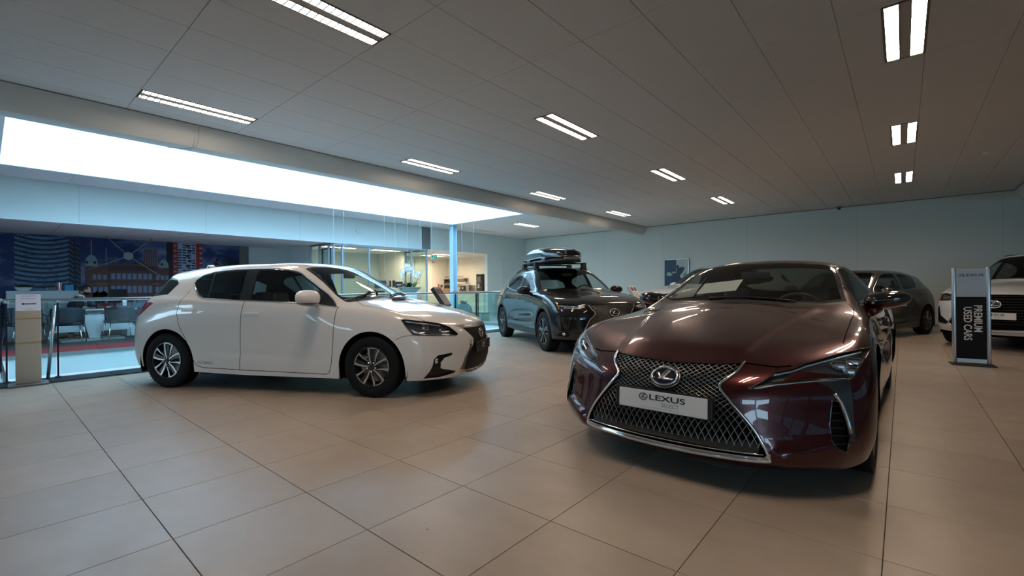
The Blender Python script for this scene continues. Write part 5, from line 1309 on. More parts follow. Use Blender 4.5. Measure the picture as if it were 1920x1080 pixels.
b = NB(); t = empty('kitchen_door', (XW + .011, 12.75, 0)); tag(t, 'flush cream door in the left wall of the kitchen niche', 'door'); box(b, 0, .02, -.45, .45, 0, 2.30); obj('leaf', b, M_WALLWARM, t); b = NB(); box(b, 0, .03, -.50, -.45, 0, 2.36); box(b, 0, .03, .45, .56, 0, 2.36); box(b, 0, .03, -.5, .56, 2.30, 2.36); obj('frame', b, M_WALLWARM, t)
t = empty('exit_sign', (XL - .02, 10.78, 2.22)); tag(t, 'green and white emergency exit sign at the kitchen opening', 'sign')
b = NB(); box(b, -.015, .015, -.14, .14, 0, .14); obj('plate', b, M_WHITEPL, t); b = NB(); box(b, .015, .018, .0, .135, .005, .135); obj('green_field', b, mat('sign_green', (.0, .25, .14), .4, emit=(.0, .35, .2), estr=.3), t)
b = NB(); prism(b, [(.03, .06), (.065, .06), (.065, .03), (.105, .07), (.065, .11), (.065, .08), (.03, .08)], lambda a, c, d: Vector((d, a, c)), .0185, .020); obj('arrow', b, M_WHITEPL, t)
b = NB(); prism(b, [(-.12, .02), (-.10, .02), (-.08, .06), (-.05, .02), (-.03, .02), (-.06, .08), (-.05, .10), (-.03, .10), (-.05, .12), (-.09, .12), (-.11, .09)], lambda a, c, d: Vector((d, a, c)), .0155, .018); obj('running_figure', b, mat('sign_green_b', (.0, .25, .14), .4), t)
simple('fire_point', -16.05, 13.56, 1.19, .03, .06, .16, mat('alarm_red', (.5, .03, .03), .4), 'small red wall unit in the kitchen niche', 'wall unit'); simple('safety_sign', -16.07, 13.74, 1.20, .01, .13, .13, mat('sign_dark_green', (.02, .16, .10), .4), 'small green wall sign in the kitchen niche', 'sign')
# clear plastic sack, floor block, wall door
b = NB(); bmesh.ops.create_icosphere(b, subdivisions=4, radius=.32)
for v in b.verts:
    q = v.co.normalized(); nz = sum(math.sin(q.x * f + p) * math.sin(q.y * f * 1.3 + p * 2) * math.sin(q.z * f * .9 + p) / f for f, p in ((7, .3), (13, 1.1), (23, 2.0))) * .9
    v.co = v.co * (1 + nz * .9); v.co.z = max(v.co.z * 1.02, -.27)
for k in range(14):
    a = 2 * PI * k / 14; leaf(b, (.05 * math.cos(a), .05 * math.sin(a), .27), (.17 * math.cos(a), .17 * math.sin(a), .38 + .05 * math.sin(3 * a)), .05, 0, .02, 3)
o = obj('plastic_sack', b, mat('grey_plastic_film', (.22, .34, .38), .18, spec=.9, coat=.6), None, True); o.location = (-12.35, 11.62, .274); tag(o, 'crumpled grey plastic sack on the floor beside the blue column', 'sack')
t = empty('floor_block', (-11.05, 11.2, .003)); tag(t, 'low pale green block on the floor in front of the kitchen niche', 'box'); b = NB(); bbox(b, -.45, .22, -.2, .2, 0, .27, .006); obj('body', b, mat('pale_green_laminate', (.42, .48, .38), .4), t, angle=40); b = NB(); box(b, -.46, .23, -.21, .21, .27, .285); obj('lid', b, M_DARKGREY, t)
t = empty('wall_door', (XL, 14.78, 0)); tag(t, 'flush pale door in the wall left of the black crossover', 'door'); b = NB(); box(b, 0, .012, -.33, .36, 0, 2.34); obj('leaf', b, M_WALL, t)
for q in ((-.37, -.335, 2.375), (.365, .40, 2.375)): b = NB(); box(b, 0, .022, q[0], q[1], 0, q[2]); obj('frame', b, M_WALL, t)
b = NB(); box(b, 0, .022, -.37, .40, 2.345, 2.375); obj('frame', b, M_WALL, t); b = NB(); box(b, .012, .06, .25, .35, 1.0, 1.02); obj('handle', b, M_SATIN, t)

# ================================================================= items on the walls and ceiling
t = empty('framed_poster', (-6.09, YB - .04, 1.0)); tag(t, 'framed poster of a dark figure photographing a skyline on the back wall', 'poster')
b = NB(); box(b, -.44, .44, -.0, .04, -.33, 1.10); obj('backing', b, M_WHITE, t)
b = NB()
for q in ((-.45, -.425, -.34, 1.11), (.425, .45, -.34, 1.11), (-.45, .45, 1.085, 1.11), (-.45, .45, -.34, -.315)): box(b, q[0], q[1], -.02, .04, q[2], q[3])
obj('frame', b, M_SATIN, t)
def pf(name, polys, c, k):
    b = NB()
    for q in polys: b.faces.new([b.verts.new((x, -.001 - .0006 * k, z)) for x, z in q])
    for f in b.faces:
        f.normal_update()
        if f.normal.y > 0: f.normal_flip()
    obj(name, b, mat('poster_' + name, c, .35), t)
pf('poster_picture', [[(-.425, -.315), (.425, -.315), (.425, 1.085), (-.425, 1.085)]], (.012, .045, .085), 0)
pf('poster_window', [[(0, .42), (.425, .42), (.425, 1.085), (0, 1.085)]], (.42, .50, .50), 1)
pf('poster_skyline', [[(.23, .42), (.23, .56), (.26, .56), (.28, .66), (.31, .60), (.33, .70), (.35, .58), (.40, .56), (.425, .60), (.425, .42)]], (.16, .28, .30), 2)
pf('poster_light', [[(-.36, .58), (-.30, .66), (-.20, .62), (-.14, .56), (-.20, .50), (-.34, .52)], [(.205, .42), (.225, .42), (.225, 1.085), (.205, 1.085)], [(-.15, .60), (.05, .62), (.05, .66), (-.15, .65)]], (.30, .38, .36), 2.5)
pf('poster_figure', [[(-.18, .32), (-.10, .50), (0, .60), (.02, .76), (-.01, .84), (.04, .90), (.10, .86), (.10, .79), (.17, .82), (.28, .80), (.30, .76), (.22, .62), (.12, .50), (.22, .36), (.10, .32)]], (.010, .028, .05), 3)
b = text_bm('DEMAND', .075, .0005, bold=True, align='LEFT'); bmesh.ops.transform(b, matrix=Matrix.Translation((-.36, -.0035, .06)) @ Matrix.Rotation(PI / 2, 4, 'X'), verts=b.verts); obj('poster_lettering', b, M_WHITEPL, t)
t = empty('wall_socket', (-9.17, YB - .012, 1.43)); tag(t, 'white double wall socket on the back wall above the black crossover', 'socket'); b = NB(); bbox(b, -.15, .15, 0, .012, -.045, .045, .003); obj('plate', b, M_WHITEPL, t)
for x in (-.07, .07): b = NB(); lathe(b, [(0, .002), (.024, .004), (.028, 0)], 16, 'Y', Matrix.Translation((x, -.001, 0)) @ Matrix.Rotation(PI, 4, 'X')); obj('outlet', b, M_PALE, t)
t = empty('security_camera', (-1.36, YB - .13, CZ - .002)); tag(t, 'small black dome camera where the back wall meets the ceiling', 'camera'); b = NB(); lathe(b, [(0, 0), (.065, 0), (.07, -.03), (.05, -.035)], 20); obj('housing', b, M_DARKGREY, t, angle=40); b = NB(); lathe(b, [(.05, -.03), (.045, -.06), (.025, -.08), (0, -.085)], 20); obj('dome', b, M_GLOSSBLACK, t, angle=60)
for (x, y, z, lb) in ((-10.38, 13.6, CZ - .001, 'round white smoke detector on the ceiling beyond the skylight'), (1.11, 11.21, CZ - .001, 'flat round detector on the ceiling near the right-hand lights')):
    b = NB(); lathe(b, [(0, 0), (.06, 0), (.062, -.012), (.045, -.03), (0, -.035)], 20); o = obj('smoke_detector', b, M_WHITE, None, angle=40); o.location = (x, y, z); tag(o, lb, 'smoke detector')
b = NB(); lathe(b, [(0, .035), (.07, .03), (.085, .0), (.085, -.01)], 24, 'X'); o = obj('wall_sounder', b, M_WALL, None, angle=40); o.location = (XL + .011, 7.72, 2.97); tag(o, 'round white alarm unit on the white band above the office', 'alarm')

# ================================================================= stands on the floor
# arrow sign
t = empty('sign_stand', (-8.03, .36, 0), -.04); tag(t, 'tall cream sign stand with a white sheet showing a left arrow', 'sign stand')
b = NB(); bbox(b, -.14, .16, -.17, .17, .0045, .018, .003); obj('base_plate', b, M_DARKGREY, t)
M_CREAM = mat('cream_panel', (.50, .46, .40), .45); b = NB(); bbox(b, -.03, .03, -.108, .108, .018, .90, .008); obj('column', b, M_CREAM, t, angle=40)
for z in (.50, .79): b = NB(); box(b, .0302, .0325, -.108, .108, z, z + .018); obj('groove', b, mat('ochre_groove', (.42, .33, .16), .5), t)
b = NB(); bbox(b, -.012, .0, -.108, .108, 0, .31, .004); M_ = Matrix.Translation((.03, 0, .84)) @ Matrix.Rotation(-.62, 4, 'Y'); bmesh.ops.transform(b, matrix=M_, verts=b.verts); h_ = obj('tilted_head', b, M_CREAM, t)
b = NB(); box(b, .0005, .0022, -.104, .104, .03, .305); bmesh.ops.transform(b, matrix=M_, verts=b.verts); sh = obj('notice_sheet', b, mat('notice_paper', (.62, .62, .72), .6), h_, label=None) if False else obj('notice_sheet', b, mat('notice_paper', (.62, .62, .72), .6), t)
b = NB(); prism(b, [(-.060, .165), (-.035, .185), (-.035, .173), (.068, .173), (.068, .157), (-.035, .157), (-.035, .145)], lambda a, c, d: Vector((d, a, c)), .0022, .0030); bmesh.ops.transform(b, matrix=M_, verts=b.verts); obj('printed_arrow', b, M_INK, sh)
b = NB()
for z, w in ((.285, .055), (.278, .062), (.270, .012), (.243, .062), (.238, .066)): box(b, .0022, .0028, -w, w, z, z + .003)
for z, w in ((.10, .014), (.088, .045), (.082, .030)): box(b, .0022, .0028, -w + .01, w + .01, z, z + .0035)
bmesh.ops.transform(b, matrix=M_, verts=b.verts); obj('small_print', b, M_GREYINK, sh)
# totem
t = empty('sign_totem', (.705, 8.8, 0), .06); tag(t, 'silver framed totem sign reading PREMIUM USED CARS between the grey and white cars', 'sign')
M_ALU = mat('brushed_aluminium', (.50, .53, .56), .3, .9)
b = NB(); bbox(b, -.215, .225, -.16, .14, 0, .012, .003); obj('base_plate', b, M_BLACK, t)
for x in (-.168, .168): b = NB(); bbox(b, x - .022, x + .022, -.03, .03, .012, 1.33, .012, 3); obj('post', b, M_ALU, t, angle=40)
b = NB(); box(b, -.146, .146, -.02, .02, .93, 1.315); obj('upper_panel', b, mat('silver_panel', (.40, .42, .44), .4, .3), t)
b = NB(); box(b, -.146, .146, -.02, .02, .085, .93); lp = obj('lower_panel', b, mat('black_panel', (.006, .006, .007), .5, spec=.2), t); b = NB(); box(b, -.146, .146, -.022, .022, .04, .085); obj('cross_bar', b, M_ALU, t)
R_ = Matrix.Rotation(PI / 2, 4, 'X')
def txt(s, sz, x, z, m, rot90=False, sx=1.0, parent=t, bold=True, y=-.0205):
    b = text_bm(s, sz, .0004, bold=bold, sx=sx)
    if rot90: bmesh.ops.rotate(b, verts=b.verts, matrix=Matrix.Rotation(-PI / 2, 3, 'Z'))
    bmesh.ops.transform(b, matrix=Matrix.Translation((x, y, z)) @ R_, verts=b.verts); return obj('lettering', b, m, parent)
txt('LEXUS', .050, .022, 1.225, M_INK, sx=1.45); txt('SELECT', .026, .05, 1.175, M_GREYINK, bold=False)
b = emblem_bm(.047, .037, .001, .05); bmesh.ops.transform(b, matrix=Matrix.Translation((-.098, -.0205, 1.225)) @ R_, verts=b.verts); obj('logo', b, M_INK, t)
b = NB(); box(b, -.115, .105, -.0210, -.0200, 1.158, 1.160); obj('rule', b, M_GREYINK, t)
txt('PREMIUM', .112, .062, .635, M_WHITEPL, True, .80, lp); txt('USED CARS', .112, -.038, .565, M_WHITEPL, True, .80, lp)
# specification boards
def spec(loc, rz, label, m_face, m_edge, h=1.0, tilt=.95):
    t = empty('spec_board', loc, rz); tag(t, label, 'sign stand')
    b = NB(); bbox(b, -.15, .15, -.13, .13, .001, .014, .003); obj('base_plate', b, m_edge, t)
    b = NB(); bbox(b, -.02, .02, -.06, .06, .014, h - .12, .004); obj('post', b, m_edge, t)
    M_ = Matrix.Translation((0, 0, h - .02)) @ Matrix.Rotation(tilt, 4, 'Y')
    b = NB(); bbox(b, -.16, .16, -.11, .11, -.045, .012, .004); bmesh.ops.transform(b, matrix=M_, verts=b.verts); hd = obj('tilted_head', b, m_edge, t)
    b = NB(); box(b, -.15, .15, -.10, .10, .012, .014); bmesh.ops.transform(b, matrix=M_, verts=b.verts); sh = obj('sheet', b, m_face, t)
    b = NB(); box(b, -.13, -.04, -.085, -.01, .014, .015); box(b, -.13, -.04, .01, .085, .014, .015); bmesh.ops.transform(b, matrix=M_, verts=b.verts); obj('printed_picture', b, mat('spec_red_grey', (.16, .05, .06), .5), sh)
    b = NB()
    for k in range(6): box(b, .0 + .02 * k, .006 + .02 * k, -.08, .05, .014, .015)
    bmesh.ops.transform(b, matrix=M_, verts=b.verts); obj('small_print', b, M_GREYINK, sh)
    return t
spec((-5.02, 4.30, 0), .40, 'tilted specification board with dark edge behind the white hatchback hood', mat('grey_sheet', (.35, .37, .38), .5), mat('dark_slate', (.03, .045, .06), .4), 1.02)
spec((-3.98, 8.35, 0), -.15, 'pale tilted specification board in front of the black crossover', M_WHITE, M_WHITE, 1.02, .9)
def mirror_full(P_): return list(P_) + [(-a, z) for a, z in reversed(P_) if abs(a) > 1e-6]
def mirror_fullT(P_): return list(P_) + [(x, -a) for x, a in reversed(P_) if abs(a) > 1e-6]
def panel(body, car, idn, name, m, parent=None, label=None):
    me = body.mesh([idn], name)
    if not me.polygons: bpy.data.meshes.remove(me); return None
    o = mesh_obj(name, me, m, parent or car)
    if label: o['label'] = label
    return o

# ================================================================= five-door hatchback
def build_hatch(loc, rot, m_paint, label, group=None, plate=True, reartex=False):
    car = empty('car', (*loc, 0), math.radians(rot)); tag(car, label, 'car', group)
    B = Body(net_of(HATCH), .03, hatch_shape)
    FA, RA, TR = 1.265, -1.345, .316
    gap = .007
    for s in (1, -1):
        lim = lambda c, s=s: c.y * s > .3
        sfx = '' if s > 0 else '#'
        dlo = [(.85,.922),(.504,.967),(-.294,.996),(-.863,1.026),(-.945,1.06),(-1.02,1.12),(-1.095,1.19),(-1.10,1.235),(-1.03,1.295),(-.866,1.336),(-.59,1.356),(-.055,1.358),(.12,1.342),(.27,1.305),(.518,1.163),(.70,1.045)]
        B.cut('S', [(.85,.925),(.847,.91),(.837,.786),(.826,.578),(.80,.347),(.77,.24),(.72,.222),(-.352,.235),(-.316,.846),(-.305,.934),(-.292,.99),(.504,.968)], 'door_f' + sfx, s, lim)
        B.cut('S', [(-.292,.99),(-.305,.934),(-.316,.846),(-.352,.235),(-.842,.245),(-.922,.265),(-.959,.299),(-1.005,.412),(-1.064,.571),(-1.157,.73),(-1.189,.866),(-1.16,.99),(-1.11,1.12),(-1.09,1.19),(-1.02,1.12),(-.94,1.06),(-.863,1.026)], 'door_r' + sfx, s, lim)
        B.cut('S', band([(.86,.93),(.847,.90),(.837,.786),(.826,.578),(.80,.347),(.77,.24),(.72,.222),(-.352,.235),(-.842,.245),(-.922,.265),(-.959,.299),(-1.005,.412),(-1.064,.571),(-1.157,.73),(-1.189,.866),(-1.16,.99),(-1.105,1.13)], gap), 'gap', s, lim)
        B.cut('S', band([(-.292,.99),(-.305,.934),(-.316,.846),(-.352,.235)], gap), 'gap', s, lim)
        B.cut('S', band([(1.545,.60),(1.63,.633),(1.74,.648)], gap * .7), 'gap', s, lim)
        B.cut('S', dlo, 'pillar' + sfx, s, lim)
        B.cut('S', round_poly([(.66,.958),(.5,.980),(-.235,1.008),(-.275,1.342),(-.055,1.346),(.11,1.33),(.26,1.292),(.505,1.15),(.62,1.075)], .02), 'gl_f' + sfx, s, lim)
        B.cut('S', round_poly([(-.375,1.01),(-.79,1.033),(-.862,1.318),(-.60,1.343),(-.425,1.345)], .02), 'gl_r' + sfx, s, lim)
        B.cut('S', round_poly([(-.815,1.036),(-.865,1.041),(-.94,1.074),(-1.01,1.13),(-1.078,1.195),(-1.08,1.232),(-1.02,1.283),(-.885,1.318)], .015), 'gl_q' + sfx, s, lim)
        B.cut('S', arch(1.262, .305, .375, -.05), 'hole', s, lambda c, s=s: c.y * s > .55)
        B.cut('S', arch(-1.342, .305, .372, -.05), 'hole', s, lambda c, s=s: c.y * s > .55)
        hl = [(1.585,.828,.797),(1.61,.818,.799),(1.80,.70,.768),(1.935,.603,.738),(1.99,.555,.708),(2.07,.493,.628),(2.06,.521,.615),(1.727,.842,.646),(1.70,.842,.665),(1.64,.842,.728)]
        B.cut('C', hl, 'hl' + sfx, s, lambda c, s=s: c.y * s > .3 and c.x > 1.4)
        fog = [(.785,.20),(.762,.395),(.727,.432),(.60,.445),(.605,.418),(.68,.398),(.712,.356),(.711,.302),(.692,.288),(.545,.245),(.545,.228),(.69,.20)]
        B.cut('F', fog, 'fog' + sfx, s, lambda c, s=s: c.y * s > .3 and c.x > 1)
        tl = [(-1.60,.80,.975),(-1.72,.80,.985),(-1.9,.72,.985),(-2.1,.50,.965),(-2.13,.48,.93),(-2.05,.62,.845),(-1.95,.74,.82),(-1.80,.81,.835)]
        B.cut('S', [(-1.60,.975),(-1.72,.99),(-2.2,.985),(-2.2,.85),(-1.90,.815),(-1.80,.835)], 'tail' + sfx, s, lambda c, s=s: c.y * s > .45 and c.x < -1)
        B.cut('S', [(-1.36,1.20),(-1.45,1.255),(-1.62,1.285),(-2.3,1.26),(-2.3,1.06),(-1.68,1.055),(-1.44,1.075)], 'rglass', s, lambda c, s=s: c.x < -1.3, nd=.02)
    hood = [(2.12,0),(2.112,.2),(2.045,.44),(1.95,.586),(1.80,.70),(1.64,.72),(1.4,.75),(1.17,.757),(1.10,.742),(.985,.66),(1.05,.5),(1.13,.25),(1.155,0)]
    B.cut('T', mirror_fullT(hood), 'hood', 1, lambda c: c.x > .8 and c.z > .65, nd=.1)
    B.cut('T', band(mirror_fullT(hood[3:])[::-1][:0] + [(1.95,.586),(1.80,.70),(1.64,.72),(1.4,.75),(1.17,.757),(1.10,.742),(.985,.66)], gap), 'gap', 1, lambda c: c.x > .8 and c.y > 0)
    B.cut('T', band([(1.95,.586),(1.80,.70),(1.64,.72),(1.4,.75),(1.17,.757),(1.10,.742),(.985,.66)], gap), 'gap', -1, lambda c: c.x > .8 and c.y < 0)
    B.cut('T', mirror_fullT([(1.155,0),(1.13,.25),(1.05,.5),(.985,.66),(.92,.72),(.85,.72),(1.02,.4),(1.10,.2),(1.115,0)]), 'cowl', 1, lambda c: c.x > .8 and c.z > .9)
    wsP = mirror_fullT([(.405,0),(.375,.28),(.285,.575),(.30,.585),(.55,.642),(.735,.692),(.85,.712),(1.03,.4),(1.10,.2),(1.115,0)])
    B.cut('T', wsP, 'wsframe', 1, lambda c: c.z > .95)
    B.cut('T', mirror_fullT([(.435,0),(.405,.28),(.325,.545),(.55,.615),(.735,.665),(.84,.683),(.99,.4),(1.055,.2),(1.07,0)]), 'ws', 1, lambda c: c.z > .95)
    gr = [(0,.672),(.2,.676),(.40,.684),(.239,.561),(.25,.51),(.314,.452),(.39,.385),(.426,.265),(.40,.240),(.34,.228),(0,.205)]
    B.cut('F', mirror_full([(0,.72),(.2,.722),(.44,.722),(.495,.715),(.40,.684),(.2,.676),(0,.672)]), 'grbar', 1, lambda c: c.x > 1.9, nd=.02)
    B.cut('F', mirror_full(gr), 'grille', 1, lambda c: c.x > 1.7, nd=.02)
    B.cut('F', mirror_full([(0,.18),(0,.205),(.34,.228),(.40,.240),(.426,.265),(.39,.385),(.314,.452),(.29,.50),(.33,.50),(.43,.38),(.487,.256),(.30,.195)]), 'grframe', 1, lambda c: c.x > 1.7, nd=.02)
    # ---- panels
    shell = panel(B, car, None, 'body_shell', m_paint)
    glass_n = []
    for sfx in ('', '#'):
        s = 1 if sfx == '' else -1
        d1 = panel(B, car, 'door_f' + sfx, 'front_door', m_paint); d2 = panel(B, car, 'door_r' + sfx, 'rear_door', m_paint)
        handle_part(B, d1, -.175, .855, s, m_paint, .19); handle_part(B, d2, -1.02, .895, s, m_paint, .17)
        panel(B, car, 'pillar' + sfx, 'window_surround', M_GLOSSBLACK)
        for g, mm in (('gl_f', M_WINDOW), ('gl_r', M_WINDOWDARK), ('gl_q', M_WINDOWDARK)): panel(B, car, g + sfx, 'side_window', mm); glass_n.append(g + sfx)
        trim(B, car, 'window_chrome', 'S', dlo, s, .0055, M_CHROME, .003, closed=True)
        # head lamp
        k = bucket(B, car, 'hl', 'C', hl, s, .055, 'headlamp', M_LAMPIN)
        panel(B, car, 'hl' + sfx, 'lamp_lens', M_LENS, k)
        b = NB()
        for (x, y, z, r_) in ((1.80,.735,.70,.034), (1.93,.62,.668,.026)):
            t = NB(); bmesh.ops.create_uvsphere(t, u_segments=16, v_segments=10, radius=r_); add(b, t, Matrix.Translation((x - .03, s * (y - .04), z)))
            tube(b, [Vector((x - .02 + .014, s * (y - .04 + .012), z)) + Vector((0 - .7 * math.cos(q) * (r_ + .006) * .7, s * .7 * math.cos(q) * (r_ + .006) * .7, (r_ + .006) * math.sin(q))) for q in [2*PI*i/16 for i in range(16)]], .004, 5, closed=True)
        P('projector_lamp', b, M_CRYSTAL, k, True)
        b = NB(); tube(b, surf_line(B, 'C', [(1.62,.82,.785),(1.78,.71,.758),(1.92,.61,.728)], s, -.012), .009, 6, flat=.6); P('lamp_strip', b, M_CRYSTAL, k, True)
        b = NB(); tube(b, surf_line(B, 'C', [(1.70,.835,.672),(1.85,.745,.640),(2.02,.56,.630)], s, -.014), .008, 6); tube(b, surf_line(B, 'C', [(1.68,.835,.70),(1.76,.80,.668),(1.80,.77,.662)], s, -.02), .012, 6); P('lamp_strip', b, M_CRYSTAL, k, True)
        trim(B, car, 'lamp_seal', 'C', hl, s, .0045, M_GLOSSBLACK, .001, closed=True)
        # lower intake trim with fog lamp
        k = bucket(B, car, 'fog', 'F', fog, s, .035, 'bumper_vent', M_BLACK)
        b = NB(); lathe(b, [(0, .012), (.022, .010), (.03, 0), (.034, -.01)], 20, 'X', Matrix.Translation(B.hit('F', .725, .375, s) + Vector((-.02, 0, 0)))); P('fog_lamp', b, M_CRYSTAL, k, True)
        panel(B, car, 'tail' + sfx, 'tail_lamp', M_RED)
        trim(B, car, 'bumper_chrome', 'F', [(.30,.545),(.345,.47),(.43,.38),(.487,.256),(.45,.225),(.30,.192),(0,.178)], s, .010, M_DARKCHROME, .002, flat=.6)
        trim(B, car, 'bumper_chrome', 'F', [(.487,.250),(.44,.215),(.30,.190),(.15,.18),(0,.176)], s, .013, M_CHROME, .006, flat=.7)
        # wheels
        for ax in (FA, RA):
            build_wheel(car, ax, s, TR, .205, .207, .876, 'hatch')
            wheel_housing(car, ax - .003, s, .40, .50, .855, .31)
        mirror_part(car, (.60, s * (.985 if s < 0 else .92), 1.025 if s < 0 else .97), s, (.12, .150 if s < 0 else .10, .085), m_paint, M_GLOSSBLACK, (.60, s * .82, .955), tilt=.05, cutz=-.55, m_foot=m_paint)
        # sill step and mud flap
        b = NB(); prism(b, [(-.93,.19),(-.80,.19),(-.86,.155),(-.93,.15)], lambda a, c, d: Vector((a, s * d, c)), .66, .82); P('mud_flap', b, M_BLACK, car)
        b = NB(); prism(b, [(.95,.19),(.99,.19),(.96,.15),(.93,.15)], lambda a, c, d: Vector((a + .72, s * d, c)), .5, .74); P('mud_flap', b, M_BLACK, car)
    panel(B, car, 'hood', 'hood', m_paint); panel(B, car, 'cowl', 'cowl_panel', M_BLACK); panel(B, car, 'wsframe', 'windshield_surround', M_GLOSSBLACK)
    panel(B, car, 'ws', 'windshield', M_SHIELD); panel(B, car, 'rglass', 'rear_window', M_WINDOWDARK)
    panel(B, car, 'grbar', 'hood_edge_trim', M_SATIN); panel(B, car, 'grframe', 'grille_frame', M_GLOSSBLACK)
    g = bucket(B, car, 'grille', 'F', mirror_full(gr), 1, .06, 'grille_recess', M_MATTE, .96)
    lattice(B, car, 'grille_mesh', gr, .024, lambda z: .022, M_BLACK, .0042, .012, .03)
    o = P('emblem', emblem_bm(.13, .095), M_CHROME, car, True); o.matrix_local = place_on(B, 'F', 0, .60, 1, .004)
    o = P('hood_badge', emblem_bm(.03, .022), M_CHROME, car, True); o.matrix_local = place_on(B, 'T', 1.93, 0, 1, .002)
    if plate:
        p = B.hit('F', 0, .45)
        b = NB(); bbox(b, -.26, .26, -.057, .057, 0, .012, .004); pl = P('number_plate', b, M_BLACK, car)
        pl.matrix_local = Matrix.Translation(p + Vector((.012, 0, .01))) @ Matrix.Rotation(PI / 2, 4, 'Z') @ Matrix.Rotation(PI / 2, 4, 'X')
        b = text_bm('CT', .075, .001); bmesh.ops.translate(b, verts=b.verts, vec=(0, 0, .0135)); P('plate_lettering', b, M_WHITEPL, pl)
        b = NB()
        for x in (-.06, .06): lathe(b, [(0, .003), (.008, .002), (.008, 0)], 10, 'Z', Matrix.Translation((x, .045, .012)))
        P('plate_screw', b, M_AMBER, pl)
    b = text_bm('HYBRID', .045, .001, sx=1.35); o = P('door_lettering', b, M_SATIN, car); o.matrix_local = place_on(B, 'S', -.81, .30, -1, .002)
    # wipers
    b = NB()
    for a, c in (((.98,.45),(1.10,-.15)), ((1.0,-.10),(.93,-.60))):
        L = [B.hit('T', a[0] + (c[0]-a[0])*i/8, a[1] + (c[1]-a[1])*i/8) + Vector((0, 0, .014)) for i in range(9)]; tube(b, L, .009, 5)
    P('wiper', b, M_BLACK, car, True)
    b = NB(); tube(b, [(-1.55,0,1.40),(-1.60,0,1.445),(-1.68,0,1.45),(-1.72,0,1.40)], [.03,.018,.01,.006], 6, flat=.4); P('roof_antenna', b, m_paint, car, True)
    inner = B.mesh([None] + [n for n in B.ids if n.startswith(('door', 'pillar', 'hood', 'cowl', 'grbar', 'grframe', 'gap', 'wsframe')) ], 'inner_liner', -.012)
    mesh_obj('inner_liner', inner, M_MATTE, car)
    b = NB(); bbox(b, -1.95, 1.85, -.70, .70, .17, .21, .01); P('underbody', b, M_MATTE, car)
    interior(car, .80, .955, [(.12, .36, True), (.12, -.36, True), (-.75, .36, True), (-.75, -.36, True)], M_LEATHER, .50, wid=.72, sw_z=.93)
    b = NB(); bbox(b, .45, .48, -.11, .11, 1.25, 1.31, .012); box(b, .46, .48, -.01, .01, 1.30, 1.335); P('rear_view_mirror', b, M_BLACK, car, angle=40)
    return car

# ================================================================= low two-door coupe
def coupe_shape(A):
    """ledge at the lower corners of the nose, raised centre of the hood, swollen sill"""
    X, Y, Z = A[..., 0].copy(), A[..., 1].copy(), A[..., 2].copy()
    zc = .250 + (Y - .54) * .28
    k = (1 - sstep(Z, zc - .006, zc + .022)) * sstep(Y, .53, .60) * (1 - sstep(Y, .80, .89)) * sstep(X, 1.80, 1.95) * sstep(Z, .13, .19)
    A[..., 0] += .030 * k
    yc = .60 - (X - .9) * .19
    k = (1 - sstep(Y, yc - .035, yc + .02)) * sstep(X, .80, 1.0) * (1 - sstep(X, 1.98, 2.12)) * (Z > .6)
    A[..., 2] += .011 * k
    k = np.exp(-((Z - .50) / .09) ** 2) * sstep(X, -1.0, -.6) * (1 - sstep(X, .55, .85)) * (Y > .6)
    A[..., 1] -= .022 * k
    return A
def hatch_shape(A):
    X, Y, Z = A[..., 0].copy(), A[..., 1].copy(), A[..., 2].copy()
    zc = .40 - .04 * X
    k = np.exp(-((Z - zc) / .045) ** 2) * sstep(X, -.95, -.6) * (1 - sstep(X, .5, .85)) * (Y > .6)
    A[..., 1] -= .012 * k
    k = np.exp(-((Z - .93) / .03) ** 2) * sstep(X, -1.6, -1.1) * (1 - sstep(X, .7, 1.2)) * (Y > .6)
    A[..., 1] -= .004 * k
    return A
def cross_shape(A):
    X, Y, Z = A[..., 0].copy(), A[..., 1].copy(), A[..., 2].copy()
    zc = .52 + .05 * X
    k = np.exp(-((Z - zc) / .07) ** 2) * sstep(X, -.95, -.5) * (1 - sstep(X, .5, .9)) * (Y > .6)
    A[..., 1] -= .028 * k
    return A
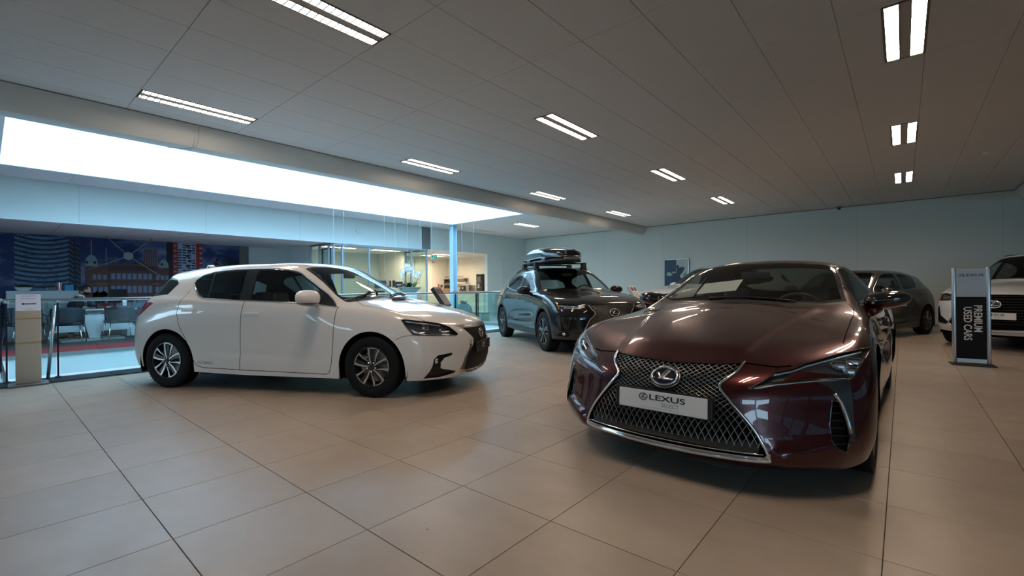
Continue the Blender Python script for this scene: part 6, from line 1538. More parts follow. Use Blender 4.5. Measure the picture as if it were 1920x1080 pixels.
def build_coupe(loc, rot, m_paint, label, full=True):
    car = empty('car', (*loc, 0), math.radians(rot)); tag(car, label, 'car')
    B = Body(net_of(COUPE), .024, coupe_shape)
    FA, RA, TR = 1.435, -1.435, .358
    gap = .006
    hl = [(2.22,.41,.556),(2.19,.447,.582),(2.11,.53,.64),(2.05,.58,.655),(2.0,.65,.683),(1.931,.715,.705),(1.849,.78,.730),(1.743,.862,.752),(1.641,.910,.756),(1.72,.905,.735),(1.803,.895,.705),(1.882,.872,.658),(1.921,.858,.625),(1.946,.838,.612),(1.975,.80,.612),(2.02,.72,.612),(2.086,.64,.602),(2.170,.51,.585)]
    inl = [(2.12,.545,.598),(2.02,.70,.622),(1.98,.75,.628),(2.00,.72,.640),(2.04,.655,.650),(2.08,.60,.640)]
    intake = [(.779,.512),(.806,.508),(.838,.395),(.850,.336),(.838,.262),(.805,.285),(.778,.330),(.770,.392),(.774,.465)]
    satin = [(.70,.612),(.77,.615),(.845,.615),(.858,.521),(.872,.31),(.850,.318),(.835,.398),(.812,.508),(.79,.553),(.765,.575)]
    for s in (1, -1):
        sfx = '' if s > 0 else '#'
        lim = lambda c, s=s: c.y * s > .3
        dlo = [(.66,.915),(.60,.945),(.30,.975),(-.55,.975),(-.98,.985),(-1.02,1.0),(-.85,1.12),(-.62,1.225),(-.40,1.275),(-.10,1.268),(.05,1.222),(.35,1.085)]
        B.cut('S', [(.70,.91),(.69,.80),(.67,.5),(.64,.24),(.60,.215),(-.55,.22),(-.63,.28),(-.66,.5),(-.66,.8),(-.62,.965),(.30,.965)], 'door' + sfx, s, lim)
        B.cut('S', band([(.71,.93),(.69,.80),(.67,.5),(.64,.24),(.60,.215),(-.55,.22),(-.63,.28),(-.66,.5),(-.66,.8),(-.62,.97)], gap), 'gap', s, lim)
        B.cut('S', dlo, 'pillar' + sfx, s, lim)
        B.cut('S', round_poly([(.50,.968),(.30,.983),(-.55,.985),(-.60,1.20),(-.38,1.258),(-.10,1.252),(.04,1.21),(.33,1.08)], .02), 'gl_f' + sfx, s, lim)
        B.cut('S', round_poly([(-.62,.99),(-.93,.995),(-.84,1.10),(-.66,1.18)], .015), 'gl_r' + sfx, s, lim)
        B.cut('S', arch(FA, .36, .392, -.05, 30), 'hole', s, lambda c, s=s: c.y * s > .6)
        B.cut('S', arch(RA, .36, .392, -.05, 30), 'hole', s, lambda c, s=s: c.y * s > .6)
        B.cut('C', hl, 'hl' + sfx, s, lambda c, s=s: c.y * s > .3 and c.x > 1.2)
        B.cut('C', inl, 'inl' + sfx, s, lambda c, s=s: c.y * s > .3 and c.x > 1.2)
        B.cut('F', satin, 'satin' + sfx, s, lambda c, s=s: c.y * s > .3 and c.x > 1.2, nd=.02)
        B.cut('F', intake, 'intake' + sfx, s, lambda c, s=s: c.y * s > .3 and c.x > 1.2, nd=.02)
        B.cut('S', [(-1.9,.90),(-2.5,.90),(-2.5,.70),(-2.05,.72)], 'tail' + sfx, s, lambda c, s=s: c.y * s > .35 and c.x < -1)
    seam = [(2.135,.395),(2.02,.60),(1.93,.695),(1.83,.765),(1.74,.80),(1.60,.80),(1.35,.795),(1.08,.785),(.86,.785),(.73,.77),(.66,.735)]
    hood = [(2.20,0),(2.185,.24)] + seam + [(.80,.6),(.90,.33),(.92,0)]
    B.cut('T', mirror_fullT(hood), 'hood', 1, lambda c: c.x > .5 and c.z > .6, nd=.1)
    for s in (1, -1):
        B.cut('T', band(seam[4:], gap), 'gap', s, lambda c, s=s: c.x > .5 and c.y * s > 0 and c.z > .6)
        B.cut('F', band([(.385,.6755),(.54,.664),(.60,.672)], gap), 'gap', s, lambda c, s=s: c.x > .5 and c.y * s > 0)
    B.cut('T', mirror_fullT([(.92,0),(.90,.33),(.80,.6),(.66,.735),(.62,.73),(.76,.59),(.85,.33),(.87,0)]), 'cowl', 1, lambda c: c.x > .4 and c.z > .85)
    B.cut('T', mirror_fullT([(.015,0),(0,.3),(-.09,.53),(-.07,.575),(.10,.618),(.27,.655),(.50,.70),(.62,.725),(.76,.59),(.85,.33),(.87,0)]), 'wsframe', 1, lambda c: c.z > .92)
    B.cut('T', mirror_fullT([(.035,0),(.02,.3),(-.055,.52),(-.035,.545),(.10,.585),(.27,.622),(.50,.668),(.60,.69),(.73,.57),(.82,.33),(.84,0)]), 'ws', 1, lambda c: c.z > .92)
    B.cut('T', mirror_fullT([(-.80,0),(-.82,.3),(-.86,.50),(-1.2,.52),(-1.62,.45),(-1.72,.3),(-1.76,0)]), 'rglass', 1, lambda c: c.z > .92)
    gr = [(0,.652),(.24,.664),(.385,.675),(.367,.633),(.328,.598),(.298,.561),(.342,.505),(.405,.431),(.465,.355),(.50,.293),(.525,.237),(.515,.222),(.28,.212),(0,.205)]
    B.cut('F', mirror_full(gr), 'grille', 1, lambda c: c.x > 1.7, nd=.02)
    B.cut('F', mirror_full([(0,.180),(.28,.186),(.50,.196),(.545,.205),(.540,.245),(.525,.237),(.515,.222),(.28,.212),(0,.205)]), 'lip', 1, lambda c: c.x > 1.7, nd=.02)
    panel(B, car, 'lip', 'chrome_lip', M_CHROME)
    panel(B, car, None, 'body_shell', m_paint)
    for sfx in ('', '#'):
        s = 1 if sfx == '' else -1
        d1 = panel(B, car, 'door' + sfx, 'door', m_paint)
        handle_part(B, d1, -.45, .80, s, m_paint, .2)
        panel(B, car, 'pillar' + sfx, 'window_surround', M_GLOSSBLACK)
        panel(B, car, 'gl_f' + sfx, 'side_window', M_WINDOW); panel(B, car, 'gl_r' + sfx, 'side_window', M_WINDOWDARK)
        trim(B, car, 'roof_chrome', 'S', dlo[4:], s, .006, M_CHROME, .003)
        k = bucket(B, car, 'hl', 'C', hl, s, .04, 'headlamp', M_LAMPIN, .94)
        panel(B, car, 'hl' + sfx, 'lamp_lens', M_LENS, k)
        panel(B, car, 'inl' + sfx, 'lamp_inlay', m_paint, k)
        trim(B, k, 'lamp_seal', 'C', hl, s, .0035, M_GLOSSBLACK, .001, closed=True)
        trim(B, k, 'daylight_strip', 'C', [(2.20,.435,.560),(2.15,.53,.582),(2.08,.64,.598),(2.02,.72,.607),(1.975,.785,.610),(1.95,.82,.614)], s, .0085, M_DRL, -.004, flat=.6)
        trim(B, k, 'daylight_strip', 'C', [(2.13,.515,.628),(2.05,.58,.648),(2.0,.645,.674),(1.93,.71,.696),(1.84,.785,.720),(1.74,.858,.742)], s, .005, M_DRL, -.006, flat=.6)
        trim(B, k, 'daylight_strip', 'C', [(1.69,.90,.735),(1.80,.885,.700),(1.87,.868,.655),(1.91,.855,.628)], s, .007, M_DRL, -.006, flat=.6)
        b = NB()                                                   # three faceted lamp units
        for (x, y, z, r_) in ((1.90,.79,.690,.030), (1.82,.835,.706,.030), (1.885,.83,.660,.030)):
            h = B.hit('C', *B.flat('C', [(x, y, z)], s)[0], s) ; n_ = B.normal_at(h); c = h - n_ * .030
            t = NB(); bmesh.ops.create_uvsphere(t, u_segments=8, v_segments=5, radius=r_); add(b, t, Matrix.Translation(c) @ Matrix.Diagonal((1, 1.3, .62, 1)))
            x_ = Vector((0, 0, 1)).cross(n_).normalized(); y_ = n_.cross(x_)
            tube(b, [c + n_ * .016 + x_ * 1.35 * r_ * a + y_ * r_ * .85 * e_ for a, e_ in ((-1, .5), (-.4, 1), (1, .6), (.8, -.7), (0, -1), (-.9, -.3))], .0032, 5, closed=True)
        P('lamp_unit', b, M_CRYSTAL, k, angle=20)
        b = NB()                                                   # ribbed inner floor
        for i in range(9):
            t_ = i / 8
            pts = surf_line(B, 'C', [(2.02 - .10 * t_, .665 + .12 * t_, .655 - .012 * t_), (1.99 - .08 * t_, .73 + .09 * t_, .628 - .004 * t_)], s, -.020)
            tube(b, pts, .003, 4)
        P('lamp_ribs', b, M_BLACK, k)
        panel(B, car, 'satin' + sfx, 'corner_trim', M_GUN)
        k = bucket(B, car, 'intake', 'F', intake, s, .05, 'corner_intake', M_MATTE, .9)
        for i in range(6):
            z = .30 + i * .036
            ys = [a for a, c in [(.77 + .004 * q, z) for q in range(24)] if inpoly(a, z, intake)]
            if len(ys) > 2:
                b = NB(); tube(b, [B.hit('F', a, z, s) - Vector((.022, 0, 0)) for a in (ys[0], (ys[0] + ys[-1]) / 2, ys[-1])], .005, 4, flat=.6); P('slat', b, M_BLACK, k)
        trim(B, k, 'intake_rim', 'F', intake, s, .005, M_GLOSSBLACK, .001, closed=True)
        trim(B, car, 'corner_blade', 'F', [(.786,.545),(.812,.50),(.832,.44),(.845,.385),(.850,.352)], s, .011, M_SATIN, .006, flat=.5)
        panel(B, car, 'tail' + sfx, 'tail_lamp', M_RED)
        for ax in (FA, RA):
            build_wheel(car, ax, s, TR, .245, .266, .925, 'twin' if not full else 'silver')
            wheel_housing(car, ax, s, .41, .55, .90, .36)
        # door mirror on a raked stalk
        if s < 0 or full:
            mirror_part(car, (.29, s * .95, .985), s, (.10, .145, .068), M_GLOSSBLACK, m_paint, (.40, s * .86, .885), tilt=.25)
        # grille frame: chrome outline of the spindle
        side = [(.388,.679),(.370,.637),(.331,.600),(.300,.561),(.345,.503),(.409,.430),(.470,.354),(.506,.292),(.532,.236),(.538,.205)]
        trim(B, car, 'grille_chrome', 'F', smooth_poly(side, 3, False), s, .0085, M_CHROME, .004)
    trim(B, car, 'grille_chrome', 'F', smooth_poly([(-.54,.213),(-.50,.206),(-.28,.195),(0,.188),(.28,.195),(.50,.206),(.54,.213)], 5, False), 1, .013, M_CHROME, .006, flat=.6)
    trim(B, car, 'grille_chrome', 'F', smooth_poly([(-.51,.238),(-.28,.232),(0,.228),(.28,.232),(.51,.238)], 5, False), 1, .004, M_CHROME, .002)
    panel(B, car, 'hood', 'hood', m_paint); panel(B, car, 'cowl', 'cowl_panel', M_BLACK); panel(B, car, 'wsframe', 'windshield_surround', M_GLOSSBLACK)
    panel(B, car, 'ws', 'windshield', M_SHIELD); panel(B, car, 'rglass', 'rear_window', M_WINDOWDARK)
    bucket(B, car, 'grille', 'F', mirror_full(gr), 1, .075, 'grille_recess', M_MATTE, .97)
    # smoked lower panel between chrome lip and mesh
    lowp = [(0,.232),(.28,.235),(.505,.24),(.49,.285),(.47,.300),(.3,.275),(0,.265)]
    Lp = mirror_full(lowp)
    b = NB(); rows = []
    for i in range(25):
        y = -.49 + .98 * i / 24
        zt = .268 + .03 * (abs(y) / .49) ** 2
        rows.append([b.verts.new(B.hit('F', abs(y), z, 1 if y >= 0 else -1) - Vector((q, 0, 0))) for z, q in ((.236, .006), ((.236 + zt) / 2, .02), (zt, .034))])
    for r0_, r1_ in zip(rows, rows[1:]):
        for j in range(2): b.faces.new((r0_[j], r1_[j], r1_[j + 1], r0_[j + 1]))
    P('smoked_lip', b, mat('smoked_panel', (.10, .095, .09), .2, .7), car, True)
    lattice(B, car, 'grille_mesh', gr, .036, lambda z: .021 + max(0, (.50 - z)) * .26, M_DARKCHROME, .0026, .014, .02, clear=lambda y, z: z < .262)
    lattice(B, car, 'grille_mesh', gr, .036, lambda z: .021 + max(0, (.50 - z)) * .26, M_BLACK, .0040, .028, .03, clear=lambda y, z: z < .262)
    # emblem on a dark blue disc, oval plinth behind
    E = place_on(B, 'F', 0, .578, 1, .0)
    b = NB(); lathe(b, [(0, .006), (.9, .006), (1.0, 0), (1.0, -.02)], 36, 'Z', Matrix.Diagonal((.078, .062, 1, 1))); o = P('emblem_disc', b, mat('blue_black_disc', (.008, .01, .03), .08, coat=1), car, angle=40); o.matrix_local = E
    o2 = P('emblem', emblem_bm(.150, .112, .008, .045), M_CHROME, o, True); o2.matrix_local = Matrix.Translation((0, 0, .006))
    b = NB(); tube(b, [(.083 * math.cos(2*PI*k/36), .067 * math.sin(2*PI*k/36), -.004) for k in range(36)], .008, 6, closed=True); o3 = P('emblem_ring', b, M_DARKCHROME, o, True)
    if full:
        b = NB(); bbox(b, -.285, .285, -.062, .062, -.03, 0, .006)
        pl = P('plate_holder', b, M_BLACK, car); c = Vector((2.345, 0, .442))
        pl.matrix_local = Matrix.Translation(c) @ Matrix.Rotation(PI / 2, 4, 'Z') @ Matrix.Rotation(PI / 2 - .05, 4, 'X')
        b = NB(); bbox(b, -.26, .26, -.055, .055, 0, .006, .005); pp = P('number_plate', b, M_WHITEPL, pl, label='white plate with black lettering')
        b = text_bm('LEXUS', .044, .0006, bold=True, sx=1.7); bmesh.ops.translate(b, verts=b.verts, vec=(.035, .018, .0066)); P('plate_lettering', b, M_INK, pp)
        b = text_bm('SELECT', .032, .0006); bmesh.ops.translate(b, verts=b.verts, vec=(.055, -.018, .0066)); P('plate_lettering', b, M_GREYINK, pp)
        b = emblem_bm(.048, .038, .001, .05); bmesh.ops.translate(b, verts=b.verts, vec=(-.105, .018, .0066)); P('plate_logo', b, M_INK, pp)
        b = NB(); box(b, -.13, .105, -.0395, -.0383, .006, .0072); P('plate_rule', b, M_GREYINK, pp)
    inner = B.mesh([None] + [n for n in B.ids if n.startswith(('door', 'pillar', 'hood', 'cowl', 'satin', 'gap', 'wsframe'))], 'inner_liner', -.012)
    mesh_obj('inner_liner', inner, M_MATTE, car)
    b = NB(); bbox(b, -2.1, 2.05, -.72, .72, .13, .18, .01); P('underbody', b, M_MATTE, car)
    interior(car, .50, .90, [(-.20, .37, True), (-.20, -.37, True)], M_LEATHER, .28, wid=.74, sw_z=.87, zf=.2)
    b = NB(); bbox(b, -1.0, -.6, -.60, .60, .45, .92, .08, 3); P('rear_bench', b, M_LEATHER, car, angle=40)
    b = NB(); bbox(b, .17, .20, -.12, .12, 1.175, 1.235, .012); box(b, .14, .19, -.012, .012, 1.23, 1.27); P('rear_view_mirror', b, M_BLACK, car, angle=40)
    if full:
        b = NB(); c = [B.hit('T', x, y) - Vector((0, 0, .02)) for x, y in ((.60, -.40), (.60, -.06), (.36, -.06), (.36, -.40))]
        b.faces.new([b.verts.new(p) for p in c]); P('price_sheet', b, mat('paper', (.72, .74, .70), .7), car, label='white information sheet on the dashboard')
    b = NB()
    for a, c in (((.80,.42),(.80,-.22)),):
        L = [B.hit('T', a[0] + (c[0]-a[0])*i/8, a[1] + (c[1]-a[1])*i/8) + Vector((0, 0, .008)) for i in range(9)]; tube(b, L, .006, 5)
    P('wiper', b, M_BLACK, car, True)
    return car

# ================================================================= crossover
def build_cross(loc, rot, m_paint, label, scl=(1, 1, 1), wheel_style='dark', clad=True, big=False, seats=M_LEATHERGREY, rear=True):
    car = empty('car', (*loc, 0), math.radians(rot)); tag(car, label, 'car')
    net = [[(p[0] * scl[0], p[1] * scl[1], p[2] * scl[2]) for p in c] for c in CROSS]
    B = Body(net_of(net), .03, cross_shape)
    sx, sy, sz = scl
    S = lambda L: [(a * sx, z * sz) for a, z in L]
    F = lambda L: [(a * sy, z * sz) for a, z in L]
    T = lambda L: [(x * sx, a * sy) for x, a in L]
    C3 = lambda L: [(x * sx, y * sy, z * sz) for x, y, z in L]
    FA, RA, TR = 1.32 * sx, -1.32 * sx, .348 * (1.08 if big else 1)
    gap = .007
    if big: hl = C3([(1.76,.85,.845),(1.95,.74,.865),(2.08,.56,.845),(2.12,.50,.80),(2.07,.58,.745),(1.95,.75,.735),(1.85,.845,.745)])
    else: hl = C3([(1.768,.832,.850),(1.93,.70,.842),(2.06,.55,.826),(2.12,.482,.815),(2.171,.423,.755),(2.10,.55,.742),(1.93,.785,.745),(1.85,.835,.765)])
    for s in (1, -1):
        sfx = '' if s > 0 else '#'
        lim = lambda c, s=s: c.y * s > .3
        dlo = S([(.77,1.035),(.563,1.034),(-.20,1.052),(-.595,1.072),(-1.02,1.13),(-1.16,1.20),(-1.10,1.27),(-.98,1.335),(-.642,1.398),(-.30,1.425),(.05,1.418),(.18,1.385),(.42,1.255),(.62,1.125)])
        B.cut('S', S([(.82,1.02),(.80,.8),(.78,.45),(.74,.30),(-.28,.30),(-.26,.7),(-.24,1.04),(.56,1.025)]), 'door_f' + sfx, s, lim)
        B.cut('S', S([(-.24,1.04),(-.26,.7),(-.28,.30),(-.80,.31),(-.92,.42),(-1.02,.62),(-1.14,.80),(-1.19,1.0),(-1.16,1.18),(-1.02,1.12),(-.6,1.065)]), 'door_r' + sfx, s, lim)
        B.cut('S', band(S([(.83,1.04),(.80,.8),(.78,.45),(.74,.30),(-.28,.30),(-.80,.31),(-.92,.42),(-1.02,.62),(-1.14,.80),(-1.19,1.0),(-1.17,1.18)]), gap), 'gap', s, lim)
        B.cut('S', band(S([(-.24,1.04),(-.26,.7),(-.28,.30)]), gap), 'gap', s, lim)
        B.cut('S', dlo, 'pillar' + sfx, s, lim)
        B.cut('S', round_poly(S([(.60,1.045),(-.12,1.062),(-.17,1.41),(.04,1.405),(.16,1.373),(.40,1.24),(.56,1.13)]), .02), 'gl_f' + sfx, s, lim)
        B.cut('S', round_poly(S([(-.25,1.065),(-.59,1.085),(-1.0,1.145),(-1.12,1.205),(-1.07,1.26),(-.96,1.32),(-.64,1.38),(-.30,1.408)]), .02), 'gl_r' + sfx, s, lim)
        ar = .40 if not big else .43
        if clad:
            B.cut('S', S([(2.3,.20),(2.3,.36),(1.9,.36),(1.6,.36),(-1.6,.36),(-2.3,.46),(-2.3,.2)]), 'clad' + sfx, s, lim)
            for ax in (FA, RA): B.cut('S', arch(ax, .355, ar + .062, .1), 'clad' + sfx, s, lambda c, s=s: c.y * s > .6)
        for ax in (FA, RA): B.cut('S', arch(ax, TR + .005, ar, -.05), 'hole', s, lambda c, s=s: c.y * s > .55)
        B.cut('C', hl, 'hl' + sfx, s, lambda c, s=s: c.y * s > .3 and c.x > 1.4)
        B.cut('S', S([(-1.72,1.05),(-2.3,1.0),(-2.3,.88),(-1.95,.90),(-1.80,.97)]), 'tail' + sfx, s, lambda c, s=s: c.y * s > .4 and c.x < -1)
        B.cut('S', S([(-1.46,1.24),(-1.6,1.32),(-2.3,1.30),(-2.3,1.09),(-1.74,1.10),(-1.52,1.13)]), 'rglass', s, lambda c: c.x < -1.3, nd=.02)
        lowp = F([(.86,.33),(.80,.40),(.74,.40),(.70,.34),(.74,.30)]) if not big else F([(.80,.38),(.82,.62),(.79,.66),(.74,.50),(.60,.40),(.66,.36)])
        B.cut('F', lowp, 'fog' + sfx, s, lambda c, s=s: c.y * s > .3 and c.x > 1.3, nd=.02)
    hood = T([(2.19,0),(2.175,.25),(2.12,.44),(2.0,.60),(1.86,.72),(1.6,.76),(1.3,.78),(1.0,.76),(.90,.72),(1.0,.5),(1.06,.25),(1.085,0)])
    B.cut('T', mirror_fullT(hood), 'hood', 1, lambda c: c.x > .6 * sx and c.z > .8 * sz, nd=.1)
    for s in (1, -1): B.cut('T', band(hood[4:9], gap), 'gap', s, lambda c, s=s: c.x > .8 and c.y * s > 0)
    B.cut('T', mirror_fullT(T([(.30,0),(.27,.28),(.20,.60),(.25,.615),(.52,.665),(.82,.72),(.93,.55),(1.03,.25),(1.055,0)])), 'wsframe', 1, lambda c: c.z > 1.0 * sz)
    B.cut('T', mirror_fullT(T([(.33,0),(.30,.28),(.235,.575),(.52,.635),(.80,.695),(.90,.52),(.985,.25),(1.01,0)])), 'ws', 1, lambda c: c.z > 1.0 * sz)
    if not big: gr = F([(0,.838),(.25,.836),(.41,.82),(.375,.76),(.325,.70),(.36,.64),(.42,.585),(.48,.46),(.525,.345),(.46,.315),(0,.295)])
    else: gr = F([(0,.850),(.25,.848),(.44,.835),(.43,.77),(.40,.70),(.45,.60),(.52,.50),(.60,.40),(.52,.335),(0,.315)])
    B.cut('F', mirror_full(gr), 'grille', 1, lambda c: c.x > 1.6, nd=.02)
    panel(B, car, None, 'body_shell', m_paint)
    m_clad = mat('grey_cladding', (.045, .05, .055), .55)
    for sfx in ('', '#'):
        s = 1 if sfx == '' else -1
        d1 = panel(B, car, 'door_f' + sfx, 'front_door', m_paint); d2 = panel(B, car, 'door_r' + sfx, 'rear_door', m_paint)
        handle_part(B, d1, -.12 * sx, .90 * sz, s, m_paint); handle_part(B, d2, -1.0 * sx, .93 * sz, s, m_paint)
        panel(B, car, 'pillar' + sfx, 'window_surround', M_GLOSSBLACK)
        panel(B, car, 'gl_f' + sfx, 'side_window', M_WINDOW); panel(B, car, 'gl_r' + sfx, 'side_window', M_WINDOWDARK)
        if clad: panel(B, car, 'clad' + sfx, 'wheel_arch_cladding', m_clad)
        trim(B, car, 'window_chrome', 'S', dlo, s, .007, M_SATIN, .003, closed=True)
        k = bucket(B, car, 'hl', 'C', hl, s, .05, 'headlamp', M_LAMPIN)
        panel(B, car, 'hl' + sfx, 'lamp_lens', M_LENS, k)
        q0, q1 = (hl[0], hl[3]) if not big else (hl[0], hl[3])
        b = NB(); tube(b, surf_line(B, 'C', [Vector(hl[0]).lerp(Vector(hl[-2]), .35), Vector(hl[1]).lerp(Vector(hl[-3]), .35), Vector(hl[3]).lerp(Vector(hl[4]), .3)], s, -.015), .012, 6, flat=.7)
        tube(b, surf_line(B, 'C', [Vector(hl[1]).lerp(Vector(hl[-2]), .6), Vector(hl[2]).lerp(Vector(hl[-3]), .6), Vector(hl[3]).lerp(Vector(hl[-3]), .5)], s, -.02), .014, 6)
        P('lamp_strip', b, M_CRYSTAL, k, True)
        b = NB(); tube(b, surf_line(B, 'C', [Vector(hl[0]).lerp(Vector(hl[1]), .12) + Vector((0, 0, -.01)), Vector(hl[-1]).lerp(Vector(hl[-2]), .3)], s, -.008), .009, 6); P('turn_signal', b, M_AMBER, k, True)
        k = bucket(B, car, 'fog', 'F', lowp, s, .04, 'bumper_vent', M_BLACK)
        b = NB(); lathe(b, [(0, .012), (.022, .010), (.03, 0), (.034, -.01)], 20, 'X', Matrix.Translation(B.hit('F', sum(a for a, _ in lowp) / len(lowp), sum(z for _, z in lowp) / len(lowp) + (.04 if big else 0), s) + Vector((-.02, 0, 0)))); P('fog_lamp', b, M_CRYSTAL, k, True)
        panel(B, car, 'tail' + sfx, 'tail_lamp', M_RED)
        sidel = gr[2:9]
        trim(B, car, 'grille_chrome', 'F', smooth_poly([(a + .006, z) for a, z in sidel], 3, False), s, .008, M_CHROME if big else M_SATIN, .004)
        for ax in (FA, RA):
            build_wheel(car, ax, s, TR, .225, TR - .115, .905 * sy, wheel_style)
            wheel_housing(car, ax, s, ar + .02, .52, .88 * sy, TR)
        mirror_part(car, (.56 * sx, s * 1.0 * sy, 1.07 * sz), s, (.10, .13, .078), m_paint, M_BLACK, (.58 * sx, s * .84 * sy, 1.0 * sz))
        # roof rail
        b = NB(); rl = [B.hit('T', x * sx, .55 * sy, s) + Vector((0, 0, .035 * math.sin(PI * min(1, max(0, (x + 1.25) / 1.4)) ) ** .4 if 0 < (x + 1.25) / 1.4 < 1 else 0)) for x in [-1.25 + 1.4 * i / 16 for i in range(17)]]
        tube(b, rl, .014, 8); P('roof_rail', b, M_BLACK if not big else M_SATIN, car, True)
    panel(B, car, 'hood', 'hood', m_paint); panel(B, car, 'wsframe', 'windshield_surround', M_GLOSSBLACK)
    panel(B, car, 'ws', 'windshield', M_SHIELD); panel(B, car, 'rglass', 'rear_window', M_WINDOWDARK)
    bucket(B, car, 'grille', 'F', mirror_full(gr), 1, .06, 'grille_recess', M_MATTE, .96)
    if big:
        b = NB()
        for i in range(11):
            z = gr[0][1] - .03 - i * .045
            ys = [a for a in [q * .01 for q in range(70)] if inpoly(a, z, mirror_full(gr))]
            if ys: tube(b, [B.hit('F', abs(y), z, 1 if y >= 0 else -1) - Vector((.012, 0, 0)) for y in [-ys[-1] + 2 * ys[-1] * j / 12 for j in range(13)]], .006, 4)
        P('grille_mesh', b, M_BLACK, car, True)
    else: lattice(B, car, 'grille_mesh', gr, .030, lambda z: .030, M_DARKCHROME, .004, .012, .03)
    trim(B, car, 'bumper_chrome', 'F', F([(-.52,.325),(-.3,.30),(0,.29),(.3,.30),(.52,.325)]), 1, .012, M_SATIN, .004, flat=.6)
    b = NB(); lathe(b, [(0, .006), (.9, .006), (1.0, 0), (1.0, -.02)], 30, 'Z', Matrix.Diagonal((.085, .062, 1, 1))); o = P('emblem_disc', b, M_GLOSSBLACK, car, angle=40); o.matrix_local = place_on(B, 'F', 0, .70 * sz, 1, 0)
    o2 = P('emblem', emblem_bm(.165, .118, .008, .05), M_CHROME, o, True); o2.matrix_local = Matrix.Translation((0, 0, .006))
    inner = B.mesh([None] + [n for n in B.ids if n.startswith(('door', 'pillar', 'hood', 'clad', 'gap', 'wsframe'))], 'inner_liner', -.012)
    mesh_obj('inner_liner', inner, M_MATTE, car)
    b = NB(); bbox(b, -1.95 * sx, 1.9 * sx, -.72, .72, .20, .25, .01); P('underbody', b, M_MATTE, car)
    interior(car, .62 * sx, 1.03 * sz, [(.02, .38, True), (.02, -.38, True), (-.85, .38, True), (-.85, -.38, True)], seats, .34 * sx, wid=.74, zf=.3, sw_z=1.0 * sz)
    b = NB(); bbox(b, .36, .39, -.11, .11, 1.34 * sz, 1.40 * sz, .012); P('rear_view_mirror', b, M_BLACK, car, angle=40)
    return car, B
# ================================================================= the cars
PW = paint('pearl_white_paint', (.82, .79, .76), .03, .0, .30); PM = paint('garnet_paint', (.052, .003, .005), .5, .65, .27); PK = paint('black_paint', (.004, .004, .005), .3, .0, .5); PK.node_tree.nodes['Principled BSDF'].inputs['Specular IOR Level'].default_value = .15; PG = paint('grey_paint', (.085, .083, .078), .2, .75, .32); PW2 = paint('cool_white_paint', (.70, .72, .73), .03, .05, .3)
white_hatch = build_hatch((-5.65, 2.77), 27.5, PW, 'pearl white five-door hatchback parked side-on at the left')
def recolour(root, table, loc, rot, label, drop=()):
    """copy of a car with every part, other paint, own place"""
    def rec(o, parent):
        if any(o.name.split('.')[0] == d for d in drop): return None
        c = o.copy(); COL.objects.link(c)
        if parent is not None: c.parent = parent
        if o.type == 'MESH' and o.data.materials and o.data.materials[0] in table:
            c.material_slots[0].link = 'OBJECT'; c.material_slots[0].material = table[o.data.materials[0]]
        for ch in o.children: rec(ch, c)
        return c
    r = rec(root, None); r.location = (*loc, 0); r.rotation_euler = (0, 0, math.radians(rot)); r['label'] = label
    return r
recolour(white_hatch, {PW: PG}, (-.876, 12.758), 248.8, 'dark grey five-door hatchback parked behind the red coupe at the back wall')
build_coupe((-1.04, 4.885), -90.5, PM, 'dark red low coupe with spindle grille facing the viewer')
ux, UB = build_cross((-5.451, 7.895), -32.3, PK, 'black crossover with a roof box parked behind the white hatchback')
rx, RB = build_cross((2.104, 13.024), 246.5, PW2, 'large white sport utility car cut off by the right edge', (1.088, 1.03, 1.095), 'silver', False, True, M_LEATHER)
b = NB(); bbox(b, -.26, .26, -.055, .055, 0, .010, .004); pl = obj('number_plate', b, M_WHITEPL, rx); pl.matrix_local = Matrix.Translation((RB.hit('F', 0, .58).x + .012, 0, .58)) @ Matrix.Rotation(PI / 2, 4, 'Z') @ Matrix.Rotation(PI / 2, 4, 'X')
b = text_bm('LEXUS', .05, .0006, bold=True, sx=1.35); bmesh.ops.translate(b, verts=b.verts, vec=(.035, .018, .0105)); obj('plate_lettering', b, M_INK, pl)
b = text_bm('SELECT', .032, .0006); bmesh.ops.translate(b, verts=b.verts, vec=(.055, -.018, .0105)); obj('plate_lettering', b, M_GREYINK, pl)
recolour(rx, {}, (-4.05, 13.6), 238, 'white sport utility car hidden behind the red coupe, only its hood edge showing')
# roof rack and roof box on the crossover
Mux = Matrix.Translation((-5.451, 7.895, 0)) @ Matrix.Rotation(math.radians(-32.3), 4, 'Z')
rk = empty('roof_rack', (0, 0, 0)); rk.matrix_world = Mux; tag(rk, 'black roof rack clamped on the black crossover', 'roof rack')
for x in (.02, -.72):
    zz = 1.62
    b = NB(); tube(b, [(x, -.53, zz), (x, 0, zz + .005), (x, .53, zz)], .03, 8, flat=.5, upv=(1, 0, 0)); obj('crossbar', b, M_BLACK, rk, True)
    for s in (-1, 1):
        z0 = UB.hit('T', x, .55, s).z + .035
        b = NB(); prism(b, [(x - .07, z0 - .02), (x + .07, z0 - .02), (x + .045, zz + .02), (x - .045, zz + .02)], lambda a, c, d: Vector((a, s * (d + (.03 if c > 1.5 else 0) * 0), c)), .49, .575); obj('rack_foot', b, M_BLACK, rk)
rb = empty('roof_box', (0, 0, 0)); rb.matrix_world = Mux @ Matrix.Translation((-.30, -.03, 1.645)); tag(rb, 'glossy black roof box mounted on the black crossover', 'roof box')
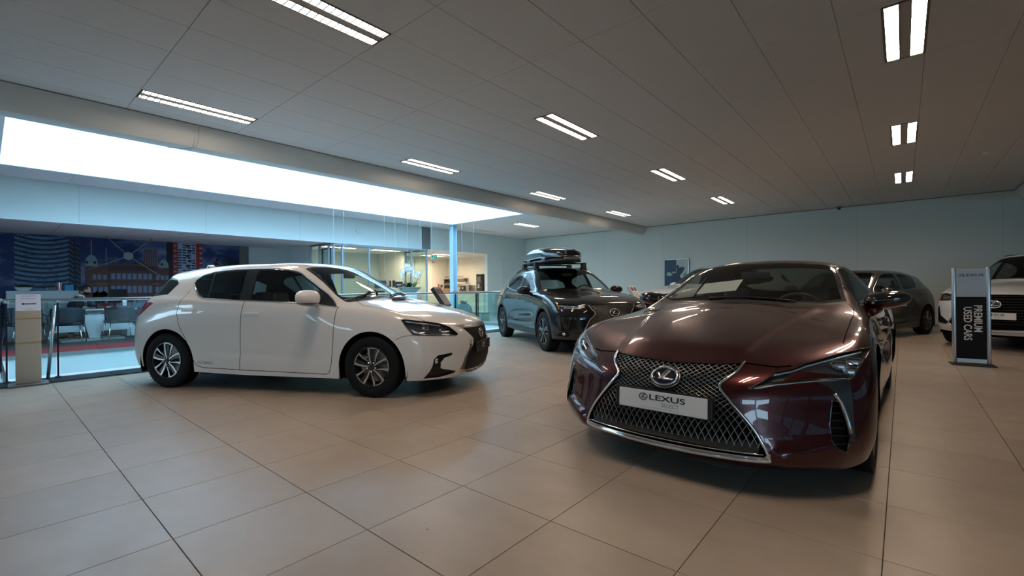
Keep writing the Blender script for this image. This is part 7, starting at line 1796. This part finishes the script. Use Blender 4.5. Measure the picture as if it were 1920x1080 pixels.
def hull(z_of, y_of, zlow, name, m, flip=False):
    b = NB(); N, K = 30, 14; rows = []
    for i in range(N + 1):
        u = i / N; x = .98 - 1.90 * u; w = y_of(u); r_ = []
        for k in range(K + 1):
            a = PI * k / K; c = math.cos(a); s_ = math.sin(a)
            y = w * (abs(c) ** .45) * (1 if c > 0 else -1); z = zlow + (z_of(u) - zlow) * (s_ ** .55 if s_ > 0 else 0)
            r_.append(b.verts.new((x, y, z)))
        rows.append(r_)
    for A, Bv in zip(rows, rows[1:]):
        for k in range(K): b.faces.new((A[k], A[k + 1], Bv[k + 1], Bv[k]))
        b.faces.new((A[K], A[0], Bv[0], Bv[K]))
    b.faces.new(rows[0]); b.faces.new(rows[-1][::-1])
    bmesh.ops.recalc_face_normals(b, faces=b.faces)
    return obj(name, b, m, rb, angle=50)
M_BOXGLOSS = mat('roof_box_gloss', (.010, .010, .012), .12, coat=1)
wf = lambda u: .42 * (min(1, (u + .02) / .30) ** .42) * (1 - .10 * max(0, (u - .8) / .2) ** 2)
hull(lambda u: .085 + .25 * max(0, math.sin(PI * min(1, u * .62 + .12))) ** .8 * (1 - .55 * max(0, (u - .75) / .25) ** 2), wf, .085, 'lid', M_BOXGLOSS)
bs = hull(lambda u: .085, lambda u: wf(u) * .985, .0, 'base_shell', M_BLACK)
b = NB(); L = []
for s in (1, -1):
    seq = [(.98 - 1.90 * i / 30, s * wf(i / 30)) for i in range(31)]
    L += seq if s > 0 else seq[::-1]
tube(b, [(x, y, .086) for x, y in L], .010, 6, closed=True); obj('rim_seal', b, M_DARKCHROME, rb, True)
for x in (.55, -.35): b = NB(); bbox(b, x - .09, x + .09, -.445, -.425, .04, .075, .006); obj('lock', b, M_SATIN, rb)
for y0, y1 in ((-.13, -.06), (.06, .13)):
    b = NB(); 
    for s in (0,): tube(b, [(.88 - 1.5 * i / 12, (y0 + (y1 - y0) * .5) * (1 + .6 * i / 12), .09 + (.25 * max(0, math.sin(PI * min(1, ((.98 - (.88 - 1.5 * i / 12)) / 1.9) * .62 + .12))) ** .8) * .985) for i in range(13)], .008, 6, flat=.5)
    obj('lid_crease', b, M_BOXGLOSS, rb, True)
b = NB(); bbox(b, .955, .985, -.16, .16, .02, .07, .006); obj('front_badge', b, M_SATIN, rb)
